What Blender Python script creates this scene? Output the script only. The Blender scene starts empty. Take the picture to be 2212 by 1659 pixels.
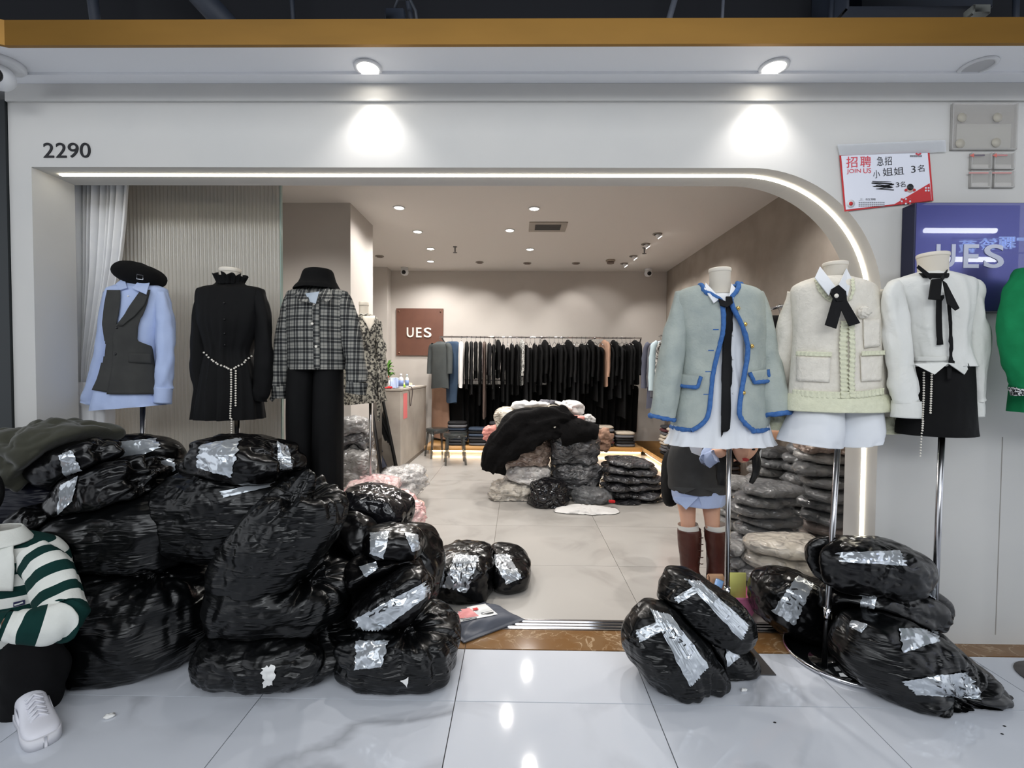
import bpy, math, random
import numpy as np
from mathutils import Vector, Matrix
from mathutils.bvhtree import BVHTree

S = bpy.context.scene
COL = S.collection
rnd = random.Random(7)
R_ = math.radians

# ------------------------------------------------------------------ camera, world, lights, exposure
F = 1000.0
CW, CH = 2212.0, 1659.0
CAM_H = 1.36
cam_d = bpy.data.cameras.new('camera')
cam = bpy.data.objects.new('camera', cam_d)
COL.objects.link(cam)
CR = Matrix.Rotation(R_(0.745), 3, 'Z') @ Matrix.Rotation(R_(90 - 1.575), 3, 'X') @ Matrix.Rotation(R_(0.4), 3, 'Z')
cam.matrix_world = Matrix.Translation((0, 0, CAM_H)) @ CR.to_4x4()
cam_d.sensor_width = 36.0
cam_d.lens = F / CW * 36.0
cam_d.clip_start = 0.02
S.camera = cam
S.view_settings.view_transform = 'Standard'
S.view_settings.look = 'None'
S.view_settings.gamma = 1.0
S.view_settings.use_curve_mapping = False
S.view_settings.exposure = 0.10

w = bpy.data.worlds.new('world')
S.world = w
w.use_nodes = True
w.node_tree.nodes['Background'].inputs[0].default_value = (0.90, 0.94, 1.0, 1)
w.node_tree.nodes['Background'].inputs[1].default_value = 1.22


def area(name, loc, size, energy, col, rot=(0, 0, 0)):
    l = bpy.data.lights.new(name, 'AREA')
    l.shape = 'RECTANGLE'
    l.size, l.size_y = size
    l.energy = energy
    l.color = col
    o = bpy.data.objects.new(name, l)
    o.location = loc
    o.rotation_euler = rot
    COL.objects.link(o)
    return o


def spot(name, loc, target, energy, col, ang=70, blend=.6, rad=.04):
    l = bpy.data.lights.new(name, 'SPOT')
    l.energy = energy
    l.color = col
    l.spot_size = R_(ang)
    l.spot_blend = blend
    l.shadow_soft_size = rad
    o = bpy.data.objects.new(name, l)
    o.location = loc
    o.rotation_euler = (Vector(target) - Vector(loc)).to_track_quat('-Z', 'Y').to_euler()
    COL.objects.link(o)
    return o


area('mall_ceiling_light', (-0.2, -0.6, 3.7), (5.5, 1.6), 50, (0.92, 0.96, 1.0), (R_(22), 0, 0))
area('mall_ceiling_light_far', (0.0, -3.6, 3.7), (7.0, 1.2), 165, (0.92, 0.96, 1.0), (R_(38), 0, 0))
WARM = (1.0, 0.965, 0.92)


ORD = 'first second third fourth fifth sixth seventh eighth ninth tenth eleventh twelfth thirteenth fourteenth fifteenth sixteenth seventeenth eighteenth nineteenth twentieth'.split()
ORD += ['twenty-' + k for k in ORD[:9]] + ['thirtieth'] + ['thirty-' + k for k in ORD[:9]] + ['fortieth'] + ['forty-' + k for k in ORD[:9]] + ['fiftieth']


# ------------------------------------------------------------------ helpers
def npc(v):
    return np.array(v, dtype=float)


CRn = np.array(CR)
CAMP = np.array([0, 0, CAM_H])


def ray(px, py):
    d = np.stack([(np.asarray(px, float) - CW / 2) / F, -(np.asarray(py, float) - CH / 2) / F, -np.ones_like(np.asarray(px, float))], -1)
    return d @ CRn.T


def P(px, py, Y):
    """world point at depth Y that the photograph shows at pixel px, py"""
    d = ray(px, py)
    return CAMP + d * (np.asarray(Y, float) / d[..., 1])[..., None]


def srgb(*c):
    o = []
    for v in c:
        v = v / 255.0
        o.append(v / 12.92 if v <= .04045 else ((v + .055) / 1.055) ** 2.4)
    return tuple(o) + (1.0,)


def _h(ix, iy, iz):
    h = (ix * 374761393 + iy * 668265263 + iz * 2147483647) & 0xffffffff
    h = ((h ^ (h >> 13)) * 1274126177) & 0xffffffff
    h = h ^ (h >> 16)
    return (h & 0xffff) / 32767.5 - 1.0


def vnoise(p):
    p = np.asarray(p, float)
    i = np.floor(p).astype(np.int64)
    f = p - i
    u = f * f * f * (f * (f * 6 - 15) + 10)
    r = 0
    for a in (0, 1):
        for b in (0, 1):
            for c in (0, 1):
                wgt = (u[..., 0] if a else 1 - u[..., 0]) * (u[..., 1] if b else 1 - u[..., 1]) * (u[..., 2] if c else 1 - u[..., 2])
                r = r + wgt * _h(i[..., 0] + a, i[..., 1] + b, i[..., 2] + c)
    return r


def fbm(p, o=3):
    r, a = 0, 1.0
    for k in range(o):
        r = r + a * vnoise(p)
        p = p * 2.03 + 11.3
        a *= .5
    return r


ORG = {}


def tag(o, label=None, cat=None, group=None, kind=None):
    if label: o['label'] = label
    if cat: o['category'] = cat
    if group: o['group'] = group
    if kind: o['kind'] = kind
    return o


def thing(name, base, label, cat, group=None, kind=None):
    o = bpy.data.objects.new(name, None)
    o.empty_display_size = .05
    o.location = tuple(base)
    COL.objects.link(o)
    ORG[o.name] = npc(base)
    return tag(o, label, cat, group, kind)


def mk(name, V, faces, mat, parent=None, label=None, cat=None, group=None, kind=None, smooth=True, mi=None, solid=0, base=None):
    """link world-space geometry as ONE mesh object"""
    V = np.asarray(V, float).reshape(-1, 3)
    lo, hi = V.min(0), V.max(0)
    if base is not None:
        org = npc(base)
    elif parent is None:
        org = np.array([(lo[0] + hi[0]) / 2, (lo[1] + hi[1]) / 2, lo[2]])
    else:
        org = (lo + hi) / 2
    me = bpy.data.meshes.new(name)
    me.from_pydata((V - org).tolist(), [], [tuple(int(k) for k in f) for f in faces])
    me.update()
    mats = mat if isinstance(mat, (list, tuple)) else [mat]
    for m in mats:
        me.materials.append(m)
    if mi is not None:
        me.polygons.foreach_set('material_index', np.asarray(mi, dtype=np.int32))
    if smooth:
        me.polygons.foreach_set('use_smooth', [True] * len(me.polygons))
    o = bpy.data.objects.new(name, me)
    COL.objects.link(o)
    if parent is not None:
        o.parent = parent
        o.location = tuple(org - ORG[parent.name])
    else:
        o.location = tuple(org)
    ORG[o.name] = org
    if solid:
        md = o.modifiers.new('solid', 'SOLIDIFY')
        md.thickness = solid
        md.offset = 0
    return tag(o, label, cat, group, kind)


def copy_obj(o, parent=None, loc=None, rot=None, mat=None):
    c = o.copy()
    COL.objects.link(c)
    if parent is not None:
        c.parent = parent
    if loc is not None: c.location = tuple(loc)
    if rot is not None: c.rotation_euler = rot
    ORG[c.name] = npc(c.location)
    if mat is not None:
        c.material_slots[0].link = 'OBJECT'
        c.material_slots[0].material = mat
    return c


class MB:
    """collects simple shapes into one mesh"""
    def __init__(s):
        s.v, s.f, s.n = [], [], 0

    def add(s, V, Fc):
        V = np.asarray(V, float).reshape(-1, 3)
        s.f += [tuple(k + s.n for k in f) for f in Fc]
        s.v.append(V)
        s.n += len(V)
        return s

    def box(s, lo, hi, bev=0.0):
        x0, y0, z0 = lo
        x1, y1, z1 = hi
        b = min(bev, (x1 - x0) * .45, (y1 - y0) * .45, (z1 - z0) * .45)
        if b <= 0:
            V = [(x, y, z) for z in (z0, z1) for y in (y0, y1) for x in (x0, x1)]
            Fc = [(0, 2, 3, 1), (4, 5, 7, 6), (0, 1, 5, 4), (2, 6, 7, 3), (0, 4, 6, 2), (1, 3, 7, 5)]
            return s.add(V, Fc)
        V, idx = [], {}
        for cx in (0, 1):
            for cy in (0, 1):
                for cz in (0, 1):
                    p = [x1 if cx else x0, y1 if cy else y0, z1 if cz else z0]
                    sg = [-1 if cx else 1, -1 if cy else 1, -1 if cz else 1]
                    for ax in range(3):
                        q = [p[k] + (0 if k == ax else sg[k] * b) for k in range(3)]
                        idx[(cx, cy, cz, ax)] = len(V)
                        V.append(q)
        Fc = []
        def q4(l): Fc.append(tuple(l))
        for ax in range(3):
            o = [k for k in range(3) if k != ax]
            for sd in (0, 1):
                l = []
                for a, c in ((0, 0), (1, 0), (1, 1), (0, 1)):
                    k = [0, 0, 0]
                    k[ax] = sd; k[o[0]] = a; k[o[1]] = c
                    l.append(idx[(k[0], k[1], k[2], ax)])
                q4(l)
            for a in (0, 1):
                for c in (0, 1):
                    k0 = [0, 0, 0]; k1 = [0, 0, 0]
                    k0[o[0]] = k1[o[0]] = a; k0[o[1]] = k1[o[1]] = c
                    k0[ax] = 0; k1[ax] = 1
                    q4([idx[tuple(k0) + (o[0],)], idx[tuple(k1) + (o[0],)], idx[tuple(k1) + (o[1],)], idx[tuple(k0) + (o[1],)]])
        for cx in (0, 1):
            for cy in (0, 1):
                for cz in (0, 1):
                    Fc.append((idx[(cx, cy, cz, 0)], idx[(cx, cy, cz, 1)], idx[(cx, cy, cz, 2)]))
        return s.add(V, Fc)

    def cyl(s, p0, p1, r0, r1=None, n=16, cap=True):
        r1 = r0 if r1 is None else r1
        V = sweep_pts(np.array([p0, p1], float), [r0, r1], n)
        Fc = gridf(2, n, True)
        if cap:
            Fc = Fc + [tuple(range(n - 1, -1, -1)), tuple(range(n, 2 * n))]
        return s.add(V, Fc)

    def lathe(s, c, prof, n=24):
        """prof: (r, z) up the axis"""
        a = np.linspace(0, 2 * np.pi, n, endpoint=False)
        V = []
        for r, z in prof:
            V.append(np.stack([c[0] + r * np.cos(a), c[1] + r * np.sin(a), np.full(n, c[2] + z)], -1))
        Fc = gridf(len(prof), n, True) + [tuple(range(n - 1, -1, -1)), tuple(range((len(prof) - 1) * n, len(prof) * n))]
        return s.add(np.concatenate(V), Fc)

    def tube(s, path, r, n=8, cap=True, closed=False):
        path = np.asarray(path, float)
        V = sweep_pts(path, r, n, closed)
        m = len(path)
        Fc = gridf(m, n, True)
        if closed:
            Fc = Fc + [((m - 1) * n + j, (m - 1) * n + (j + 1) % n, (j + 1) % n, j) for j in range(n)]
        elif cap:
            Fc = Fc + [tuple(range(n - 1, -1, -1)), tuple(range((m - 1) * n, m * n))]
        return s.add(V, Fc)

    def V(s):
        return np.concatenate(s.v)

    def mk(s, name, mat, parent=None, **k):
        return mk(name, s.V(), s.f, mat, parent, **k)


def gridf(m, n, closed=False):
    Fc = []
    for i in range(m - 1):
        for j in range(n if closed else n - 1):
            k = (j + 1) % n
            Fc.append((i * n + j, i * n + k, (i + 1) * n + k, (i + 1) * n + j))
    return Fc


def sweep_pts(path, r, n=8, closed=False, flat=None):
    """rings round a path; r scalar or list; flat=(rx, ry) ratio lists"""
    m = len(path)
    r = np.broadcast_to(np.asarray(r, float), (m,))
    T = np.gradient(path, axis=0)
    if closed:
        T = np.roll(path, -1, 0) - np.roll(path, 1, 0)
    T /= np.linalg.norm(T, axis=1, keepdims=True) + 1e-12
    ref = np.array([0, 0, 1.0]) if abs(T[0][2]) < .9 else np.array([1.0, 0, 0])
    u = np.cross(T[0], ref); u /= np.linalg.norm(u)
    a = np.linspace(0, 2 * np.pi, n, endpoint=False)
    out = []
    for i in range(m):
        u = u - T[i] * np.dot(u, T[i]); u /= np.linalg.norm(u) + 1e-12
        v = np.cross(T[i], u)
        out.append(path[i] + r[i] * (np.cos(a)[:, None] * u + np.sin(a)[:, None] * v))
    return np.concatenate(out)


def crom(K, m):
    """Catmull-Rom resample of rows K to m rows"""
    K = np.asarray(K, float)
    n = len(K)
    t = np.linspace(0, n - 1, m)
    i = np.clip(np.floor(t).astype(int), 0, n - 2)
    f = (t - i)[:, None]
    p0, p1, p2, p3 = K[np.clip(i - 1, 0, n - 1)], K[i], K[i + 1], K[np.clip(i + 2, 0, n - 1)]
    return .5 * (2 * p1 + (p2 - p0) * f + (2 * p0 - 5 * p1 + 4 * p2 - p3) * f ** 2 + (3 * p1 - p0 - 3 * p2 + p3) * f ** 3)


def loft(rows, Z, n=56, m=40, fold=(0, 0, 3), seed=0, opening=None, sq=2.0, zs=2.0, taper=1.0):
    """cloth body; rows (py, xl, xr, depth, y offset[, py right]) in photo pixels at depth Z; opening rows (left px, right px)"""
    K = [(r[0], r[1], r[2], r[3], r[4] if len(r) > 4 else 0, r[5] if len(r) > 5 else r[0]) for r in rows]
    if opening is not None:
        K = [k + tuple(o) for k, o in zip(K, opening)]
    K = crom(K, m)
    V = np.zeros((m, n, 3))
    for i, k in enumerate(K):
        pl, pr = P(k[1], k[0], Z), P(k[2], k[5], Z)
        cx, rx = (pl[0] + pr[0]) / 2, abs(pr[0] - pl[0]) / 2
        zc, dz = (pl[2] + pr[2]) / 2, (pr[2] - pl[2]) / 2
        if opening is not None:
            xo_l, xo_r = P(k[6], k[0], Z - k[3] * .95)[0], P(k[7], k[0], Z - k[3] * .95)[0]
            a0 = math.asin(max(-.98, min(.98, (xo_r - cx) / rx)))
            a1 = 2 * math.pi + math.asin(max(-.98, min(.98, (xo_l - cx) / rx)))
            th = np.linspace(a0, a1, n)
        else:
            th = np.linspace(0, 2 * np.pi, n, endpoint=False)
        s, c = np.sin(th), np.cos(th)
        t = i / (m - 1)
        amp = fold[0] + (fold[1] - fold[0]) * t ** taper
        fn = amp * (vnoise(np.stack([s * fold[2] + seed, c * fold[2], np.full(n, t * zs)], -1)) + .4 * vnoise(np.stack([s * fold[2] * 2.3 + seed, c * fold[2] * 2.3, np.full(n, t * zs * 3)], -1)))
        ex = 2.0 / sq
        V[i, :, 0] = cx + (rx + fn * .6) * np.sign(s) * np.abs(s) ** ex
        V[i, :, 1] = Z + k[4] - (k[3] + fn) * np.sign(c) * np.abs(c) ** ex
        V[i, :, 2] = zc + dz * s
    return V


def sleeve(pts, Z, n=24, m=30, fold=.006, seed=0, ry=.85, k=2.5):
    """tube of cloth through photo pixels; pts (px, py, width px, y offset)"""
    K = crom(pts, m)
    C = np.array([P(q[0], q[1], Z + q[3]) for q in K])
    wd = K[:, 2] * (Z + K[:, 3]) / F / 2
    T = np.gradient(C, axis=0)
    T /= np.linalg.norm(T, axis=1, keepdims=True)
    a = np.linspace(0, 2 * np.pi, n, endpoint=False)
    V = np.zeros((m, n, 3))
    for i in range(m):
        v = np.array([0, -1.0, 0])
        v = v - T[i] * v.dot(T[i]); v /= np.linalg.norm(v)
        u = np.cross(T[i], v); u /= np.linalg.norm(u)
        t = i / (m - 1)
        fn = fold * (vnoise(np.stack([np.cos(a) * 1.5 + seed, np.sin(a) * 1.5, np.full(n, t * 6)], -1)) + .6 * vnoise(np.stack([np.cos(a) * k + seed, np.sin(a) * k, np.full(n, t * 13)], -1)))
        V[i] = C[i] + ((wd[i] + fn) * np.cos(a))[:, None] * u + ((wd[i] * ry + fn) * np.sin(a))[:, None] * v
    return V


def grid(name, V, mat, parent=None, closed=True, cap=(0, 0), **k):
    m, n = V.shape[:2]
    Fc = gridf(m, n, closed)
    W = V.reshape(-1, 3)
    mi = k.pop('rowmat', None)
    if mi is not None:
        q = n if closed else n - 1
        mi = [mi[i] for i in range(m - 1) for _ in range(q)]
    if cap[0]: Fc.append(tuple(range(n))); mi = mi + [mi[0]] if mi else mi
    if cap[1]: Fc.append(tuple(range(m * n - 1, (m - 1) * n - 1, -1))); mi = mi + [mi[-1]] if mi else mi
    return mk(name, W, Fc, mat, parent, mi=mi, **k)


def bvh_of(objs):
    Vs, Fs, n = [], [], 0
    for o in objs:
        org = ORG[o.name]
        vs = np.zeros(len(o.data.vertices) * 3)
        o.data.vertices.foreach_get('co', vs)
        Vs.append(vs.reshape(-1, 3) + org)
        Fs += [tuple(k + n for k in p.vertices) for p in o.data.polygons]
        n += len(Vs[-1])
    return BVHTree.FromPolygons(np.concatenate(Vs).tolist(), Fs)


def cast(bvh, px, py, off):
    d = Vector(ray(px, py).tolist()).normalized()
    h, nrm, i, dist = bvh.ray_cast(Vector(CAMP.tolist()), d)
    if h is None: return None
    if nrm.dot(d) > 0: nrm = -nrm
    return np.array(h + nrm * off)


def patch(name, bvh, quad, mat, parent, nu=14, nv=8, off=.003, jag=0.0, seed=0, wob=0.0, **k):
    """a sheet lying on a surface; quad = four photo pixels TL TR BR BL"""
    q = np.array(quad, float)
    V, ok, idx = [], {}, {}
    r = random.Random(seed)
    for i in range(nv + 1):
        for j in range(nu + 1):
            u, v = j / nu, i / nv
            if jag and (j in (0, nu)): u += r.uniform(-jag, jag)
            if jag and (i in (0, nv)): v += r.uniform(-jag, jag) * .35
            p = (1 - v) * ((1 - u) * q[0] + u * q[1]) + v * ((1 - u) * q[3] + u * q[2])
            h = cast(bvh, p[0], p[1], off + (r.uniform(0, wob) if wob else 0))
            if h is not None:
                idx[(i, j)] = len(V)
                V.append(h)
    Fc = []
    for i in range(nv):
        for j in range(nu):
            l = [(i, j), (i, j + 1), (i + 1, j + 1), (i + 1, j)]
            if all(t in idx for t in l):
                pts = [V[idx[t]] for t in l]
                ys = [p[1] for p in pts]
                if max(ys) - min(ys) < .09:
                    Fc.append(tuple(idx[t] for t in l))
    if not Fc: return None
    return mk(name, V, Fc, mat, parent, **k)


def ribbon(bvh, pts, wpx, off=.004, step=4):
    """verts, faces of a thin stroke lying on a surface along photo pixels"""
    pts = np.array(pts, float)
    out = []
    for a, b in zip(pts[:-1], pts[1:]):
        n = max(1, int(np.linalg.norm(b - a) / step))
        out += [a + (b - a) * t / n for t in range(n)]
    out.append(pts[-1])
    out = np.array(out)
    T = np.gradient(out, axis=0)
    T /= np.linalg.norm(T, axis=1, keepdims=True) + 1e-9
    N = np.stack([-T[:, 1], T[:, 0]], -1) * wpx / 2
    V, Fc, prev = [], [], None
    for p, nn in zip(out, N):
        a, b = cast(bvh, *(p + nn), off), cast(bvh, *(p - nn), off)
        if a is None or b is None:
            prev = None
            continue
        V += [a, b]
        if prev is not None and np.linalg.norm(V[prev] - a) < .08:
            Fc.append((prev, prev + 1, len(V) - 1, len(V) - 2))
        prev = len(V) - 2
    return np.array(V), Fc


def strokes(name, bvh, lines, wpx, mat, parent, off=.004, **k):
    mb = MB()
    for l in lines:
        V, Fc = ribbon(bvh, l, wpx, off)
        if len(Fc): mb.add(V, Fc)
    if mb.n == 0: return None
    return mb.mk(name, mat, parent, **k)


_tc = {}


def text_geo(txt, ext=.0, bold=0.0, spacing=1.0):
    key = (txt, ext, bold, spacing)
    if key in _tc: return _tc[key]
    cu = bpy.data.curves.new('t', 'FONT')
    cu.body = txt
    cu.extrude = ext
    cu.offset = bold
    cu.space_character = spacing
    cu.resolution_u = 6
    o = bpy.data.objects.new('t', cu)
    COL.objects.link(o)
    dg = bpy.context.evaluated_depsgraph_get()
    dg.update()
    me = bpy.data.meshes.new_from_object(o.evaluated_get(dg))
    V = np.array([v.co[:] for v in me.vertices])
    Fc = [tuple(p.vertices) for p in me.polygons]
    bpy.data.objects.remove(o)
    bpy.data.curves.remove(cu)
    bpy.data.meshes.remove(me)
    _tc[key] = (V, Fc)
    return V, Fc


def text_on(txt, x0, x1, z0, z1, y, ext=.0, bold=0.0, flip=False, spacing=1.0, shear=0, rot=0):
    """text fitted in a rectangle of a wall at depth y, facing -Y (or +Y when flip)"""
    V, Fc = text_geo(txt, 1.0 if ext else 0.0, bold, spacing)
    lo, hi = V.min(0), V.max(0)
    u = (V - lo) / np.where(hi - lo > 1e-6, hi - lo, 1)
    W = np.zeros_like(V)
    s = -1 if flip else 1
    W[:, 0] = (x0 + u[:, 0] * (x1 - x0)) if not flip else (x1 - u[:, 0] * (x1 - x0))
    W[:, 2] = z0 + u[:, 1] * (z1 - z0)
    W[:, 0] += shear * (W[:, 2] - z0)
    W[:, 1] = y - s * (u[:, 2] * ext if ext else 0)
    if rot:
        c = np.array([(x0 + x1) / 2, 0, (z0 + z1) / 2])
        d = W - c
        W[:, 0] = c[0] + d[:, 0] * math.cos(rot) - d[:, 2] * math.sin(rot)
        W[:, 2] = c[2] + d[:, 0] * math.sin(rot) + d[:, 2] * math.cos(rot)
    return W, Fc


# ------------------------------------------------------------------ materials
MATS = {}


def M(name, col, rough=.6, metal=0.0, spec=.5, coat=0.0, var=None, bump=None, emit=None, trans=0.0, alpha=1.0, sheen=0.0, coat_rough=.08, ior=1.45):
    """principled; var=(scale, second colour, contrast); bump=(scale xyz, distance, strength, ridged)"""
    if name in MATS: return MATS[name]
    m = bpy.data.materials.new(name)
    m.use_nodes = True
    nt = m.node_tree
    b = nt.nodes['Principled BSDF']
    I = b.inputs
    I['Base Color'].default_value = col
    I['Roughness'].default_value = rough
    I['Metallic'].default_value = metal
    I['Specular IOR Level'].default_value = spec
    I['Coat Weight'].default_value = coat
    I['Coat Roughness'].default_value = coat_rough
    I['IOR'].default_value = ior
    I['Transmission Weight'].default_value = trans
    I['Alpha'].default_value = alpha
    if sheen:
        I['Sheen Weight'].default_value = sheen
    tc = nt.nodes.new('ShaderNodeTexCoord')
    if var:
        nz = nt.nodes.new('ShaderNodeTexNoise')
        nz.inputs['Detail'].default_value = 5
        mp = nt.nodes.new('ShaderNodeMapping')
        sc = var[0]
        mp.inputs['Scale'].default_value = sc if isinstance(sc, tuple) else (sc, sc, sc)
        nz.inputs['Scale'].default_value = 1
        nt.links.new(tc.outputs['Object'], mp.inputs[0])
        nt.links.new(mp.outputs[0], nz.inputs['Vector'])
        rp = nt.nodes.new('ShaderNodeValToRGB')
        k = var[2] if len(var) > 2 else .15
        rp.color_ramp.elements[0].position = .5 - k
        rp.color_ramp.elements[1].position = .5 + k
        rp.color_ramp.elements[0].color = col
        rp.color_ramp.elements[1].color = var[1]
        nt.links.new(nz.outputs['Fac'], rp.inputs[0])
        nt.links.new(rp.outputs[0], I['Base Color'])
    if bump:
        sc, dist, st = bump[:3]
        nz = nt.nodes.new('ShaderNodeTexNoise')
        if len(bump) > 3 and bump[3]:
            nz.noise_type = 'RIDGED_MULTIFRACTAL'
        nz.inputs['Detail'].default_value = 4
        nz.inputs['Distortion'].default_value = .4
        mp = nt.nodes.new('ShaderNodeMapping')
        mp.inputs['Scale'].default_value = sc if isinstance(sc, tuple) else (sc, sc, sc)
        nz.inputs['Scale'].default_value = 1
        nt.links.new(tc.outputs['Object'], mp.inputs[0])
        nt.links.new(mp.outputs[0], nz.inputs['Vector'])
        bp = nt.nodes.new('ShaderNodeBump')
        bp.inputs['Strength'].default_value = st
        bp.inputs['Distance'].default_value = dist
        nt.links.new(nz.outputs['Fac'], bp.inputs['Height'])
        nt.links.new(bp.outputs[0], I['Normal'])
        if coat: nt.links.new(bp.outputs[0], I['Coat Normal'])
    if emit:
        I['Emission Color'].default_value = emit[0]
        I['Emission Strength'].default_value = emit[1]
    MATS[name] = m
    return m


def thin(name, col, fac, rough=.1, bump=None, spec=.5):
    """a thin clear sheet: part straight through, part glossy"""
    m = M(name, col, rough=rough, spec=spec, bump=bump)
    nt = m.node_tree
    b = nt.nodes['Principled BSDF']
    out = nt.nodes['Material Output']
    t = nt.nodes.new('ShaderNodeBsdfTransparent')
    mx = nt.nodes.new('ShaderNodeMixShader')
    mx.inputs[0].default_value = fac
    nt.links.new(t.outputs[0], mx.inputs[1])
    nt.links.new(b.outputs[0], mx.inputs[2])
    nt.links.new(mx.outputs[0], out.inputs['Surface'])
    return m

def tile_mat(name, base, vein, vein_w, rough, scale=1.3, dist=1.6, cloud=None):
    m = bpy.data.materials.new(name)
    m.use_nodes = True
    nt = m.node_tree
    b = nt.nodes['Principled BSDF']
    b.inputs['Roughness'].default_value = rough
    tc = nt.nodes.new('ShaderNodeTexCoord')
    oi = nt.nodes.new('ShaderNodeObjectInfo')
    mul = nt.nodes.new('ShaderNodeVectorMath'); mul.operation = 'MULTIPLY_ADD'
    mul.inputs[1].default_value = (37, 53, 91)
    nt.links.new(oi.outputs['Random'], mul.inputs[0])
    nt.links.new(tc.outputs['Object'], mul.inputs[2])
    nz = nt.nodes.new('ShaderNodeTexNoise')
    nz.inputs['Scale'].default_value = scale
    nz.inputs['Detail'].default_value = 5
    nz.inputs['Distortion'].default_value = dist
    nt.links.new(mul.outputs[0], nz.inputs['Vector'])
    sb = nt.nodes.new('ShaderNodeMath'); sb.operation = 'SUBTRACT'; sb.inputs[1].default_value = .5
    ab = nt.nodes.new('ShaderNodeMath'); ab.operation = 'ABSOLUTE'
    nt.links.new(nz.outputs['Fac'], sb.inputs[0]); nt.links.new(sb.outputs[0], ab.inputs[0])
    rp = nt.nodes.new('ShaderNodeValToRGB')
    rp.color_ramp.elements[0].position = 0.0
    rp.color_ramp.elements[1].position = vein_w
    rp.color_ramp.elements[0].color = vein
    rp.color_ramp.elements[1].color = base
    nt.links.new(ab.outputs[0], rp.inputs[0])
    n2 = nt.nodes.new('ShaderNodeTexNoise')
    n2.inputs['Scale'].default_value = scale * .8
    nt.links.new(mul.outputs[0], n2.inputs['Vector'])
    r2 = nt.nodes.new('ShaderNodeValToRGB')
    r2.color_ramp.elements[0].position = .42; r2.color_ramp.elements[1].position = .62
    nt.links.new(n2.outputs['Fac'], r2.inputs[0])
    mx = nt.nodes.new('ShaderNodeMix'); mx.data_type = 'RGBA'
    nt.links.new(r2.outputs[0], mx.inputs['Factor'])
    mx.inputs['A'].default_value = cloud or base
    nt.links.new(rp.outputs[0], mx.inputs['B'])
    nt.links.new(mx.outputs['Result'], b.inputs['Base Color'])
    MATS[name] = m
    return m


marble = tile_mat('white_marble', srgb(204, 208, 216), srgb(156, 159, 166), .045, .05, .8, 1.3, srgb(206, 210, 218))
brown = tile_mat('brown_marble', srgb(128, 98, 66), srgb(182, 158, 128), .025, .12, 9, 1.4, srgb(122, 88, 52))
beige_tile = tile_mat('grey_tile', srgb(174, 170, 165), srgb(162, 158, 153), .10, .20, 2.2, .7, srgb(178, 174, 169))
grout = M('grout', srgb(70, 70, 72), .8)
grout2 = M('shop_grout', srgb(120, 114, 106), .8)
facade_m = M('facade_plaster', srgb(198, 197, 194), .75, var=(2.5, srgb(204, 202, 198), .2), bump=(9, .004, .22))
soffit_m = M('soffit_paint', srgb(238, 239, 242), .6)
wall_m = M('shop_wall', srgb(194, 188, 182), .8, var=(3, srgb(190, 184, 178), .2))
dark_wall_m = M('shop_wall_textured', srgb(158, 148, 138), .85, var=(3.5, srgb(140, 131, 122), .2), bump=(14, .004, .3))
ceil_m = M('shop_ceiling', srgb(216, 211, 206), .8)
gold_m = M('gold_band', srgb(150, 110, 46), .42, metal=.5, var=((1.2, 1.2, 5), srgb(134, 98, 40), .2))
black_ceil = M('black_ceiling', srgb(17, 19, 26), .8)
duct_m = M('dark_duct', srgb(40, 46, 58), .6)
led_m = M('led_strip', srgb(255, 250, 235), .5, emit=((1.0, 0.93, .76, 1), 9.0))
led_warm = M('platform_led', srgb(255, 230, 190), .5, emit=((1.0, 0.80, .52, 1), 9.0))
lamp_m = M('lamp_glow', srgb(255, 250, 240), .5, emit=((1.0, 0.95, .86, 1), 18.0))
white_m = M('white_plastic', srgb(225, 226, 228), .4)
black_m = M('black_plastic', srgb(14, 14, 16), .35)
steel = M('brushed_steel', srgb(178, 178, 180), .22, metal=1.0)
chrome = M('chrome', srgb(215, 215, 218), .07, metal=1.0)
dark_steel = M('dark_steel', srgb(110, 108, 108), .38, metal=1.0)


def struct(name, V, Fc, mat, label, cat, smooth=False, **k):
    return mk(name, V, Fc, mat, None, label=label, cat=cat, kind='structure', smooth=smooth, **k)


def sbox(name, lo, hi, mat, label, cat, bev=0):
    mb = MB().box(lo, hi, bev)
    return struct(name, mb.V(), mb.f, mat, label, cat)


WY, WB = 2.33, 2.557          # face and back of the shop front
# ---- floors
fl = sbox('floor', (-7.6, -8.3, -.08), (7.6, 2.225, -.006), grout, 'white veined marble tile floor of the mall corridor', 'floor')
PT = .81
proto = None
for iy in range(5):
    y1 = 1.868 + .81 - iy * PT
    for ix in range(-9, 10):
        x0 = -.25 + ix * PT
        ya, yb = y1 - PT + .002, min(y1, 2.225) - .002
        if iy == 0:
            o = MB().box((x0 + .002, ya, -.006), (x0 + PT - .002, yb, 0)).mk('floor_tile', marble, fl, smooth=False)
        elif proto is None:
            proto = o = MB().box((x0 + .002, ya, -.006), (x0 + PT - .002, yb, 0)).mk('floor_tile', marble, fl, smooth=False)
        else:
            o = copy_obj(proto, fl, npc([x0 + PT / 2, (ya + yb) / 2, -.003]) - ORG['floor'])
f2 = sbox('floor.001', (-3.3, 2.222, -.08), (3.3, 8.6, -.006), grout2, 'large grey stone tile floor inside the shop', 'floor')
for ix in range(-4, 4):
    x0 = -.25 + ix * PT
    MB().box((x0 + .0015, 2.229, -.006), (x0 + PT - .0015, 2.40, .001)).mk('threshold_tile', brown, f2, smooth=False, label='brown marble threshold strip tile')
proto = None
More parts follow.
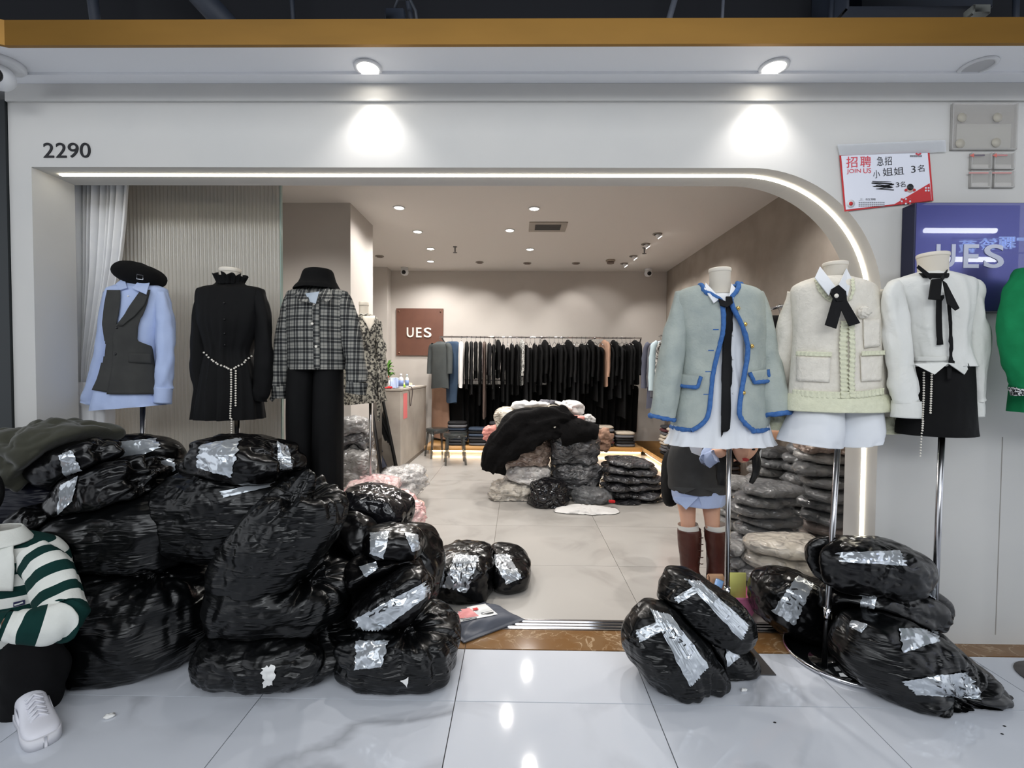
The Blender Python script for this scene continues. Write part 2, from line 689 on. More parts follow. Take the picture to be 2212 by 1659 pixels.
for iy in range(-1, 7):
    ya = 3.215 + .83 * iy
    for ix in range(-2, 5):
        x0 = -1.07 + .89 * (ix)
        if x0 > 2.7: continue
        y0 = max(ya, 2.505)
        if y0 != ya or proto is None:
            o = MB().box((x0 + .0015, y0 + .0015, -.006), (x0 + .8885, ya + .8285, 0)).mk('floor_tile', beige_tile, f2, smooth=False)
            if y0 == ya: proto = o
        else:
            copy_obj(proto, f2, npc([x0 + .445, ya + .415, -.003]) - ORG['floor.001'])
tr = sbox('trim_1', (-2.44, 2.403, -.01), (1.79, 2.503, .004), steel, 'brushed steel sliding door track across the shop threshold', 'door track')
for yy in (2.425, 2.453, 2.481):
    MB().box((-2.44, yy - .004, .004), (1.79, yy + .004, .009)).mk('track_rail', chrome, tr, smooth=False)

# ---- shop front with the opening rounded at its upper right
XL, XR, ZT, RA = -2.46, 1.80, 2.372, .66
path = [(XL, 0.0), (XL, ZT)]
arc = [(XR - RA + RA * math.sin(a), ZT - RA + RA * math.cos(a)) for a in np.linspace(0, math.pi / 2, 25)]
path += arc + [(XR, 0.0)]
path = np.array(path)
X0, X1, ZTOP = -2.575, 3.4, 2.70
outer = [(X0, 0.0), (X0, ZTOP)] + [(x, ZTOP) for x, z in arc] + [(X1, 0.0)]
outer[-2] = (X1, ZTOP)
outer = np.array(outer)
n = len(path)
V, Fc = [], []
for y in (WY, WB):
    V += [(x, y, z) for x, z in path] + [(x, y, z) for x, z in outer]
for k in range(n - 1):
    Fc.append((k, k + 1, n + k + 1, n + k))
    o2 = 2 * n
    Fc.append((o2 + k + 1, o2 + k, o2 + n + k, o2 + n + k + 1))
    Fc.append((k + 1, k, o2 + k, o2 + k + 1))
    Fc.append((n + k, n + k + 1, o2 + n + k + 1, o2 + n + k))
wf = struct('wall_front', V, Fc, facade_m, 'pale grey plastered shop front with an opening rounded at one corner', 'wall')
MB().box((X0, WY - .012, 2.693), (X1, WY - .001, 2.777)).mk('fascia_band', facade_m, wf, smooth=False)
# led strip in the reveal
led_path = [(-2.40, ZT)] + arc + [(XR, 0.05)]
dense = []
for a, b in zip(led_path[:-1], led_path[1:]):
    nn = max(1, int(math.dist(a, b) / .1))
    dense += [(a[0] + (b[0] - a[0]) * t / nn, a[1] + (b[1] - a[1]) * t / nn) for t in range(nn)]
dense.append(led_path[-1])
dense = np.array(dense)
T = np.gradient(dense, axis=0); T /= np.linalg.norm(T, axis=1, keepdims=True)
N = np.stack([T[:, 1], -T[:, 0]], -1)      # into the opening
V, Fc = [], []
for (x, z), nn in zip(dense, N):
    for y, dd in ((2.41, -.001), (2.428, -.001), (2.428, .006), (2.41, .006)):
        V.append((x + nn[0] * dd, y, z + nn[1] * dd))
Fc = gridf(len(dense), 4, True)
mk('led_strip', V, Fc, led_m, wf, smooth=False, label='glowing warm white light strip let into the reveal')
# faint vertical panel joints on the right pier
for px in (2160,):
    p = P(px, 1100, WY)
    MB().box((p[0] - .002, WY - .001, 0.05), (p[0] + .002, WY + .001, 1.05)).mk('panel_joint', M('joint', srgb(150, 146, 140), .8), wf, smooth=False)
sbox('wall_left', (-2.95, 2.318, 0), (X0 - .002, 2.62, 2.70), M('dark_metal_frame', srgb(38, 42, 44), .4, metal=.4), 'dark metal door frame of the neighbouring unit', 'wall')
# ---- mall soffit, step, gold band and dark ceiling
sbox('trim_2', (-4.5, 2.03, 2.79), (4.5, 2.25, 2.86), soffit_m, 'white painted soffit carrying the corridor downlights', 'soffit')
sbox('trim_3', (-4.5, 2.25, 2.778), (4.5, 2.56, 2.86), soffit_m, 'white stepped ceiling strip against the shop front', 'soffit')
sbox('wall_upper', (X0, WY, 2.701), (X1, 2.54, 2.777), facade_m, 'plaster frieze below the white ceiling step', 'wall')
gp = P(20, 103, 2.03)
sbox('trim_4', (gp[0], 2.012, gp[2] - .002), (4.5, 2.029, gp[2] + .105), gold_m, 'long gold metal band edging the soffit', 'gold band')
V = []
for x, y in ((gp[0], 2.012), (gp[0] - .35, 1.86), (gp[0] - .35, 1.878), (gp[0], 2.029)):
    V += [(x, y, gp[2] - .002), (x, y, gp[2] + .105)]
struct('trim_5', V, [(0, 1, 3, 2), (2, 3, 5, 4), (4, 5, 7, 6), (6, 7, 1, 0), (1, 7, 5, 3), (0, 2, 4, 6)], gold_m, 'short gold band return running towards the corridor', 'gold band')
V2 = [(gp[0], 2.03, 2.79), (gp[0] - .4, 1.86, 2.79), (gp[0] - .4, 2.06, 2.79), (gp[0], 2.03, 2.87), (gp[0] - .4, 1.86, 2.87), (gp[0] - .4, 2.06, 2.87)]
struct('trim_6', V2, [(0, 1, 2), (3, 5, 4), (0, 3, 4, 1), (1, 4, 5, 2), (2, 5, 3, 0)], soffit_m, 'white soffit corner beside the security camera', 'soffit')
sbox('ceiling.001', (-7, -7, 4.3), (7, 3.2, 4.4), black_ceil, 'black painted open ceiling above the corridor', 'ceiling')
sbox('wall_back_upper', (-7, 2.7, 2.91), (7, 2.8, 4.3), black_ceil, 'dark wall void above the gold band', 'wall')
sbox('wall_opposite', (-7, -8.3, 0), (7, -8.2, 4.3), M('far_shop', srgb(120, 122, 126), .8), 'pale wall across the corridor behind the camera', 'wall')
# ducts, pipes and hanger rods in the dark void
def pipe(px0, py0, px1, py1, Y0, Y1, r, label, name='pipe', cat='pipe', mat=None):
    return MB().cyl(P(px0, py0, Y0), P(px1, py1, Y1), r).mk(name, mat or duct_m, None, label=label, cat=cat)
pipe(180, -160, 218, 140, 2.45, 2.45, .025, 'grey vertical pipe above the camera end of the gold band')
pipe(330, -120, 560, 130, 2.4, 2.5, .06, 'thick slanting duct above the gold band', 'duct', 'duct')
pipe(620, -160, 640, 140, 2.55, 2.55, .012, 'thin hanger rod beside the slanting duct', 'hanger_rod', 'rod')
pipe(860, -120, 905, 140, 2.5, 2.5, .014, 'thin hanger rod above the junction box', 'hanger_rod', 'rod')
pipe(1480, -80, 1420, 130, 2.5, 2.5, .016, 'pale slanting brace near the middle of the dark void', 'hanger_rod', 'rod', M('grey_rod', srgb(84, 88, 98), .5))
pipe(1567, -100, 1556, 130, 2.5, 2.5, .008, 'thin upright rod beside the pale slanting brace', 'hanger_rod', 'rod', MATS['grey_rod'])
pipe(1800, -60, 1790, 140, 2.5, 2.5, .012, 'hanger rod below the flat grey duct', 'hanger_rod', 'rod')
pipe(2196, -60, 2192, 130, 2.5, 2.5, .014, 'rod above the unlit downlight end of the band', 'hanger_rod', 'rod')
p = P(855, 42, 2.45)
t = thing('junction_box', p - [0, 0, .03], 'small dark junction box with a looped cable above the gold band', 'box')
MB().box(p - [.05, .03, .03], p + [.05, .03, .04], .006).mk('box_body', duct_m, t)
MB().tube([p + [.0, -.02, .04], p + [.02, -.03, .08], p + [.08, -.03, .08], p + [.11, -.03, .02], p + [.12, -.02, -.06]], .008).mk('cable', M('cable_grey', srgb(60, 64, 72), .5), t)
MB().box(P(1830, 18, 2.4), P(2070, -40, 2.6) + [0, .1, .1], .01).mk('flat_duct', duct_m, None, label='flat grey duct above the unlit downlight', cat='duct')
p = P(2110, 30, 2.38)
MB().box(p - [.045, .03, .02], p + [.045, .03, .03], .008).mk('emergency_lamp', M('grey_lamp', srgb(110, 112, 108), .5), None, label='small grey lamp head hanging under the flat duct', cat='lamp')

# ---- shop interior
CZ, BY = 3.14, 8.28
sbox('ceiling', (-3.4, WB, CZ), (3.0, 8.6, CZ + .1), ceil_m, 'flat warm white shop ceiling', 'ceiling')
sbox('wall_right', (2.62, WB, 0), (2.72, 8.6, CZ), dark_wall_m, 'rough beige plaster wall along the shop side', 'wall')
sbox('wall_back', (-2.27, BY, 0), (2.62, BY + .1, CZ), wall_m, 'plain beige back wall of the shop', 'wall')
sbox('wall_back_recess', (-3.4, 8.0, 0), (-2.27, 8.38, CZ), wall_m, 'beige wall stub projecting beside the brown sign', 'wall')
sbox('wall_left_inner', (-3.4, WB, 0), (-3.3, 8.0, CZ), wall_m, 'beige inner side wall of the shop', 'wall')
sbox('wall_column', (-3.3, 4.96, 0), (-1.80, 5.72, CZ), wall_m, 'square beige column behind the ribbed glass', 'column')
sbox('wall_header', (-3.4, WB - .001, 2.68), (3.0, WB + .08, CZ), ceil_m, 'bulkhead behind the shop front', 'wall')
# display platforms with glowing base
wood = M('platform_wood', srgb(196, 150, 92), .45, var=((1, 14, 14), srgb(178, 132, 78), .2))
def platform(name, lo, hi, label, led):
    t = thing(name, ((lo[0] + hi[0]) / 2, (lo[1] + hi[1]) / 2, 0), label, 'platform')
    MB().box((lo[0], lo[1], .065), hi, .004).mk('deck', wood, t)
    MB().box((lo[0] + .06, lo[1] + .06, 0), (hi[0], hi[1], .065)).mk('plinth', M('plinth_white', srgb(200, 190, 176), .6), t, smooth=False)
    MB().box(*led).mk('light_strip', led_warm, t, smooth=False, label='glowing warm strip under the deck')
platform('back_platform', (-1.52, 7.50, 0), (2.02, 8.27, .135), 'low wooden platform under the long back rail, lit below', ((-1.4, 7.535, .04), (2.0, 7.55, .058)))
platform('side_platform', (2.04, 4.5, 0), (2.61, 8.27, .135), 'low wooden platform under the side rail, lit below', ((2.075, 4.55, .04), (2.09, 7.5, .058)))

# ---- ceiling fittings
def downlight(px, py, Y, z, lit, label, r=.045, tilt=(0, 0), group=None, cat='downlight', energy=0, col=WARM, target=None, ang=75):
    d = ray(px, py)
    p = CAMP + d * ((z - CAM_H) / d[2])
    t = thing('downlight', p, label, cat, group)
    MB().lathe(p, [(r * 1.3, -.001), (r * 1.3, -.008), (r * 1.02, -.010), (r * 1.02, -.001)]).mk('trim_ring', white_m, t)
    MB().lathe(p, [(r, -.002), (r, -.005)]).mk('lens', lamp_m if lit else M('lamp_off', srgb(188, 188, 190), .4), t, smooth=False)
    if energy:
        q = p - [0, 0, .02]
        spot('downlight_beam', q, target if target is not None else q - [0, 0, 1], energy, col, ang)
    return p

p = downlight(795, 145, 0, 2.79, True, 'round lit downlight in the soffit nearer the shop number', .05)
spot('downlight_beam', p - [0, -.01, .02], (p[0], p[1] + .03, .5), 13, (1, .97, .95), 104, .8)
p = downlight(1672, 143, 0, 2.79, True, 'round lit downlight in the soffit nearer the recruitment notice', .05)
spot('downlight_beam', p - [0, -.01, .02], (p[0], p[1] + .03, .5), 13, (1, .97, .95), 104, .8)
downlight(2112, 142, 0, 2.79, False, 'round unlit downlight at the far end of the soffit', .055)
HIT = [(862, 448, 'downlight above the ribbed glass side, first from the shop front'), (902, 500, 'downlight behind the first, over the counter side'),
       (930, 537, 'downlight third in the row leading to the sign'), (930, 564, 'downlight last in the row, just before the sign wall'),
       (1154, 450, 'downlight in front of the air vent'), (1101, 497, 'downlight beside the air vent'), (1145, 538, 'downlight behind the air vent')]
for px, py, lb in HIT:
    downlight(px, py, 0, CZ, True, 'lit round ' + lb, .05, energy=88 if px != 862 else 45, ang=155)
for x, lb in ((-2.1, 'at the curtain end'), (-.7, 'left of the middle'), (.8, 'over the parcels'), (2.0, 'near the rounded corner')):  # unseen row, added to brighten the column front, glass and piles
    q = npc([x, 3.5, CZ])
    t = thing('downlight', q, 'added unseen fill downlight behind the bulkhead, ' + lb, 'downlight')
    MB().lathe(q, [(.065, -.001), (.065, -.008), (.05, -.010), (.05, -.001)]).mk('trim_ring', white_m, t)
    MB().lathe(q, [(.05, -.002), (.05, -.005)]).mk('lens', lamp_m, t, smooth=False)
    spot('downlight_beam', q - [0, 0, .02], q + [0, .9, -3.14], 84, WARM, 115)
for px, py, lb in ((1420, 505, 'first'), (1395, 527, 'second'), (1368, 553, 'third'), (1348, 569, 'fourth')):
    p = P(px, py, 1)
    d = ray(px, py); p = CAMP + d * ((CZ - CAM_H) / d[2])
    t = thing('wall_washer', p, 'tilted spotlight washing the side wall, %s from the shop front' % lb, 'spotlight')
    MB().lathe(p, [(.06, -.001), (.06, -.01), (.045, -.012), (.045, -.001)]).mk('trim_ring', M('grey_trim', srgb(150, 142, 134), .5), t)
    ax = npc([.6, 0, -.8])
    MB().cyl(p + [0, 0, .0], p + ax * .055, .035).mk('lamp_body', white_m, t)
    MB().cyl(p + ax * .056, p + ax * .058, .03).mk('lens', lamp_m, t)
    spot('washer_beam', p + ax * .07, (2.62, p[1], 1.3), 42, WARM, 100)
for k, (px, py) in enumerate(((820, 553), (1036, 566), (1139, 568), (1244, 568))):
    d = ray(px, py); p = CAMP + d * ((CZ - CAM_H) / d[2])
    lb = ('beside the column', 'near the sign', 'above the middle of the rail', 'near the smoke detector')[k]
    t = thing('recessed_spotlight', p, 'back wall spotlight seen edge-on in the ceiling, ' + lb, 'spotlight')
    MB().lathe(p, [(.065, -.001), (.065, -.012), (.05, -.014), (.05, -.002)]).mk('trim_ring', MATS['grey_trim'], t)
    MB().lathe(p, [(.045, -.001), (.045, -.02)]).mk('lamp_body', M('brown_grey', srgb(116, 102, 94), .5), t)
    if k: spot('back_beam', p - [0, 0, .03], (p[0], BY, 1.9), 20, WARM, 80)
spot('back_beam', (1.3, 7.0, CZ - .03), (1.3, BY, 1.8), 24, WARM, 80)
# vent
a, b = P(1187, 489, 1), 0
def on_ceil(px, py, z=CZ):
    d = ray(px, py)
    return CAMP + d * ((z - CAM_H) / d[2])
c0, c1 = on_ceil(1142, 499), on_ceil(1231, 479)
t = thing('air_vent', ((c0[0] + c1[0]) / 2, (c0[1] + c1[1]) / 2, CZ), 'rectangular air conditioning vent in the shop ceiling', 'vent')
xa, xb, ya, yb = c0[0], c1[0] - .02, c1[1], c0[1]
mb = MB()
fw = .075
mb.box((xa, ya, CZ - .012), (xb, ya + fw, CZ - .001), .003).box((xa, yb - fw, CZ - .012), (xb, yb, CZ - .001), .003)
mb.box((xa, ya + fw, CZ - .012), (xa + fw, yb - fw, CZ - .001), .003).box((xb - fw, ya + fw, CZ - .012), (xb, yb - fw, CZ - .001), .003)
mb.mk('vent_frame', M('vent_beige', srgb(160, 152, 142), .5), t, smooth=False)
MB().box((xa + fw, ya + fw, CZ - .004), (xb - fw, yb - fw, CZ - .001)).mk('vent_backing', M('vent_dark', srgb(58, 58, 60), .6), t, smooth=False)
for k in range(7):
    yy = ya + fw + (yb - ya - 2 * fw) * (k + .5) / 7
    MB().box((xa + fw, yy - .012, CZ - .018), (xb - fw, yy - .006, CZ - .004)).mk('vent_slat', M('vent_grey', srgb(116, 114, 112), .5), t, smooth=False)
for px, py, lb in ((983, 537, 'over the counter side'), (1392, 539, 'near the side wall')):
    p = on_ceil(px, py - 4)
    t = thing('sprinkler', p, 'small fire sprinkler hanging from the ceiling ' + lb, 'sprinkler')
    MB().lathe(p, [(.03, 0), (.03, -.006), (.012, -.01), (.010, -.06), (.006, -.08)]).mk('sprinkler_body', dark_steel, t)
    MB().lathe(p, [(.004, -.08), (.03, -.082), (.03, -.086)]).mk('deflector', dark_steel, t)
p = on_ceil(1319, 562)
t = thing('smoke_detector', p, 'squat brownish smoke detector on the shop ceiling', 'smoke detector')
MB().lathe(p, [(.075, 0), (.075, -.02), (.06, -.025)]).mk('base_plate', M('detector_tan', srgb(170, 156, 142), .5), t)
MB().lathe(p, [(.058, -.025), (.055, -.055), (.03, -.062)]).mk('sensor_head', MATS['brown_grey'], t)
for px, py, lb in ((874, 588, 'above the brown sign'), (1400, 591, 'in the far corner by the side wall')):
    p = on_ceil(px, py - 10)
    p[1] = min(p[1], 8.05)
    t = thing('security_camera', p, 'white dome security camera ' + lb, 'camera')
    MB().lathe(p, [(.06, 0), (.06, -.03), (.05, -.035)]).mk('mount', white_m, t)
    mb = MB().lathe(p, [(.02, -.02), (.058, -.04), (.068, -.085), (.052, -.125), (.01, -.14)]); mb.mk('camera_ball', white_m, t)
    MB().cyl(p + [0, -.055, -.088], p + [.002, -.071, -.095], .034).mk('camera_lens', black_m, t)
# big camera at the left edge of the soffit
p = on_ceil(18, 140, 2.79) + [0, -.02, 0]
t = thing('security_camera', p, 'large white security camera under the gold band corner', 'camera')
MB().lathe(p, [(.075, 0), (.078, -.018), (.07, -.028), (.04, -.032)], 32).mk('mount', white_m, t)
q = p + [-.012, -.01, -.075]
th = np.linspace(.05, 3.09, 16)
MB().lathe(q, [(.058 * math.sin(a), .058 * math.cos(a)) for a in th], 32).mk('camera_ball', white_m, t)
dd = npc([.34, -.80, -.22]); dd /= np.linalg.norm(dd)
MB().cyl(q + dd * .040, q + dd * .062, .036, .034, 28).mk('camera_lens', black_m, t)
MB().cyl(q + dd * .062, q + dd * .064, .017, .015, 20).mk('lens_glass', M('lens_glass', srgb(40, 30, 34), .1), t)

# ------------------------------------------------------------------ bags
OBST = []
_ico = {}


def ico(sub):
    if sub in _ico: return _ico[sub]
    import bmesh
    bm = bmesh.new()
    bmesh.ops.create_icosphere(bm, subdivisions=sub, radius=1)
    V = np.array([v.co[:] for v in bm.verts])
    Fc = [tuple(v.index for v in f.verts) for f in bm.faces]
    bm.free()
    V /= np.linalg.norm(V, axis=1, keepdims=True)
    _ico[sub] = (V, Fc)
    return _ico[sub]


_ed = {}


def edges(sub):
    if sub not in _ed:
        Fc = np.array(ico(sub)[1])
        E = np.concatenate([Fc[:, [0, 1]], Fc[:, [1, 2]], Fc[:, [2, 0]]])
        E.sort(1)
        _ed[sub] = np.unique(E, axis=0)
    return _ed[sub]


class Blob:
    """a soft sack: radius along each direction from its centre, squeezed where it meets earlier ones"""
    all = []

    def __init__(s, c, abc, rot=0.0, yaw=0.0, p=2.4, seed=0, lump=.09, wr=.05, wf=7.0, knots=(), lay=None, pitch=0.0):
        s.c, s.abc, s.p, s.seed = npc(c), npc(abc), p, seed
        s.lump, s.wr, s.wf, s.lay = lump, wr, wf, lay
        s.M = np.array(Matrix.Rotation(R_(yaw), 3, 'Z') @ Matrix.Rotation(-R_(rot), 3, 'Y') @ Matrix.Rotation(R_(pitch), 3, 'X'))
        s.knots = knots

    def R(s, D):
        """D unit world directions"""
        L = D @ s.M
        base = (np.abs(L / s.abc) ** s.p).sum(1) ** (-1 / s.p)
        q = L * base[:, None]
        m = s.abc.min()
        o = s.seed * 7.13
        f = 1 + s.lump * fbm(L * 1.5 + o, 2)
        # creases stretched along the long axis plus a second crossing set
        w1 = np.abs(vnoise(np.stack([L[:, 0] * 1.4, L[:, 1] * s.wf, L[:, 2] * s.wf], -1) + o + 1.1 * vnoise(L * 2.2 + o)[:, None]))
        w2 = np.abs(vnoise(L @ np.array([[.8, .6, 0], [-.6, .8, 0], [0, 0, 1]]) * np.array([s.wf * .9, 2.0, s.wf * .5]) + o * 1.7))
        w3 = np.abs(vnoise(L * s.wf * 2.1 + o * 2.3))
        f = f + s.wr * ((w1 - .3) * .9 + (w2 - .3) * .55 + (w3 - .3) * .3)
        if s.lay:
            zf = q[:, 2] / s.abc[2]
            hz = np.clip(1.25 - np.abs(L[:, 2]) * 1.3, 0, 1)
            f = f + s.lay[1] * hz * (np.abs(np.sin(np.pi * s.lay[0] * zf * .5 + 1.8 * vnoise(L * 1.7 + o) + .5 * vnoise(L * 6 + o))) - .5)
        tail = 0
        for k in s.knots:
            t = npc(k[0]); t = t / np.linalg.norm(t)
            ln, wid, amp = k[1:4]
            ct = np.clip(L @ t, -1, 1)
            th = np.arccos(ct)
            u = np.cross(t, [0.3, .5, .8]); u /= np.linalg.norm(u)
            v = np.cross(t, u)
            ph = np.arctan2(L @ v, L @ u)
            cr = np.abs(vnoise(np.stack([np.cos(ph) * 3.2 + o, np.sin(ph) * 3.2 + o, th * .6], -1))) + .5 * np.abs(vnoise(np.stack([np.cos(ph) * 7 + o, np.sin(ph) * 7, th * .9 + o], -1)))
            f = f - amp * np.exp(-(th / .75) ** 2) * (cr - .15) * 1.3 - .22 * np.exp(-((th - .28) / .16) ** 2) * (ln > 0)
            tail = tail + ln * np.exp(-(th / wid) ** 2) * (1 + .5 * np.minimum(1, th / .2) * vnoise(np.stack([np.cos(ph) * 2 + o, np.sin(ph) * 2, th * 0], -1)))
        return base * np.clip(f, .3, 2) + tail

    def inside(s, Pt, pad):
        d = Pt - s.c
        r = np.linalg.norm(d, axis=1)
        near = r < s.abc.max() * 2.0
        out = np.zeros(len(Pt), bool)
        if near.any():
            out[near] = r[near] < s.R(d[near] / np.maximum(r[near], 1e-6)[:, None]) + pad
        return out

    def build(s, sub=5, floor=.007, avoid=True, pad=.009, xlim=None):
        D, Fc = ico(sub)
        r = s.R(D)
        if avoid:
            lo, hi = s.c - s.abc.max() * 1.5, s.c + s.abc.max() * 1.5
            Os = [q for q in OBST if (q[1] < hi).all() and (q[2] > lo).all()]
            tot = np.zeros(3)
            for _ in range(3):
                for q in Os:
                    loc, nr, _i, _d = q[0].find_nearest(Vector(s.c.tolist()))
                    nr = np.array(nr); g = (s.c - np.array(loc)) @ nr
                    need = .22 * s.abc.min()
                    if g < need and _d < s.abc.max():
                        mv = nr * (need - g)
                        mv = mv * npc([.4, 1 if mv[1] < 0 else .2, 1 if mv[2] > 0 else .1])
                        if np.linalg.norm(tot + mv) < .09:
                            s.c = s.c + mv; tot += mv
            r0 = r.copy()
            c = Vector(s.c.tolist())
            dirs = [Vector(d) for d in D.tolist()]
            for q in Os:
                bv = q[0]
                loc, nr, _i, _d = bv.find_nearest(c)
                if (c - loc).dot(nr) < 0 and _d > .015:
                    continue
                for i, d in enumerate(dirs):
                    h = bv.ray_cast(c, d, float(r[i]) + pad)
                    if h[3] is not None:
                        r[i] = max(.02, h[3] - pad)
            if (r < r0).any():
                E = edges(sub)
                for _ in range(3):
                    sm = np.zeros(len(r)); ct = np.zeros(len(r))
                    for a, b in ((0, 1), (1, 0)):
                        np.add.at(sm, E[:, a], r[E[:, b]]); np.add.at(ct, E[:, a], 1)
                    r = np.minimum(r, .3 * r + .7 * sm / ct)
        V = s.c + D * r[:, None]
        V[:, 2] = np.where(V[:, 2] < floor, floor + .002 * np.abs(np.sin(V[:, 0] * 40)), V[:, 2])
        if xlim is not None:
            V[:, 1] = np.minimum(V[:, 1], xlim)
        side = (s.c[1] < 2.36) & ((V[:, 0] > 1.775) | (V[:, 0] < -2.435))
        V[:, 1] = np.where(side, np.minimum(V[:, 1], 2.308), V[:, 1])
        OBST.append((BVHTree.FromPolygons(V.tolist(), Fc), V.min(0), V.max(0)))
        return V, Fc



# ------------------------------------------------------------------ dressed mannequins



def obst(o):
    vs = np.zeros(len(o.data.vertices) * 3)
    o.data.vertices.foreach_get('co', vs)
    V = vs.reshape(-1, 3) + ORG[o.name]
    Fs = [tuple(p.vertices) for p in o.data.polygons]
    vol = sum(float(np.dot(V[f[0]] - V[0], np.cross(V[f[k]] - V[0], V[f[k + 1]] - V[0]))) for f in Fs for k in range(1, len(f) - 1))
    if vol < 0:
        Fs = [f[::-1] for f in Fs]
    OBST.append((BVHTree.FromPolygons(V.tolist(), Fs), V.min(0), V.max(0)))
    return o


cream = M('mannequin_cloth', srgb(214, 206, 192), .7, bump=((90, 90, 90), .001, .2))
cap_m = M('mannequin_cap', srgb(224, 216, 202), .5)


def fab(name, col, col2=None, rough=.85, b=(60, .0015, .35), sheen=0, vs=14):
    return M(name, col, rough=rough, spec=.22, var=(vs, col2, .22) if col2 else None, bump=(b[0], b[1], b[2]), sheen=sheen)


def panel(name, bvh, rows, mat, parent, off=.006, nu=12, nv=None, solid=.003, dmax=.06, **k):
    """cloth panel lying on a body; rows (py, xl, xr[, py right]) in photo pixels"""
    K = [(r[0], r[1], r[2], r[3] if len(r) > 3 else r[0]) for r in rows]
    nv = nv or max(4, int((K[-1][0] - K[0][0]) / 6))
    K = np.asarray(K, float)
    t = np.linspace(0, len(K) - 1, nv + 1)
    K = np.stack([np.interp(t, np.arange(len(K)), K[:, j]) for j in range(4)], -1)
    V, idx, Fc = [], {}, []
    for i, r in enumerate(K):
        for j in range(nu + 1):
            u = j / nu
            h = cast(bvh, r[1] + (r[2] - r[1]) * u, r[0] + (r[3] - r[0]) * u, off)
            if h is not None:
                idx[(i, j)] = len(V); V.append(h)
    for i in range(nv):
        for j in range(nu):
            l = [(i, j), (i, j + 1), (i + 1, j + 1), (i + 1, j)]
            if all(q in idx for q in l):
                ys = [V[idx[q]][1] for q in l]
                if max(ys) - min(ys) < dmax: Fc.append(tuple(idx[q] for q in l))
    if not Fc: return None
    return mk(name, V, Fc, mat, parent, solid=solid, **k)


def flap(name, pts, Y, mat, parent, solid=.004, **k):
    """free-standing small cloth flap; pts photo pixels (px, py[, dY])"""
    V = [P(p[0], p[1], Y + (p[2] if len(p) > 2 else 0)) for p in pts]
    return mk(name, V, [tuple(range(len(V)))], mat, parent, solid=solid, smooth=False, **k)


def band(name, line, wdt, mat, parent, flat=.35, n=8, wob=0.0, **k):
    """trim swept along 3D points"""
    line = np.asarray(line, float)
    V = sweep_pts(line, wdt / 2, n).reshape(len(line), n, 3)
    if wob:
        V += wob * vnoise(V * 90)[..., None]
    return grid(name, V, mat, parent, True, (1, 1), **k)


def dots(name, bvh, pts, r_px, mat, parent, kind=None, off=.002, Z=2.4, squash=1, **k):
    """beads or buttons on a surface"""
    mb = MB()
    D, Fc = ico(1 if kind else 2)
    for px, py in pts:
        h = cast(bvh, px, py, off) if bvh is not None else P(px, py, Z)
        if h is None: continue
        mb.add(h + D * (r_px * h[1] / F) * np.array([1, squash, 1]), Fc)
    if not mb.n: return None
    return mb.mk(name, mat, parent, kind=kind, **k)


def along(line, step):
    line = np.array(line, float)
    out = []
    for a, b in zip(line[:-1], line[1:]):
        n = max(1, int(np.linalg.norm(b - a) / step))
        out += [tuple(a + (b - a) * t / n) for t in range(n)]
    return out + [tuple(line[-1])]


def mannequin(label, Z, neck, torso, pole, base='plate', group=None, basepos=None):
    """neck (cx, ytop, halfwidth, ybase, halfwidth base); pole (x top, y top, x bottom, Y bottom)"""
    pb = P(pole[2], 1200, pole[3]); pb[2] = 0
    t = thing('mannequin', pb if basepos is None else (basepos[0], basepos[1], 0), label, 'mannequin', group)
    cx, yt, hw, yb, hb = neck
    V = loft([(yt + 8, cx - hw, cx + hw, hw * Z / F), (yt + (yb - yt) * .5, cx - hw * .98, cx + hw * .98, hw * Z / F * .95), (yb, cx - hb, cx + hb, hb * Z / F * .9), (yb + 14, cx - hb * 1.5, cx + hb * 1.5, hb * Z / F)], Z, 28, 14)
    grid('neck', V, cream, t, cap=(1, 0))
    V = loft([(yt, cx - hw * .94, cx + hw * .94, hw * Z / F * .94), (yt + 1.5, cx - hw * 1.04, cx + hw * 1.04, hw * Z / F * 1.04), (yt + 8, cx - hw * 1.04, cx + hw * 1.04, hw * Z / F * 1.04), (yt + 9, cx - hw * .96, cx + hw * .96, hw * Z / F * .96)], Z, 28, 10)
    grid('neck_cap', V, cap_m, t, cap=(1, 1))
    torso = [r for r in torso if r[0] < torso[-1][0] - 30]
    K = [(r[0] + 3, r[1] + (r[2] - r[1]) * .10, r[2] - (r[2] - r[1]) * .10, r[3] * .78) for r in torso]
    grid('torso', loft(K, Z, 32, 18), cream, t, cap=(1, 1))
    top = P(pole[0], pole[1] - 40, Z)
    mb = MB().cyl(pb + [0, 0, .006], top, .0125, n=14)
    obst(mb.mk('pole', steel, t))
    mid = pb + (top - pb) * .22
    MB().cyl(mid - [0, 0, .03], mid + [0, 0, .03], .0165, n=14).mk('pole_collar', chrome, t)
    return t, pb


DEEP = dict(n=72, m=48)
# ---- M1 grey waistcoat over pale blue shirt
blue = fab('pale_blue_cotton', srgb(176, 192, 228), srgb(184, 199, 233), .8, (5, .02, .5))
vest = fab('charcoal_suiting', srgb(66, 66, 64), srgb(58, 58, 57))
beret_m = fab('black_wool', srgb(9, 9, 10), srgb(13, 13, 14), .95)
Z = 2.5
T1 = [(612, 274, 320, .05), (620, 246, 350, .07), (634, 232, 360, .09), (700, 238, 354, .11), (760, 246, 342, .10), (820, 224, 350, .115), (868, 209, 358, .125), (886, 206, 362, .125, 0, 874)]
t, pb = mannequin('mannequin in a charcoal waistcoat over a pale blue shirt and a black beret', Z, (292, 592, 18, 618, 20), T1, (308, 880, 308, 2.5))
obst(MB().lathe(pb, [(.14, .001), (.14, .005), (.02, .010)]).mk('base', dark_steel, t))
sh = grid('shirt', loft(T1, Z, fold=(.002, .012, 3), seed=1, **DEEP), blue, t, label='pale blue cotton shirt')
b = bvh_of([sh])
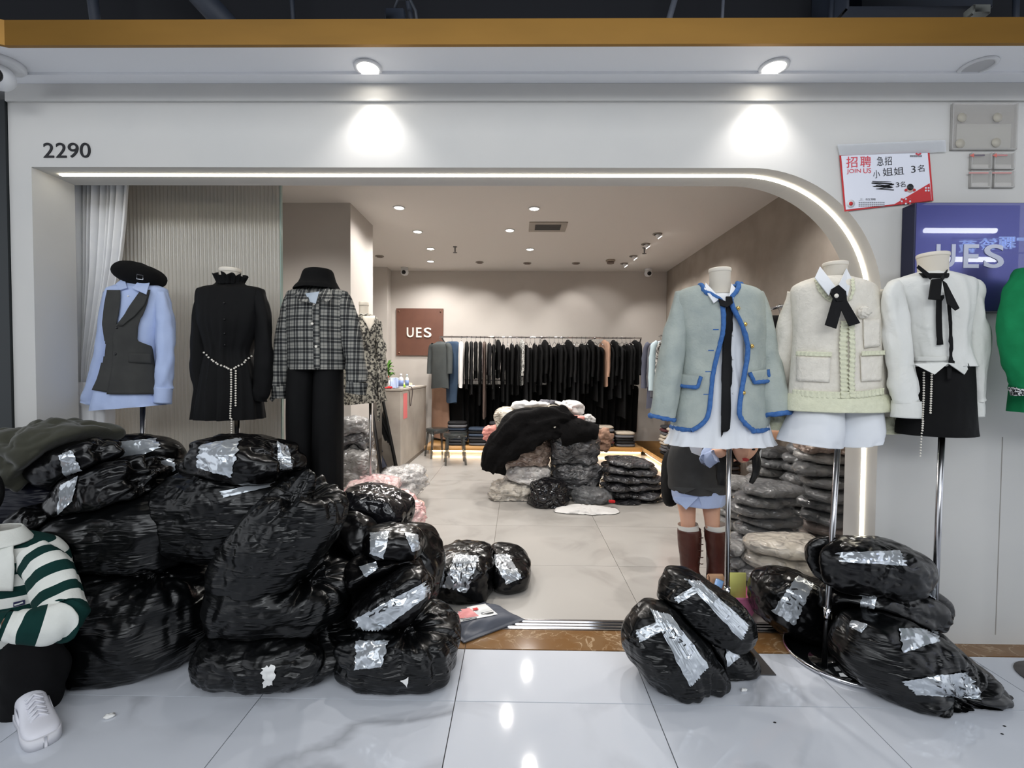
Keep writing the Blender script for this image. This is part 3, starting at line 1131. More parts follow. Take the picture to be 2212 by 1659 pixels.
grid('shirt_sleeve', sleeve([(344, 634, 32, -.01), (354, 690, 36, -.02), (357, 770, 38, -.03), (353, 838, 37, -.03)], Z, fold=.008, seed=2, m=44), blue, t, label='pale blue puffed sleeve')
c = grid('shirt_cuff', sleeve([(353, 836, 36, -.03), (351, 870, 35, -.03)], Z, fold=.002, m=8), blue, t, solid=.003)
grid('shirt_sleeve', sleeve([(242, 634, 30, .05), (232, 700, 36, .06), (220, 780, 38, .06), (200, 850, 36, .05), (194, 872, 30, .05)], Z, fold=.007, seed=3, m=40), blue, t)
v1 = panel('waistcoat_front', b, [(628, 236, 264), (660, 230, 262), (700, 226, 256), (740, 232, 253), (780, 226, 256), (820, 214, 249), (843, 204, 238, 848)], vest, t, .010, 14, label='charcoal waistcoat front, narrow side')
v2 = panel('waistcoat_front', b, [(628, 306, 326), (660, 287, 318), (690, 266, 305), (706, 255, 300), (735, 250, 298), (748, 252, 326), (790, 249, 330), (830, 242, 336), (852, 238, 339)], vest, t, .016, 18, label='charcoal waistcoat front with lapel and pocket')
b2 = bvh_of([v2, v1, sh])
panel('lapel', b2, [(630, 304, 324), (660, 284, 312), (684, 268, 292), (704, 256, 266)], vest, t, .010, 8)
patch('pocket_flap', b2, [(281, 762), (326, 764), (327, 786), (280, 783)], vest, t, 8, 4, .007, solid=.004)
dots('waistcoat_button', b2, [(253, 708)], 3, black_m, t, off=.003, squash=.5)
dots('waistcoat_button', b2, [(250, 765)], 3, black_m, t, off=.003, squash=.5)
dots('shirt_button', b2, [(277, 640)], 2, white_m, t, off=.002, squash=.5)
flap('collar', [(286, 623, -.10), (303, 603, -.06), (324, 608, -.05), (316, 636, -.11)], Z, blue, t)
flap('collar', [(251, 613, -.06), (268, 600, -.05), (275, 622, -.10), (259, 627, -.10)], Z, blue, t)
B = Blob(P(302, 594, Z), (.128, .11, .062), -16, 0, 2.2, 51, .05, .02, 4)
D, Fc = ico(4)
Vb = B.c + D * B.R(D)[:, None]
hat = mk('beret', Vb, Fc, beret_m, t, label='black wool beret')
bb = BVHTree.FromPolygons(Vb.tolist(), Fc)
strokes('buckle', bb, [[(296, 593), (309, 595), (309, 604), (296, 602), (296, 593)]], 1.8, chrome, t, .003)

# ---- M2 black dress
blk = fab('black_crepe', srgb(8, 8, 9), srgb(11, 11, 12), .75, (9, .01, .5))
T2 = [(604, 474, 522, .045), (616, 462, 532, .05), (622, 436, 562, .075), (634, 426, 572, .09), (690, 430, 567, .115), (730, 440, 554, .105), (762, 445, 543, .095), (800, 436, 554, .11), (860, 426, 564, .125), (904, 420, 568, .13)]
t, pb = mannequin('mannequin in a black ruffle-necked dress with a pearl chain belt', Z, (497, 580, 20, 610, 20), T2, (512, 900, 512, 2.5))
obst(MB().lathe(pb, [(.14, .001), (.14, .005), (.02, .010)]).mk('base', dark_steel, t))
dr = grid('dress', loft(T2, Z, n=96, m=60, fold=(.002, .020, 5), seed=4, taper=1.5), blk, t, label='black crepe dress')
b = bvh_of([dr])
for xs, sd in (([446, 434, 432, 438, 446], 5), ([556, 567, 570, 566, 562], 6)):
    grid('dress_sleeve', sleeve([(xs[0], 632, 30, -.01), (xs[1], 690, 36, -.02), (xs[2], 780, 38, -.03), (xs[3], 840, 36, -.03), (xs[4], 866, 26, -.03)], Z, fold=.007, seed=sd, m=40), blk, t)
a = np.linspace(0, 2 * np.pi, 120, endpoint=False)
V = np.zeros((7, 120, 3))
for i in range(7):
    u = i / 6
    c0 = P(498, 618 - 22 * u, Z)
    rr = .058 + .016 * u + .012 * u * np.sin(a * 17 + u)
    V[i] = np.stack([c0[0] + rr * np.sin(a), c0[1] - rr * np.cos(a), c0[2] + .008 * u * np.sin(a * 11 + 1)], -1)
grid('ruffle_collar', V, blk, t, solid=.002)
for y in (655, 690, 720, 745):
    dots('dress_button', b, [(485, y)], 2.2, black_m, t, off=.003)
pearl = M('pearl', srgb(228, 222, 210), .2, spec=.7)
bel = along([(443, 762), (458, 778), (478, 790), (500, 799), (522, 788), (541, 770)], 5.5)
dots('pearl_belt', b, bel, 2.5, pearl, t, 'stuff', .006, label='chain of small pearls round the waist')
dots('pearl_drop', b, along([(500, 800), (500, 903)], 5), 2.4, pearl, t, 'stuff', .008)
dots('pearl_drop', None, along([(500, 905), (500, 946)], 5), 2.2, pearl, t, 'stuff', Z=Z - .12)
dots('pearl_drop', b, along([(509, 802), (509, 876)], 5), 2.4, pearl, t, 'stuff', .008)

# ---- M3 plaid shirt
def plaid_mat():
    m = bpy.data.materials.new('plaid_flannel')
    m.use_nodes = True
    nt = m.node_tree
    L = nt.links.new
    b = nt.nodes['Principled BSDF']
    b.inputs['Roughness'].default_value = .85
    tc = nt.nodes.new('ShaderNodeTexCoord')
    sp = nt.nodes.new('ShaderNodeSeparateXYZ')
    L(tc.outputs['Object'], sp.inputs[0])
    def mth(op, a, bb):
        n = nt.nodes.new('ShaderNodeMath'); n.operation = op
        for k, v in enumerate((a, bb)):
            if v is None: continue
            if isinstance(v, (int, float)): n.inputs[k].default_value = v
            else: L(v, n.inputs[k])
        return n.outputs[0]
    def axis(o, per):
        f = mth('FRACT', mth('DIVIDE', mth('ADD', o, 10.0), per), None)
        wide = mth('LESS_THAN', f, .5)
        line = mth('LESS_THAN', mth('ABSOLUTE', mth('SUBTRACT', f, .74), None), .035)
        line2 = mth('LESS_THAN', mth('ABSOLUTE', mth('SUBTRACT', f, .25), None), .03)
        return mth('ADD', mth('ADD', mth('MULTIPLY', wide, .33), mth('MULTIPLY', line, .4)), mth('MULTIPLY', line2, -.22))
    s = mth('ADD', axis(sp.outputs['X'], .0585), axis(sp.outputs['Z'], .0585))
    r = nt.nodes.new('ShaderNodeValToRGB')
    e = r.color_ramp.elements
    e[0].position, e[0].color = .02, srgb(18, 19, 21)
    e[1].position, e[1].color = .75, srgb(158, 156, 148)
    k = e.new(.33); k.color = srgb(70, 71, 70)
    L(s, r.inputs[0]); L(r.outputs[0], b.inputs['Base Color'])
    MATS['plaid_flannel'] = m
    return m


plaid = plaid_mat()
Z = 2.55
T3 = [(620, 662, 706, .05), (627, 632, 740, .075), (640, 619, 752, .095), (700, 621, 750, .118), (760, 622, 748, .118), (798, 622, 746, .122)]
t, pb = mannequin('mannequin in a black and grey plaid shirt, black trousers and bucket hat', Z, (684, 600, 18, 626, 20), T3, (682, 1000, 682, 2.55))
obst(MB().lathe(pb, [(.14, .001), (.14, .005), (.02, .010)]).mk('base', dark_steel, t))
sh = grid('shirt', loft(T3, Z, fold=(.002, .008, 3), seed=7, **DEEP), plaid, t, label='black and grey plaid flannel shirt')
b = bvh_of([sh])
grid('shirt_sleeve', sleeve([(636, 636, 30, -.01), (622, 690, 38, -.02), (610, 770, 40, -.03), (604, 834, 36, -.03)], Z, fold=.006, seed=8, m=44), plaid, t)
grid('shirt_cuff', sleeve([(604, 832, 34, -.03), (602, 860, 30, -.03)], Z, fold=.004, m=8), plaid, t, solid=.003)
flap('cuff_tie', [(590, 850, -.05), (600, 855, -.05), (588, 868, -.05), (582, 862, -.05)], Z, plaid, t)
grid('shirt_sleeve', sleeve([(738, 636, 32, -.01), (754, 690, 40, -.02), (766, 770, 44, -.03), (772, 826, 46, -.03)], Z, fold=.006, seed=9, m=44), plaid, t)
grid('shirt_cuff', sleeve([(772, 824, 46, -.03), (768, 850, 44, -.03)], Z, fold=.004, m=8), plaid, t, solid=.003)
panel('button_placket', b, [(640, 674, 690), (700, 676, 690), (796, 678, 691)], plaid, t, .005, 4, solid=.002)
flap('inner_neck', [(660, 634, -.115), (690, 630, -.115), (682, 656, -.135), (668, 652, -.13)], Z, M('pale_lining', srgb(176, 186, 196), .8), t)
flap('collar', [(638, 636, -.10), (662, 620, -.08), (669, 654, -.145), (646, 650, -.135)], Z, plaid, t)
flap('collar', [(688, 634, -.12), (710, 621, -.08), (720, 642, -.12), (706, 653, -.145), (692, 644, -.145)], Z, plaid, t)
for x, y in ((686, 636), (679, 657), (675, 700), (683, 749)):
    dots('shirt_button', b, [(x, y)], 3.2, pearl, t, off=.009, squash=.5)
mb = MB()
for xs, sd in (((624, 684), 10), ((680, 740), 11)):
    V = loft([(786, xs[0] + 2, xs[1], .085), (860, xs[0] - 1, xs[1], .1), (1000, xs[0] - 2, xs[1] - 1, .105), (1150, xs[0] - 3, xs[1] - 1, .11), (1290, xs[0] - 4, xs[1], .115)], Z, 40, 50, (.003, .012, 3), sd)
    mb.add(V.reshape(-1, 3), gridf(50, 40, True))
obst(mb.mk('trousers', blk, t, label='wide black trousers'))
V = loft([(582, 676, 704, .03), (585, 660, 716, .075), (604, 653, 722, .092), (613, 649, 726, .105), (620, 644, 729, .125), (627, 640, 732, .135)], Z, 48, 24, (.0, .006, 2), 12)
grid('bucket_hat', V, beret_m, t, cap=(1, 0), solid=.003, label='black felt bucket hat')

# ---- M4 floral dress, deeper in the shop
flo = M('floral_print', srgb(40, 38, 36), .85, var=(46, srgb(158, 154, 142), .06), bump=(8, .012, .5))
Z = 4.2
T4 = [(680, 778, 806, .07), (690, 764, 816, .10), (720, 760, 818, .14), (760, 766, 814, .13), (800, 758, 824, .16), (850, 748, 830, .2), (874, 743, 833, .21, 0, 866)]
t, pb = mannequin('mannequin in a black and white floral wrap dress by the counter', Z, (786, 652, 10, 680, 11), T4, (800, 880, 800, 4.2))
MB().lathe(pb, [(.14, .001), (.14, .006), (.02, .012)]).mk('base', dark_steel, t)
dr = grid('dress', loft(T4, Z, n=72, m=48, fold=(.006, .035, 4), seed=13), flo, t, label='black and white floral print dress')
b = bvh_of([dr])
grid('dress_sleeve', sleeve([(814, 696, 18, -.02), (822, 750, 20, -.04), (826, 800, 24, -.05), (823, 835, 26, -.05)], Z, fold=.014, seed=14), flo, t)
grid('dress_sleeve', sleeve([(766, 696, 18, 0), (758, 750, 20, -.02), (752, 800, 24, -.02), (750, 840, 26, -.02)], Z, fold=.014, seed=15), flo, t)
panel('chest', b, [(678, 782, 808), (690, 785, 808), (700, 790, 806), (716, 797, 799)], cream, t, .01, 6)
panel('dress_tie', None or b, [(800, 812, 822), (866, 813, 823)], flo, t, .03, 3)
flap('dress_tie', [(813, 864, -.22), (824, 864, -.22), (820, 910, -.22), (815, 910, -.22)], Z, flo, t)
band('necklace', [P(779, 677, Z - .07), P(786, 680, Z - .1), P(794, 677, Z - .07)], .01, pearl, t)

# ---- M5 grey-blue jacket with blue trim
jac = fab('grey_blue_tweed', srgb(178, 185, 178), srgb(156, 165, 162), .9, (70, .004, .8), vs=(10, 10, 60) if False else 12)
trim_b = fab('blue_fringe', srgb(78, 120, 180), srgb(60, 100, 160), .9, (120, .004, .8), vs=60)
wht = fab('white_cotton', srgb(230, 232, 235), srgb(222, 225, 230), .8, (6, .012, .45), vs=3)
ivory = fab('ivory_cotton', srgb(228, 228, 224), srgb(220, 220, 214), .8, (9, .02, .7), vs=3)
gold = M('gold_button', srgb(230, 190, 110), .2, metal=1.0)
Z = 2.34
T5 = [(636, 1518, 1596, .05), (650, 1486, 1622, .085), (700, 1480, 1628, .11), (770, 1486, 1620, .105), (850, 1472, 1640, .135), (900, 1456, 1654, .145), (940, 1446, 1664, .15), (958, 1436, 1672, .16)]
t, pb = mannequin('mannequin in a grey-blue jacket with blue fringed trim and a narrow black tie', Z, (1555, 580, 22, 622, 23), T5, (1576, 955, 1572, 2.34), basepos=(1.08, 2.30))
V = np.array([P(1575, 1390, 2.36), P(1625, 1393, 2.36), P(1690, 1462, 2.06), P(1500, 1462, 2.06)])
q = [(.86, 2.06), (1.17, 2.06), (1.17, 2.42), (.90, 2.42)]
V = [(x, y, z) for z in (.001, .005) for x, y in q]
obst(mk('base', V, [(3, 2, 1, 0), (4, 5, 6, 7), (0, 1, 5, 4), (1, 2, 6, 5), (2, 3, 7, 6), (3, 0, 4, 7)], dark_steel, t, smooth=False))
dr = grid('dress', loft(T5, Z, n=140, m=60, fold=(.001, .018, 7), seed=16, taper=2), wht, t, label='white pleated shirt dress under the jacket')
J = [(616, 1512, 1600, .062), (625, 1478, 1632, .09), (638, 1461, 1645, .108), (660, 1458, 1648, .12), (712, 1464, 1650, .135), (757, 1471, 1650, .13), (810, 1468, 1652, .14), (880, 1456, 1656, .16), (905, 1453, 1655, .165), (923, 1453, 1650, .165)]
O = [(1518, 1593), (1520, 1595), (1526, 1589), (1556, 1577), (1561, 1602), (1552, 1614), (1541, 1606), (1534, 1595), (1524, 1606), (1503, 1632)]
JV = loft(J, Z, n=90, m=64, fold=(.001, .006, 3), seed=17, opening=O)
jk = grid('jacket', JV, jac, t, closed=False, solid=.006, label='grey-blue tweed jacket')
b = bvh_of([jk])
for k_, e in ((0, JV[:, 0]), (1, JV[:, -1])):
    band('jacket_trim', e + [0, -.004, 0], .022, trim_b, t, wob=.004, label='blue fringed trim down the front edge')
band('jacket_trim', JV[-1] + [0, -.002, .0], .022, trim_b, t, wob=.004, label='blue fringed trim round the hem')
band('jacket_trim', np.concatenate([JV[0, ::3], JV[0, -1:]]) + [0, -.002, 0], .02, trim_b, t, wob=.004, label='blue fringed trim round the neck')
for pts, sd in (([(1476, 634, 34, 0), (1463, 700, 44, -.02), (1450, 780, 52, -.03), (1440, 850, 54, -.04), (1430, 902, 52, -.04)], 18), ([(1632, 634, 34, 0), (1646, 700, 44, -.02), (1660, 780, 50, -.03), (1672, 850, 54, -.08), (1681, 894, 54, -.10)], 19)):
    SV = sleeve(pts, Z, n=32, m=44, fold=.006, seed=sd)
    grid('jacket_sleeve', SV, jac, t, solid=.004)
    r = SV[-1]
    band('cuff_trim', np.concatenate([r, r[:1]]), .022, trim_b, t, wob=.004, label='blue fringed cuff trim')
bt = bvh_of([jk, dr])
for q in ([(1462, 807), (1516, 813), (1508, 838), (1459, 832)], [(1614, 804), (1651, 798), (1655, 824), (1624, 827)]):
    f = patch('pocket_flap', b, q, jac, t, 10, 5, .012, solid=.006)
    fb = bvh_of([f])
    pts = []
    for a0, b0 in ((q[0], q[3]), (q[3], q[2]), (q[2], q[1])):
        for u in np.linspace(.04, .96, 8):
            h = cast(b, a0[0] + (b0[0] - a0[0]) * u, a0[1] + (b0[1] - a0[1]) * u, .016)
            if h is not None: pts.append(h)
    band('flap_trim', pts, .018, trim_b, t, wob=.003, label='blue fringed flap edge')
for x, y in ((1592, 667), (1607, 701), (1621, 748), (1604, 849)):
    dots('gold_button', b, [(x, y)], 4.5, gold, t, off=.010, squash=.7)
for y, x in ((712, 1548), (757, 1538), (803, 1532), (852, 1528)):
    strokes('buttonhole', b, [[(x - 8, y), (x + 4, y)]], 2, trim_b, t, .005)
for y in (724, 776, 800, 850):
    dots('shirt_button', bt, [(1583, y)], 2, white_m, t, off=.003, squash=.5)
flap('collar', [(1524, 611, -.06), (1540, 628, -.10), (1556, 645, -.125), (1542, 655, -.135), (1521, 624, -.10)], Z, wht, t, label='white shirt collar')
flap('collar', [(1580, 613, -.06), (1591, 626, -.09), (1584, 645, -.13), (1574, 645, -.125)], Z, wht, t, label='white shirt collar')
tie_m = fab('black_satin', srgb(10, 10, 12), srgb(14, 14, 16), .6)
panel('tie', dr and bvh_of([dr]), [(650, 1565, 1580), (757, 1559, 1577), (880, 1556, 1573), (930, 1555, 1571, 926), (945, 1555, 1557, 940)], tie_m, t, .020, 5, 60, .003, label='narrow black tie')
flap('tie_knot', [(1552, 645, -.135), (1568, 652, -.14), (1568, 641, -.135), (1580, 641, -.135), (1583, 655, -.145), (1570, 664, -.15), (1556, 660, -.145)], Z, tie_m, t, .008)

# ---- M6 cream jacket
crm = fab('cream_tweed', srgb(234, 228, 216), srgb(222, 216, 204), .92, (60, .005, .9), vs=30)
frill_m = fab('pale_yellow_frill', srgb(226, 226, 200), srgb(216, 216, 190), .9, (90, .004, .8), vs=50)
Z = 2.2
T6 = [(600, 1756, 1836, .06), (610, 1728, 1872, .085), (624, 1712, 1890, .105), (660, 1714, 1898, .12), (720, 1718, 1902, .13), (780, 1714, 1905, .13), (840, 1709, 1908, .135), (860, 1706, 1910, .138)]
base_c = npc([1.57, 2.21, 0])
t, pb = mannequin('mannequin in a cream frilled jacket and black bow on a chrome disc stand', Z, (1804, 567, 23, 604, 25), T6, (1812, 962, 1787, 2.12), basepos=base_c)
obst(MB().lathe(base_c, [(.232, .001), (.236, .005)], 48).mk('base', M('smoked_glass', srgb(16, 18, 19), .05, spec=.8), t))
rim = base_c + np.stack([.24 * np.cos(np.linspace(0, 2 * np.pi, 64, endpoint=False)), .24 * np.sin(np.linspace(0, 2 * np.pi, 64, endpoint=False)), np.full(64, .012)], -1)
obst(MB().tube(rim, .011, 8, closed=True).mk('base_rim', chrome, t))
jk = grid('jacket', loft(T6, Z, fold=(.001, .006, 3), seed=20, **DEEP), crm, t, label='cream tweed jacket')
b = bvh_of([jk])
V = loft([(850, 1706, 1911, .140), (866, 1703, 1915, .152), (886, 1700, 1918, .158)], Z, 90, 12, (.002, .008, 5), 21)
grid('organza_hem', V, frill_m, t, solid=.002, label='sheer pale frill under the hem')


def ruffle(name, line3, wid, axis, mat, parent, wav=.006, per=.02, **k):
    """pleated frill along a line; axis = direction of its width"""
    line3 = np.asarray(line3, float)
    d = np.concatenate([[0], np.cumsum(np.linalg.norm(np.diff(line3, axis=0), axis=1))])
    m = max(8, int(d[-1] / per * 6))
    s = np.linspace(0, d[-1], m)
    L3 = np.stack([np.interp(s, d, line3[:, j]) for j in range(3)], -1)
    V = np.zeros((m, 5, 3))
    for j in range(5):
        u = j / 4
        amp = wav * (.4 + abs(u - .5) * 1.2)
        V[:, j] = L3 + npc(axis) * wid * (u - .5)
        V[:, j, 1] += -.004 - amp * (np.sin(s / per * 6.28 + 1.5 * vnoise(np.stack([s * 30, s * 0, s * 0], -1))) * .5 + .5)
    return grid(name, V, mat, parent, False, solid=.0015, **k)


def bline(bv, pts, off=.004, step=6):
    out = [cast(bv, x, y, off) for x, y in along(pts, step)]
    return [h for h in out if h is not None]


ruffle('hem_frill', bline(b, [(1712, 848), (1760, 852), (1818, 854), (1860, 852), (1905, 845)]), .03, (0, 0, 1), frill_m, t, label='pale frill round the hem')
ruffle('front_frill', bline(b, [(1822, 694), (1818, 740), (1820, 800), (1822, 884)]), .034, (1, 0, 0), frill_m, t, .008, label='pale frill down the front')
ruffle('front_frill', bline(b, [(1836, 700), (1838, 760), (1836, 820), (1840, 884)]), .024, (1, 0, 0), frill_m, t, .008, label='pale frill down the front')
ruffle('neck_frill', bline(b, [(1760, 604), (1768, 625), (1782, 642), (1796, 650)]), .018, (.7, 0, .7), frill_m, t)
ruffle('neck_frill', bline(b, [(1838, 604), (1840, 630), (1832, 650)]), .018, (.8, 0, .3), frill_m, t)
for q, nm in (([(1722, 768), (1793, 770), (1791, 826), (1722, 823)], 0), ([(1856, 768), (1903, 766), (1901, 822), (1858, 824)], 1), ([(1862, 690), (1898, 690), (1897, 748), (1864, 752)], 2)):
    patch('patch_pocket', b, q, crm, t, 8, 8, .007, solid=.004)
    if nm < 2:
        ruffle('pocket_frill', bline(b, [(q[0][0], q[0][1] - 4), (q[1][0], q[1][1] - 4)], .01), .02, (0, 0, 1), frill_m, t)
for pts, sd in (([(1724, 632, 38, .05), (1704, 710, 48, .09), (1692, 800, 48, .13), (1686, 895, 44, .15)], 22), ([(1884, 632, 38, .0), (1900, 710, 46, .02), (1908, 800, 48, .03), (1916, 902, 46, .03)], 23)):
    SV = sleeve(pts, Z, n=32, m=40, fold=.006, seed=sd)
    grid('jacket_sleeve', SV, crm, t, solid=.004)
    x, y, wv, dy = pts[-1]
    dx = (pts[-1][0] - pts[-2][0]) * .12
    grid('cuff_frill', sleeve([(x, y - 4, wv, dy), (x + dx, y + 16, wv + 8, dy), (x + dx * 1.6, y + 32, wv + 16, dy)], Z, n=64, m=10, fold=.010, seed=sd + 5, k=9), frill_m, t, solid=.0015, label='pale yellow cuff frill')
flap('collar', [(1771, 576, -.05), (1788, 598, -.09), (1804, 619, -.125), (1790, 638, -.14), (1760, 600, -.09)], Z, wht, t, label='white shirt collar')
flap('collar', [(1828, 580, -.05), (1839, 602, -.08), (1830, 640, -.14), (1811, 617, -.125)], Z, wht, t, label='white shirt collar')
flap('bow_knot', [(1797, 624, -.145), (1810, 616, -.14), (1826, 630, -.145), (1828, 650, -.15), (1806, 652, -.155), (1794, 634, -.15)], Z, tie_m, t, .01)
flap('bow_tail', [(1800, 642, -.155), (1822, 652, -.15), (1806, 710, -.165), (1782, 702, -.165)], Z, tie_m, t, .004)
flap('bow_tail', [(1808, 650, -.15), (1826, 644, -.155), (1858, 698, -.165), (1834, 705, -.165)], Z, tie_m, t, .004)
dots('brooch', None, [(1807, 639)], 5, pearl, t, Z=Z - .158, squash=.5)
B = Blob(P(1866, 674, Z - .135), (.027, .022, .024), 0, 0, 2.2, 55, .1, .35, 4)
D, Fc = ico(4)
mk('fabric_flower', B.c + D * B.R(D)[:, None], Fc, crm, t, label='cream fabric rose')
mb = MB()
for rows, sd in (([(872, 1722, 1812, .10), (925, 1700, 1812, .135), (952, 1688, 1806, .14, 0, 964)], 24), ([(872, 1804, 1894, .10), (925, 1800, 1894, .135), (962, 1796, 1886, .14, 0, 946)], 25)):
    V = loft(rows, Z, 48, 24, (.002, .008, 3), sd)
    mb.add(V.reshape(-1, 3), gridf(24, 48, True))
mb.mk('shorts', wht, t, solid=.003, label='white flared shorts')

# ---- M7 white blouse and black skirt
Z = 2.115
T7 = [(590, 1978, 2050, .05), (600, 1946, 2082, .075), (612, 1924, 2104, .092), (660, 1940, 2094, .115), (720, 1952, 2086, .105), (760, 1960, 2088, .105), (792, 1968, 2096, .115)]
t, pb = mannequin('mannequin in a white puff-sleeved blouse, black ribbon tie and black skirt', Z, (2015, 548, 27, 590, 28), T7, (2036, 940, 2022, 2.12), basepos=(1.96, 2.13))
q = [(1.80, 1.985), (2.095, 1.985), (2.095, 2.29), (1.80, 2.29)]
V = [(x, y, z) for z in (.001, .005) for x, y in q]
obst(mk('base', V, [(3, 2, 1, 0), (4, 5, 6, 7), (0, 1, 5, 4), (1, 2, 6, 5), (2, 3, 7, 6), (3, 0, 4, 7)], dark_steel, t, smooth=False))
bl = grid('blouse', loft(T7, Z, fold=(.005, .014, 4), seed=26, **DEEP), ivory, t, solid=.003, label='white fitted blouse')
sk = grid('skirt', loft([(784, 1974, 2090, .10), (830, 1963, 2090, .115), (880, 1955, 2092, .122), (920, 1947, 2093, .13), (937, 1945, 2093, .132)], Z, 72, 36, (.001, .008, 3), 27), blk, t, cap=(1, 0), label='black mini skirt')
b = bvh_of([bl]); bs = bvh_of([sk, bl])
panel('blouse_point', b, [(770, 1974, 2049), (780, 1974, 2049)], ivory, t, .006, 8)
flap('blouse_point', [(1974, 786, -.10), (2049, 784, -.135), (2019, 809, -.135)], Z, ivory, t, .003)
flap('blouse_point', [(2047, 784, -.135), (2096, 788, -.09), (2083, 809, -.115)], Z, ivory, t, .003)
for pts, cuff, sd in (([(1950, 616, 26, .0), (1928, 632, 40, -.02), (1932, 700, 46, -.03), (1944, 770, 48, -.05), (1954, 835, 54, -.06), (1957, 868, 48, -.06)], [(1958, 866, 52, -.06), (1956, 902, 54, -.06)], 28), ([(2082, 614, 24, 0), (2100, 630, 36, 0), (2107, 690, 38, 0), (2110, 780, 40, -.01), (2106, 845, 38, -.01), (2105, 868, 32, -.01)], [(2105, 866, 33, -.01), (2105, 900, 33, -.01)], 29)):
    grid('blouse_sleeve', sleeve(pts, Z, n=32, m=44, fold=.010, seed=sd), ivory, t)
    grid('blouse_cuff', sleeve(cuff, Z, fold=.002, m=8), ivory, t, solid=.003)
rib = fab('black_velvet', srgb(12, 12, 13), srgb(16, 16, 17), .7)
panel('neck_ribbon', b, [(594, 1984, 2048), (602, 1992, 2044)], rib, t, .008, 10)
flap('neck_ribbon', [(1980, 578, -.055), (1984, 573, -.05), (2016, 598, -.11), (2010, 604, -.115)], Z, rib, t)
flap('neck_ribbon', [(2046, 582, -.05), (2048, 592, -.06), (2036, 606, -.11), (2032, 600, -.11)], Z, rib, t)
flap('bow_loop', [(2012, 604, -.125), (2034, 602, -.13), (2030, 648, -.15), (2006, 646, -.145)], Z, rib, t, .008)
flap('bow_tail', [(2036, 606, -.13), (2044, 612, -.135), (2072, 666, -.15), (2064, 671, -.15), (2046, 656, -.15)], Z, rib, t)
panel('bow_tail', b, [(640, 2020, 2031), (690, 2019, 2031), (745, 2020, 2031)], rib, t, .014, 3)
panel('bow_tail', bs, [(630, 2037, 2046), (700, 2040, 2050), (780, 2041, 2051), (822, 2042, 2051)], rib, t, .020, 3)
dots('pearl_drop', bs, along([(1997, 806), (1996, 860), (1992, 930)], 5), 2.5, pearl, t, 'stuff', .008, label='long strand of clear beads')
dots('pearl_drop', None, along([(1991, 936), (1988, 985)], 6), 2.0, pearl, t, 'stuff', Z=Z - .12)
dots('pearl_drop', bs, along([(2013, 810), (2010, 892)], 5), 2.5, pearl, t, 'stuff', .008, label='short strand of clear beads')

# ---- M8 green cardigan at the edge of the frame
grn = fab('green_knit', srgb(26, 132, 82), srgb(20, 116, 70), .9, (40, .004, .6))
chk = M('checked_cuff', srgb(24, 24, 26), .8, var=(130, srgb(222, 222, 222), .02))
Z = 2.05
T8 = [(566, 2262, 2340, .05), (576, 2230, 2372, .08), (592, 2206, 2396, .1), (700, 2210, 2392, .13), (800, 2205, 2400, .13), (890, 2196, 2410, .14)]
t, pb = mannequin('mannequin in a green knitted cardigan beside the illuminated shop sign', Z, (2300, 530, 24, 566, 25), T8, (2300, 900, 2300, 2.05))
MB().lathe(pb, [(.14, .001), (.14, .006), (.02, .012)]).mk('base', dark_steel, t)
grid('cardigan', loft(T8, Z, fold=(.002, .008, 3), seed=30, **DEEP), grn, t, label='green knitted cardigan')
grid('cardigan_sleeve', sleeve([(2222, 592, 46, 0), (2200, 640, 58, -.02), (2192, 720, 60, -.04), (2206, 800, 52, -.05), (2214, 836, 46, -.05)], Z, n=32, fold=.008, seed=31, m=40), grn, t, solid=.003)
grid('cardigan_cuff', sleeve([(2213, 832, 50, -.05), (2216, 850, 50, -.05)], Z, n=32, fold=.002, m=6), chk, t, solid=.003, label='checked cuff')

# ------------------------------------------------------------------ people
def skin_body(joints, bones, root=0, sub=2):
    """one continuous surface grown over a skeleton; joints (point, radius)"""
    me = bpy.data.meshes.new('s')
    me.from_pydata([tuple(j[0]) for j in joints], bones, [])
    o = bpy.data.objects.new('s', me)
    COL.objects.link(o)
    o.modifiers.new('k', 'SKIN')
    sv = me.skin_vertices[0].data
    for i, j in enumerate(joints):
        r = j[1] if isinstance(j[1], (tuple, list)) else (j[1], j[1])
        sv[i].radius = r
        sv[i].use_root = i == root
    md = o.modifiers.new('ss', 'SUBSURF'); md.levels = sub
    dg = bpy.context.evaluated_depsgraph_get(); dg.update()
    m2 = bpy.data.meshes.new_from_object(o.evaluated_get(dg))
    V = np.array([v.co[:] for v in m2.vertices]); Fc = [tuple(p.vertices) for p in m2.polygons]
    bpy.data.objects.remove(o); bpy.data.meshes.remove(me); bpy.data.meshes.remove(m2)
    return V, Fc


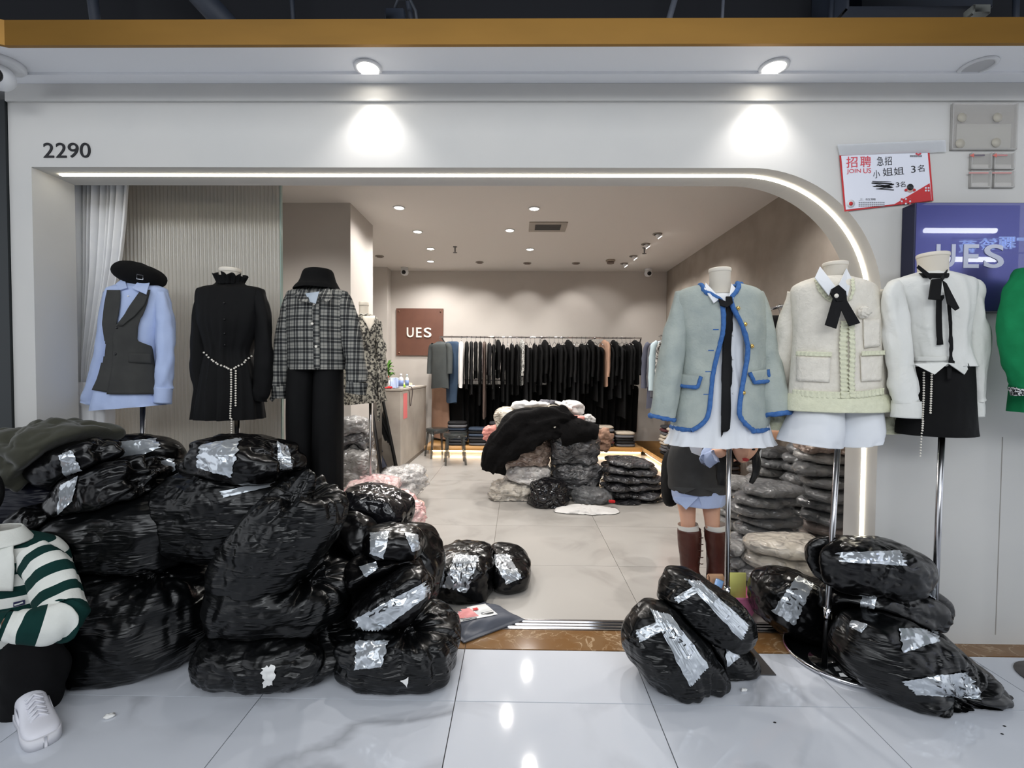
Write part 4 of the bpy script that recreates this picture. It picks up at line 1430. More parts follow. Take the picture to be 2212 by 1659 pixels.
def head_geo(c, M3, s=1.0, sub=5):
    D, Fc = ico(sub)
    x, y, z = D[:, 0], D[:, 1], D[:, 2]
    r = (np.abs(x / .074) ** 2.1 + np.abs(y / .094) ** 2.1 + np.abs(z / .115) ** 2.1) ** (-1 / 2.1)
    q = D * r[:, None]
    low = np.clip(-q[:, 2] / .1, 0, 1)
    q[:, 0] *= 1 - .34 * low ** 1.3
    q[:, 1] = np.where((q[:, 1] > 0), q[:, 1] * (1 - .25 * low), q[:, 1] * (1 - .06 * low))
    fr = (q[:, 1] < 0) * 1.0
    g = lambda cx, cz, sx, sz: np.exp(-((q[:, 0] - cx) / sx) ** 2 - ((q[:, 2] - cz) / sz) ** 2) * fr
    q[:, 1] -= .020 * g(0, -.018, .010, .016) + .010 * g(0, .008, .008, .022) + .006 * g(0, -.052, .020, .010) + .006 * g(0, -.094, .02, .014)
    q[:, 1] += .010 * g(.031, .008, .016, .011) + .010 * g(-.031, .008, .016, .011) + .003 * g(0, -.072, .02, .008)
    for sx in (-1, 1):
        e = np.exp(-((q[:, 1] - .012) / .016) ** 2 - ((q[:, 2] + .004) / .026) ** 2) * (q[:, 0] * sx > .04)
        q[:, 0] += sx * .016 * e
    return c + (q * s) @ np.array(M3).T, Fc, q


def hand_geo(wrist, M3, side=1, curl=.5, s=1.0):
    """palm, four unequal fingers and a thumb; local +Z runs from wrist to fingertips, +X to the thumb side * side"""
    J, B = [], []
    def add(p, r): J.append((p, r)); return len(J) - 1
    w0 = add((0, 0, 0), .024); w1 = add((0, 0, .04), (.034, .016)); w2 = add((0, 0, .08), (.036, .013))
    B += [(w0, w1), (w1, w2)]
    V0, F0 = skin_body(J, B, 0, 2)
    mb = MB().add(V0, F0)
    for k, (x, ln) in enumerate(((.027, .068), (.009, .078), (-.009, .072), (-.027, .056))):
        p = npc([x * side, 0, .075]); a = 0
        path = [p - [0, 0, .02], p]
        for seg in (.45, .32, .23):
            a += curl * .75
            p = p + npc([0, -math.sin(a), math.cos(a)]) * ln * seg
            path.append(p)
        mb.tube(crom(np.array(path), 12), np.linspace(.0092, .0066, 12), 10)
    p = npc([.03 * side, 0, .025])
    path = [p - [.012 * side, 0, .008], p, p + [.022 * side, -.012, .026], p + [.030 * side, -.026, .050]]
    mb.tube(crom(np.array(path), 10), np.linspace(.0115, .008, 10), 10)
    return npc(wrist) + (mb.V() * s) @ np.array(M3).T, mb.f


def rot3(x=0, y=0, z=0):
    return Matrix.Rotation(R_(z), 3, 'Z') @ Matrix.Rotation(R_(x), 3, 'X') @ Matrix.Rotation(R_(y), 3, 'Y')


skin_m = M('skin', srgb(226, 178, 152), .5, spec=.35, var=(14, srgb(220, 168, 142), .25))
skin_m2 = M('skin_tan', srgb(196, 136, 104), .5, spec=.35)
lip_m = M('lips', srgb(190, 62, 62), .35)
hair_m = M('black_hair', srgb(11, 10, 10), .48, spec=.4, bump=((90, 90, 4), .004, .8))
eye_m = M('eye_dark', srgb(20, 16, 14), .2)
green_k = fab('bottle_green_knit', srgb(12, 52, 48), srgb(10, 45, 42), .9, (160, .002, .5), sheen=0)
white_k = fab('white_knit', srgb(224, 226, 220), srgb(214, 216, 210), .9, (160, .002, .5))
blk_t = fab('black_twill', srgb(9, 9, 11), srgb(12, 12, 14), .85, (9, .01, .5), sheen=0)


def face_parts(o, c, M3, s=1.0):
    """lips, eyes, brows laid on the head"""
    M3 = np.array(M3)
    def put(name, pts, rad, mat, sq=(1, 1, 1), **k):
        mb = MB()
        D, Fc = ico(2)
        for p in pts:
            mb.add(c + (npc(p) * s) @ M3.T + (D * rad * npc(sq)) @ M3.T, Fc)
        mb.mk(name, mat, o, **k)
    put('lips', [(0, -.097, -.049)], .019, lip_m, (1, .30, .32))
    put('lips', [(0, -.096, -.058)], .016, lip_m, (1, .32, .34))
    for sx in (-1, 1):
        put('eye', [(.030 * sx, -.079, .008)], .012, eye_m, (1, .45, .45))
        put('brow', [(.031 * sx, -.087, .028)], .018, hair_m, (1, .25, .16))


# ---- the person crouching at the left edge
t = thing('person', (-2.2, 1.80, 0), 'crouching person in a green and white striped polo sweater, black trousers and white shoes', 'person')
neck = P(-40, 1195, 1.80)
hipc = npc([-2.34, 1.96, .22])
hc = P(-70, 1075, 1.78)
shL, shR = P(78, 1205, 1.80), P(-190, 1215, 1.84)
elL, wrL = P(112, 1325, 1.69), P(0, 1350, 1.57)
elR, wrR = P(-250, 1360, 1.74), P(-120, 1365, 1.57)
knL, anL = P(62, 1425, 1.80), P(58, 1505, 1.84)
knR, anR = P(-190, 1425, 1.80), P(-170, 1520, 1.78)
J = [(hipc, .12), ((hipc + neck) / 2 + [0, .06, 0], .10), (neck - [0, -.10, .09], .05), (neck + [0, 0, .02], .05), (hc - [0, -.01, .06], .05),
     (shL + [-.03, .05, -.02], .04), (elL, .03), (wrL, .028), (shR + [0, .05, 0], .045), (elR, .035), (wrR, .028),
     (hipc + [.10, 0, 0], .10), (knL, .065), (anL, .045), (hipc - [.10, 0, 0], .10), (knR, .065), (anR, .045)]
Bn = [(0, 1), (1, 2), (2, 3), (3, 4), (2, 5), (5, 6), (6, 7), (2, 8), (8, 9), (9, 10), (0, 11), (11, 12), (12, 13), (0, 14), (14, 15), (15, 16)]
V, Fc = skin_body(J, Bn)
mb = MB().add(V, Fc)
HM = rot3(12, 0, 10)
Vh, Fh, _ = head_geo(hc, HM)
mb.add(Vh, Fh)
for wr, el, sd in ((wrL, elL, 1), (wrR, elR, -1)):
    d = (wr - el) / np.linalg.norm(wr - el)
    z = Vector(d.tolist()); xx = Vector((0, 0, 1)); yy = z.cross(xx).normalized(); xx = yy.cross(z).normalized()
    M3 = np.array([list(xx), list(yy), list(z)]).T
    Vx, Fx = hand_geo(wr, M3, 1, .6)
    mb.add(Vx, Fx)
mb.mk('body', skin_m2, t, label='bare skin of head, neck and hands')
face_parts(t, hc, HM)
D, Fc = ico(4)
q = D * npc([.09, .108, .128])
keep = ~((D[:, 1] < -.35) & (D[:, 2] < .62))
Vh = hc + (np.where(keep[:, None], q, q * .8) + [0, .006, .012]) @ np.array(HM).T
mk('hair', Vh, Fc, hair_m, t)
# sweater: torso with slanting stripes, sleeves with rings
def striped(name, V, per, ph, parent, **k):
    m = V.shape[0]
    d = np.concatenate([[0], np.cumsum(np.linalg.norm(np.diff(V.mean(1), axis=0), axis=1))])
    rm = [int(((d[i] + d[i + 1]) / 2 / per + ph) % 1 < .5) for i in range(m - 1)]
    return grid(name, V, [white_k, green_k], parent, rowmat=rm, **k)
TS = [(1166, -62, -8, .06, .05), (1172, -130, 50, .09, .05), (1190, -180, 96, .12, .05), (1230, -196, 110, .15, .05), (1300, -200, 104, .17, .05), (1360, -196, 88, .18, .06), (1420, -190, 66, .18, .08)]
st = striped('sweater', loft(TS, 1.80, n=72, m=64, fold=(.003, .012, 3), seed=60), .085, .1, t, label='bottle green and white striped knit sweater', solid=.003)
SL = crom([(74, 1196, 70, 0), (100, 1232, 92, -.03), (122, 1285, 100, -.07), (134, 1330, 100, -.11), (118, 1345, 92, -.15), (72, 1350, 80, -.19), (36, 1350, 68, -.21), (6, 1350, 58, -.23)], 60)
striped('sweater_sleeve', sleeve([tuple(r) for r in SL], 1.80, n=36, m=110, fold=.010, seed=61), .088, .55, t, label='striped knit sleeve bent at the elbow')
grid('sleeve_cuff', sleeve([(14, 1350, 64, -.225), (-8, 1350, 56, -.235)], 1.80, n=32, m=8, fold=.002), green_k, t)
SR = crom([(-170, 1206, 70, 0), (-215, 1250, 92, -.03), (-250, 1320, 100, -.06), (-250, 1366, 92, -.12), (-200, 1372, 80, -.17), (-130, 1366, 60, -.23)], 40)
striped('sweater_sleeve', sleeve([tuple(r) for r in SR], 1.80, n=32, m=90, fold=.010, seed=62), .088, .3, t)
bst = bvh_of([st])
panel('polo_collar', bst, [(1160, -60, 10), (1180, -50, 34), (1230, -30, 38), (1272, -20, 34)], white_k, t, .022, 12, 14, .006, .2, label='broad white polo collar')
V = loft([(1148, -66, 14, .055, .04), (1160, -72, 26, .075, .03), (1176, -84, 40, .10, .02)], 1.78, 40, 12, (.002, .004, 3), 63)
grid('collar_stand', V, white_k, t, solid=.006)
patch('chest_emblem', bst, [(30, 1300), (54, 1294), (54, 1304), (30, 1310)], M('navy_patch', srgb(28, 30, 72), .7), t, 6, 3, .006, label='small navy embroidered emblem with a white bar')
strokes('emblem_bar', bst, [[(33, 1305), (50, 1299)]], 3, white_k, t, .009)
for xs, sd in (([8, 56, 66, 70, 66, 62], 64), ([-120, -170, -190, -192, -190, -186], 65)):
    pts = [(xs[0], 1460, 116, .20), (xs[1], 1424, 124, .10), (xs[2], 1412, 126, .02), (xs[3], 1436, 130, -.02), (xs[4], 1480, 130, -.01), (xs[5], 1530, 126, .02)]
    grid('trouser_leg', sleeve(pts, 1.80, n=40, m=54, fold=.010, seed=sd), blk_t, t, label='wide black trouser leg')
grid('trouser_seat', loft([(1385, -190, 70, .16, .1), (1440, -200, 78, .20, .14), (1500, -190, 66, .18, .16), (1520, -150, 30, .1, .16)], 1.80, 48, 24), blk_t, t, cap=(0, 1))


def shoe(parent, heel, toe, wid, ht, mat, sole_m, lace=True):
    """trainer from heel to toe on the floor"""
    heel, toe = npc(heel), npc(toe)
    d = toe - heel; L = np.linalg.norm(d); d /= L
    sdv = np.array([-d[1], d[0], 0])
    prof = [(0.0, .30, .55), (.06, .40, .92), (.2, .43, 1.0), (.38, .42, .98), (.52, .45, .72), (.68, .50, .54), (.82, .50, .46), (.90, .46, .41), (.95, .39, .35), (.98, .29, .27), (.996, .15, .15), (1.004, .01, .12)]
    K = crom(prof, 26)
    V = np.zeros((26, 24, 3)); S2 = np.zeros((26, 24, 3))
    a = np.linspace(0, 2 * np.pi, 24, endpoint=False)
    for i, (u, hw, h) in enumerate(K):
        c0 = heel + d * L * u
        zz = .018 + h * ht * (.5 + .5 * np.sign(np.sin(a)) * np.abs(np.sin(a)) ** .8)
        V[i] = c0 + (np.cos(a) * hw * wid)[:, None] * sdv; V[i, :, 2] = zz
        sz = np.where(np.sin(a) > 0, .034 + .006 * u, .001)
        S2[i] = c0 + (np.sign(np.cos(a)) * np.abs(np.cos(a)) ** .4 * (hw + .03) * wid)[:, None] * sdv + d * (.008 * (2 * u - 1)); S2[i, :, 2] = sz
    up = grid('shoe_upper', V, mat, parent, cap=(1, 1))
    grid('shoe_sole', S2, sole_m, parent, cap=(1, 1))
    if lace:
        mb = MB()
        for k in range(5):
            u = .42 + k * .065
            c0 = heel + d * L * u
            h = np.interp(u, K[:, 0], K[:, 2]) * ht + .018
            w_ = wid * .24
            mb.tube([c0 - sdv * w_ + [0, 0, h * .93], c0 + [0, 0, h + .005], c0 + d * .016 + sdv * w_ + [0, 0, h * .90]], .0042, 6)
            mb.tube([c0 + sdv * w_ + [0, 0, h * .93], c0 + [0, 0, h + .006], c0 + d * .016 - sdv * w_ + [0, 0, h * .90]], .0042, 6)
        mb.mk('shoe_laces', mat, parent)
        for sg in (-1, 1):
            c0 = heel + d * L * .46
            mk('shoe_panel', np.concatenate([c0 + sdv * sg * wid * .46 + d * q0 + [0, 0, zz] for q0, zz in ((-.05, .035), (.04, .035), (.03, .06), (-.04, .08))]).reshape(-1, 3), [(0, 1, 2, 3)], mat, parent, solid=.003)


shoe_m = M('white_leather', srgb(222, 222, 230), .45, bump=((50, 50, 50), .001, .3))
sole_m = M('white_rubber', srgb(214, 214, 220), .5)
ft = P(88, 1604, 1); a = ray(98, 1612); ft = CAMP + a * (-(CAM_H - .0) / a[2])
hl = ft + npc([-.245, .165, 0])
shoe(t, hl, ft, .098, .105, shoe_m, sole_m)
shoe(t, npc([-2.22, 1.86, 0]), npc([-2.30, 1.63, 0]), .098, .105, shoe_m, sole_m)

for c_ in list(t.children):
    if c_.name.split('.')[0] in ('body', 'sweater', 'sweater_sleeve', 'trouser_leg', 'trouser_seat', 'shoe_upper', 'hair'):
        obst(c_)

# ---- the person bending inside the shop
t = thing('person', (1.2, 3.0, 0), 'bending person in a grey waistcoat, pale blue shirt and brown boots behind the mannequins', 'person')
grey_v = fab('grey_suiting', srgb(72, 72, 72), srgb(64, 64, 64), .85, sheen=0)
Zw = 3.0
hip = P(1503, 1005, 3.08)
cs = P(1560, 962, 2.85)
nk = P(1594, 930, 2.74)
hc = P(1607, 957, 2.64)
kL, kR = P(1486, 1120, 3.02), P(1538, 1122, 2.98)
aL, aR = P(1488, 1236, 3.02), P(1547, 1236, 2.98)
aL[2] = aR[2] = .08
J = [(hip, .13), (cs, .115), (nk, .06), (hc + [0, .03, .03], .05),
     (hip + [-.08, 0, -.06], .088), (kL, .050), (aL, .036), (hip + [.08, -.02, -.06], .088), (kR, .050), (aR, .036),
     (cs + [-.02, -.06, .04], .055), (P(1528, 985, 2.72), .040), (P(1568, 975, 2.62), .030), (cs + [.2, -.02, .03], .055), (P(1655, 938, 2.9), .04), (P(1700, 940, 3.0), .03)]
Bn = [(0, 1), (1, 2), (2, 3), (0, 4), (4, 5), (5, 6), (0, 7), (7, 8), (8, 9), (1, 10), (10, 11), (11, 12), (1, 13), (13, 14), (14, 15)]
V, Fc = skin_body(J, Bn)
mb = MB().add(V, Fc)
HM = rot3(20, 6, -14)
Vh, Fh, _ = head_geo(hc, HM)
mb.add(Vh, Fh)
for wr, dv in ((P(1568, 975, 2.62), (.3, -.2, .9)), (P(1700, 940, 3.0), (.9, .2, -.2))):
    z = Vector(dv).normalized(); yy = z.cross(Vector((0, 0, 1))).normalized(); xx = yy.cross(z)
    Vx, Fx = hand_geo(wr, np.array([list(xx), list(yy), list(z)]).T, 1, .5)
    mb.add(Vx, Fx)
mb.mk('body', skin_m, t, label='bare skin of face, legs and hands')
face_parts(t, hc, HM)
D, Fc = ico(4)
q = D * npc([.092, .108, .126])
keep = ~((D[:, 1] < -.42) & (D[:, 2] < .55))
mk('hair', hc + (np.where(keep[:, None], q, q * .78) + [0, .008, .012]) @ np.array(HM).T, Fc, hair_m, t)
for pts, sd in (([(1592, 925, 56, -.28), (1570, 960, 44, -.32), (1563, 1005, 36, -.35), (1560, 1050, 16, -.37)], 70), ([(1626, 930, 26, -.34), (1632, 975, 18, -.38), (1634, 1012, 16, -.38), (1622, 1044, 7, -.39)], 71)):
    grid('hair_strand', sleeve(pts, Zw, n=20, m=36, fold=.006, seed=sd, ry=.6), hair_m, t, cap=(1, 1), label='long loose strand of black hair')
grid('waistcoat', loft([(938, 1468, 1590, .15, -.04), (960, 1450, 1582, .17, -.03), (1000, 1443, 1572, .17), (1040, 1446, 1570, .16), (1058, 1450, 1568, .155)], Zw, 60, 30, (.004, .014, 3), 72), grey_v, t, cap=(1, 0), solid=.004, label='grey waistcoat')
flap('waistcoat_point', [(1450, 1052, -.14), (1506, 1054, -.165), (1478, 1066, -.16)], Zw, grey_v, t)
flap('waistcoat_point', [(1512, 1054, -.165), (1567, 1052, -.14), (1550, 1066, -.155)], Zw, grey_v, t)
grid('shirt_tail', loft([(1020, 1452, 1566, .145), (1060, 1452, 1566, .15), (1084, 1456, 1562, .152)], Zw, 60, 16, (.004, .012, 5), 73), blue, t, solid=.003, label='pale blue shirt tail')
flap('shirt_point', [(1454, 1074, -.12), (1508, 1074, -.155), (1482, 1101, -.15)], Zw, blue, t)
flap('shirt_point', [(1510, 1074, -.155), (1562, 1072, -.12), (1556, 1090, -.13), (1516, 1096, -.15)], Zw, blue, t)
grid('shirt_sleeve', sleeve([(1560, 955, 40, -.22), (1536, 978, 36, -.29), (1530, 992, 34, -.31), (1548, 986, 30, -.36)], Zw, n=24, m=24, fold=.008, seed=74), blue, t, cap=(1, 1))
flap('shirt_collar', [(1488, 962, -.20), (1520, 958, -.21), (1512, 985, -.215), (1494, 978, -.205)], Zw, wht, t)
flap('shirt_frill', [(1634, 968, -.36), (1645, 972, -.36), (1642, 992, -.36), (1634, 990, -.37)], Zw, wht, t)
boot_m = M('brown_boot_leather', srgb(82, 44, 36), .4, spec=.5, var=(9, srgb(66, 34, 28), .2), bump=((14, 14, 14), .01, .5))
sock_m = fab('white_sock', srgb(224, 222, 216), None, .9)
for an, kn, x0, dx in ((aL, kL, 1488, -12), (aR, kR, 1547, 2)):
    zb = an[1]
    grid('sock', sleeve([(x0 - 2, 1132, 42, zb - Zw), (x0, 1152, 44, zb - Zw)], Zw, n=24, m=8, fold=.002, ry=1), sock_m, t)
    SV = sleeve([(x0, 1142, 48, zb - Zw), (x0 + 1, 1165, 48, zb - Zw), (x0 + 2, 1195, 43, zb - Zw), (x0 + 2, 1222, 40, zb - Zw), (x0 + 2, 1240, 42, zb - Zw)], Zw, n=28, m=26, fold=.005, seed=int(x0), ry=1)
    grid('boot_shaft', SV, boot_m, t, cap=(0, 1), solid=.003)
    hl = npc([an[0] - dx * .001, an[1] + .07, 0]); te = npc([an[0] + dx * .004, an[1] - .18, 0])
    shoe(t, hl, te, .088, .09, boot_m, M('boot_sole', srgb(40, 26, 22), .6), False)
    for k in range(5):
        h = P(x0 + 20, 1158 + k * 14, zb - .03)
        MB().tube([h + [-.012, -.03, .004], h + [.01, -.034, 0], h + [.024, -.02, -.004]], .003, 6).mk('boot_lace', boot_m, t)
bc = P(1447, 1035, 3.3)
B = Blob(bc, (.05, .10, .19), 0, 0, 3, 75, .06, .05, 5)
V, Fc = B.build(4)
mk('shoulder_bag', V, Fc, blk_t, t, label='black cloth shoulder bag hanging at the side')
bag_m = M('black_bag_film', srgb(6, 7, 8), .27, spec=.46, bump=((8, 8, 60), .011, .8, True))
bag_m2 = M('black_bag_film_crumpled', srgb(6, 6, 7), .24, spec=.5, bump=((16, 16, 26), .008, .8, True))
bag_navy = M('navy_bag_film', srgb(17, 19, 32), .34, spec=.4, bump=((9, 9, 60), .010, .9, True))
tape_m = M('clear_tape_film', srgb(196, 202, 208), .17, metal=.55, spec=.6, bump=((24, 24, 24), .010, .9, True))
ink_m = M('marker_ink', srgb(22, 22, 26), .5)
label_m = M('label_paper', srgb(232, 232, 230), .5)
pink_m = M('label_pink', srgb(232, 150, 150), .5)
cloth_olive = M('olive_cloth', srgb(58, 58, 46), .85, var=(6, srgb(50, 50, 40), .2), bump=((5, 5, 5), .03, .5), sheen=.2)


def bagpx(label, x0, y0, x1, y1, Z, c, rot=0, floor_=False, seed=0, p=2.4, knots=(), wr=.06, wf=7, lump=.08, mat=None, sub=5, yaw=0, name='trash_bag', cat='bag', group=None, avoid=True, pitch=0, ab=None):
    """ab: half length and half thickness in px along the tilted axes; else the box halves"""
    cx, cy = (x0 + x1) / 2, (y0 + y1) / 2
    cc = P(cx, cy, Z)
    s = Z / F
    if ab is None:
        a, b = (x1 - x0) / 2 * s, (y1 - y0) / 2 * s
    else:
        a, b = ab[0] * s, ab[1] * s
    if floor_:
        top = P(cx, y0, Z)[2]
        cc[2] = top * .44
        b = top - cc[2]
        b = b * 1.05
    B = Blob(cc, (a, c, b), rot, yaw, p, seed, lump, wr, wf, knots, pitch=pitch)
    V, Fc = B.build(sub, avoid=avoid)
    o = thing(name, (cc[0], cc[1], V[:, 2].min()), label, cat, group)
    body = mk('bag_body', V, Fc, mat or bag_m, o)
    bv = BVHTree.FromPolygons(V.tolist(), Fc)
    return o, bv


def tape(o, bv, quad, seed=0, nu=22, nv=12, **k):
    return patch('packing_tape', bv, quad, tape_m, o, nu, nv, .003, .05, seed, .003, label='shiny clear packing tape', **k)


def scribble(o, tp_bv, cx, cy, w, h, ang, n=9, seed=0, wpx=2.2):
    """handwriting-like marker strokes"""
    r = random.Random(seed)
    ls = []
    ca, sa = math.cos(R_(ang)), math.sin(R_(ang))
    for i in range(n):
        bx = (i % 5) / 5 * w - w / 2 + r.uniform(0, w * .1)
        by = (-.5 + (i // 5) * .55) * h + r.uniform(0, h * .2)
        l = []
        for j in range(r.choice((2, 3, 3, 4))):
            x, y = bx + r.uniform(-.02, .17) * w, by + r.uniform(0, .42) * h
            l.append((cx + x * ca - y * sa, cy + x * sa + y * ca))
        ls.append(l)
    strokes('marker_writing', tp_bv, ls, wpx, ink_m, o, .0085, label='black marker handwriting on the tape')


U, DN, LF, RT = (0, 0, 1), (0, 0, -1), (-1, 0, 0), (1, 0, 0)
# ---- left piles (bottom to top)
bagpx('big black sack behind the crouching person, under the navy sack', -230, 1190, 150, 1500, 2.17, .13, floor_=True, seed=31)
o, b = bagpx('large black sack on the floor at the bottom of the pile beside the crouching person', 128, 1200, 478, 1530, 2.17, .33, floor_=True, seed=1, p=2.6, sub=6, knots=((( .55, -.3, .8), .0, .2, .22),))
o, b = bagpx('large black sack standing on the floor, with a torn white patch low on its front', 455, 1325, 770, 1540, 2.10, .29, floor_=True, seed=2, p=2.7, sub=6, knots=(((.95, -.2, .5), .05, .14, .25),))
patch('torn_patch', b, [(568, 1442), (594, 1438), (594, 1478), (570, 1482)], label_m, o, 6, 8, .003, .2, 3, .004, label='white lining showing through a torn patch')
o, b = bagpx('navy black sack behind the crouching person, under the olive garment', -160, 1005, 160, 1225, 2.17, .13, seed=3, mat=bag_navy)
o, b = bagpx('large black sack second from the floor beside the crouching person', 120, 1075, 440, 1290, 2.22, .28, rot=8, seed=4, sub=6, p=2.5)
o, b = bagpx('bulging black sack second from the floor, above the sack with the torn patch', 460, 1172, 775, 1385, 2.14, .28, rot=7, seed=5, sub=6, knots=(((.9, -.3, .6), .04, .15, .3),))
o, b = bagpx('black sack lying high between the two columns, with a loose white tape strip on top', 328, 1012, 650, 1205, 2.20, .20, rot=4, seed=7, sub=6, p=2.8)
tape(o, b, [(478, 1062), (592, 1040), (585, 1052), (480, 1076)], 1, 12, 4)
bagpx('crumpled black bag stuffed behind the small rolls, beside the black trousers', 700, 1105, 835, 1330, 2.36, .13, seed=8, mat=bag_m2, wr=.13, wf=6)
o, b = bagpx('tilted black sack with a pinched corner, leaning against the black trousers', 455, 1000, 765, 1322, 2.0, .19, rot=47, seed=6, sub=6, p=2.9, ab=(168, 92), knots=(((1, -.1, .35), .07, .16, .3),))
bagpx('small crumpled black bag by the shoulder of the crouching person', 48, 1100, 165, 1200, 2.10, .1, seed=9, mat=bag_m2, wr=.14, wf=6)
o, b = bagpx('black roll with a tape patch at its lower end, above the second sack', 112, 985, 355, 1140, 2.16, .17, rot=24, seed=10, sub=6, p=2.7, ab=(128, 62), mat=bag_m2, knots=((RT, .02, .3, .25),))
tape(o, b, [(130, 1050), (168, 1030), (158, 1082), (126, 1112)], 2, 12, 12)
o, b = bagpx('long dark roll wound with a band of tape, topmost beside the olive garment', 62, 945, 268, 1060, 2.14, .12, rot=20, seed=11, p=2.6, ab=(112, 44), mat=bag_m2, knots=((RT, .015, .4, .25), (LF, .04, .25, .3)))
tape(o, b, [(128, 985), (156, 972), (180, 1022), (142, 1034)], 3, 12, 14)
o, b = bagpx('black roll half wrapped in silver tape, behind the topmost dark roll', 240, 938, 392, 1010, 2.40, .12, rot=-8, seed=12, ab=(80, 36), mat=bag_m2)
tape(o, b, [(258, 955), (338, 948), (345, 968), (262, 1000)], 4, 18, 12)
o, b = bagpx('small black roll with silver tape tucked between the two columns', 300, 985, 412, 1062, 2.32, .12, rot=-30, seed=13, ab=(64, 34), mat=bag_m2)
tape(o, b, [(305, 1005), (372, 990), (382, 1015), (345, 1042)], 5, 16, 12)
o, b = bagpx('fat black roll with two bands of silver tape, topmost in front of the black dress', 386, 942, 664, 1052, 2.20, .19, rot=-3, seed=14, sub=6, p=2.7, mat=bag_m2, knots=((LF, .01, .3, .25), (RT, .03, .2, .3)))
tape(o, b, [(432, 962), (520, 946), (500, 1030), (424, 1010)], 6, 22, 18)
tape(o, b, [(598, 955), (622, 965), (634, 1012), (604, 1016)], 7, 10, 14)
# olive garment
B = Blob(P(95, 985, 2.16), (.36, .18, .17), 4, 0, 2.3, 15, .16, .16, 3.2)
V, Fc = B.build(6)
mk('olive_garment', V, Fc, cloth_olive, None, label='olive green garment thrown over the navy sack', cat='garment')

# ---- middle pile by the threshold
o, b = bagpx('tied black sack on the marble at the front of the threshold pile', 722, 1312, 1000, 1520, 2.10, .25, floor_=True, seed=16, p=2.6, sub=6, wr=.07, knots=(((.45, -.55, .75), .05, .13, .42), ((-1, -.1, .12), .07, .15, .3)))
tape(o, b, [(770, 1385), (840, 1385), (826, 1440), (766, 1446)], 8, 20, 14)
patch('torn_patch', b, [(864, 1470), (880, 1464), (880, 1484), (870, 1474)], label_m, o, 4, 4, .003, .2, 5, label='tiny white tear')
bagpx('large crumpled black bag at the back of the threshold pile', 815, 1130, 960, 1330, 2.46, .18, seed=17, mat=bag_m2, wr=.12, wf=5)
o, b = bagpx('black roll slanting up the threshold pile, silver tape along its whole length', 758, 1235, 935, 1395, 2.10, .13, rot=33, seed=18, sub=6, p=2.7, ab=(100, 50), mat=bag_m2)
tape(o, b, [(762, 1340), (915, 1258), (925, 1285), (795, 1382)], 9, 34, 14)
scribble(o, b, 835, 1302, 90, 24, -30, 9, 11)
o, b = bagpx('crumpled black bag with a torn scrap of tape, in the middle of the threshold pile', 732, 1195, 925, 1320, 2.22, .18, rot=0, seed=19, mat=bag_m2, wr=.15, wf=6)
tape(o, b, [(776, 1225), (812, 1214), (818, 1228), (790, 1246)], 10, 10, 8)
o, b = bagpx('small black roll with tape across both ends, topmost on the threshold pile', 785, 1142, 915, 1228, 2.26, .13, rot=-5, seed=20, mat=bag_m2, p=2.8)
tape(o, b, [(800, 1152), (842, 1148), (828, 1206), (800, 1196)], 11, 14, 14)
tape(o, b, [(872, 1150), (902, 1156), (906, 1186), (890, 1192)], 12, 12, 12)
o, b = bagpx('shiny black crinkled parcel of clothes behind the threshold pile', 735, 1052, 885, 1145, 2.62, .2, rot=-12, seed=21, mat=M('shiny_black_film', srgb(20, 20, 23), .14, spec=.7, bump=((18, 18, 18), .016, 1.0, True)), wr=.12, p=3)
# parcels on the shop floor
o, b = bagpx('taped black parcel with marker writing beside the grey mailer', 935, 1188, 1070, 1292, 2.88, .26, floor_=True, seed=22, mat=bag_m2, wr=.10, p=3.4)
tape(o, b, [(985, 1198), (1036, 1202), (1008, 1280), (956, 1268)], 13, 20, 22)
scribble(o, b, 998, 1235, 44, 46, 8, 12, 5)
o, b = bagpx('smaller taped black parcel farther into the shop', 1046, 1194, 1146, 1275, 3.0, .24, floor_=True, seed=23, mat=bag_m2, wr=.10, p=3.4, rot=-14)
tape(o, b, [(1058, 1200), (1096, 1198), (1128, 1248), (1094, 1262)], 14, 20, 20)
scribble(o, b, 1088, 1228, 32, 26, 20, 7, 8)
# grey mailer
mail = M('grey_mailer_film', srgb(84, 88, 98), .42, spec=.4, bump=((9, 9, 30), .006, .5, True))
def on_floor(px, py, z=0.0):
    d = ray(px, py)
    return CAMP + d * ((z - CAM_H) / d[2])
Q = [on_floor(948, 1338, .03), on_floor(1046, 1296, .02), on_floor(1134, 1330, .03), on_floor(1002, 1392)]
V, n_ = [], 32
for s_ in (1, 0):
    for i in range(n_):
        for j in range(n_):
            u, v = j / (n_ - 1), i / (n_ - 1)
            b0 = Q[0] * (1 - u) * (1 - v) + Q[1] * u * (1 - v) + Q[2] * u * v + Q[3] * (1 - u) * v
            h = .062 * (math.sin(math.pi * u) * math.sin(math.pi * v)) ** .55
            h += .010 * float(vnoise(npc([[u * 4, v * 9, 3]]))[0]) * min(1, h * 60)
            V.append([b0[0], b0[1], (.010 + max(0, h)) if s_ else .006])
V = np.array(V)
Fc = [tuple(f) for f in gridf(n_, n_)] + [tuple(n_ * n_ + k for k in f[::-1]) for f in gridf(n_, n_)]
rim_ = [j for j in range(n_)] + [i * n_ + n_ - 1 for i in range(1, n_)] + [(n_ - 1) * n_ + j for j in range(n_ - 2, -1, -1)] + [i * n_ for i in range(n_ - 2, 0, -1)]
Fc += [(a, rim_[(k + 1) % len(rim_)], rim_[(k + 1) % len(rim_)] + n_ * n_, a + n_ * n_) for k, a in enumerate(rim_)]
OBST.append((BVHTree.FromPolygons(V.tolist(), Fc), V.min(0), V.max(0)))
t = thing('mailing_bag', V.mean(0) * [1, 1, 0], 'flat grey plastic mailing bag with a shipping label, by the door track', 'parcel')
mk('bag_body', V, Fc, mail, t)
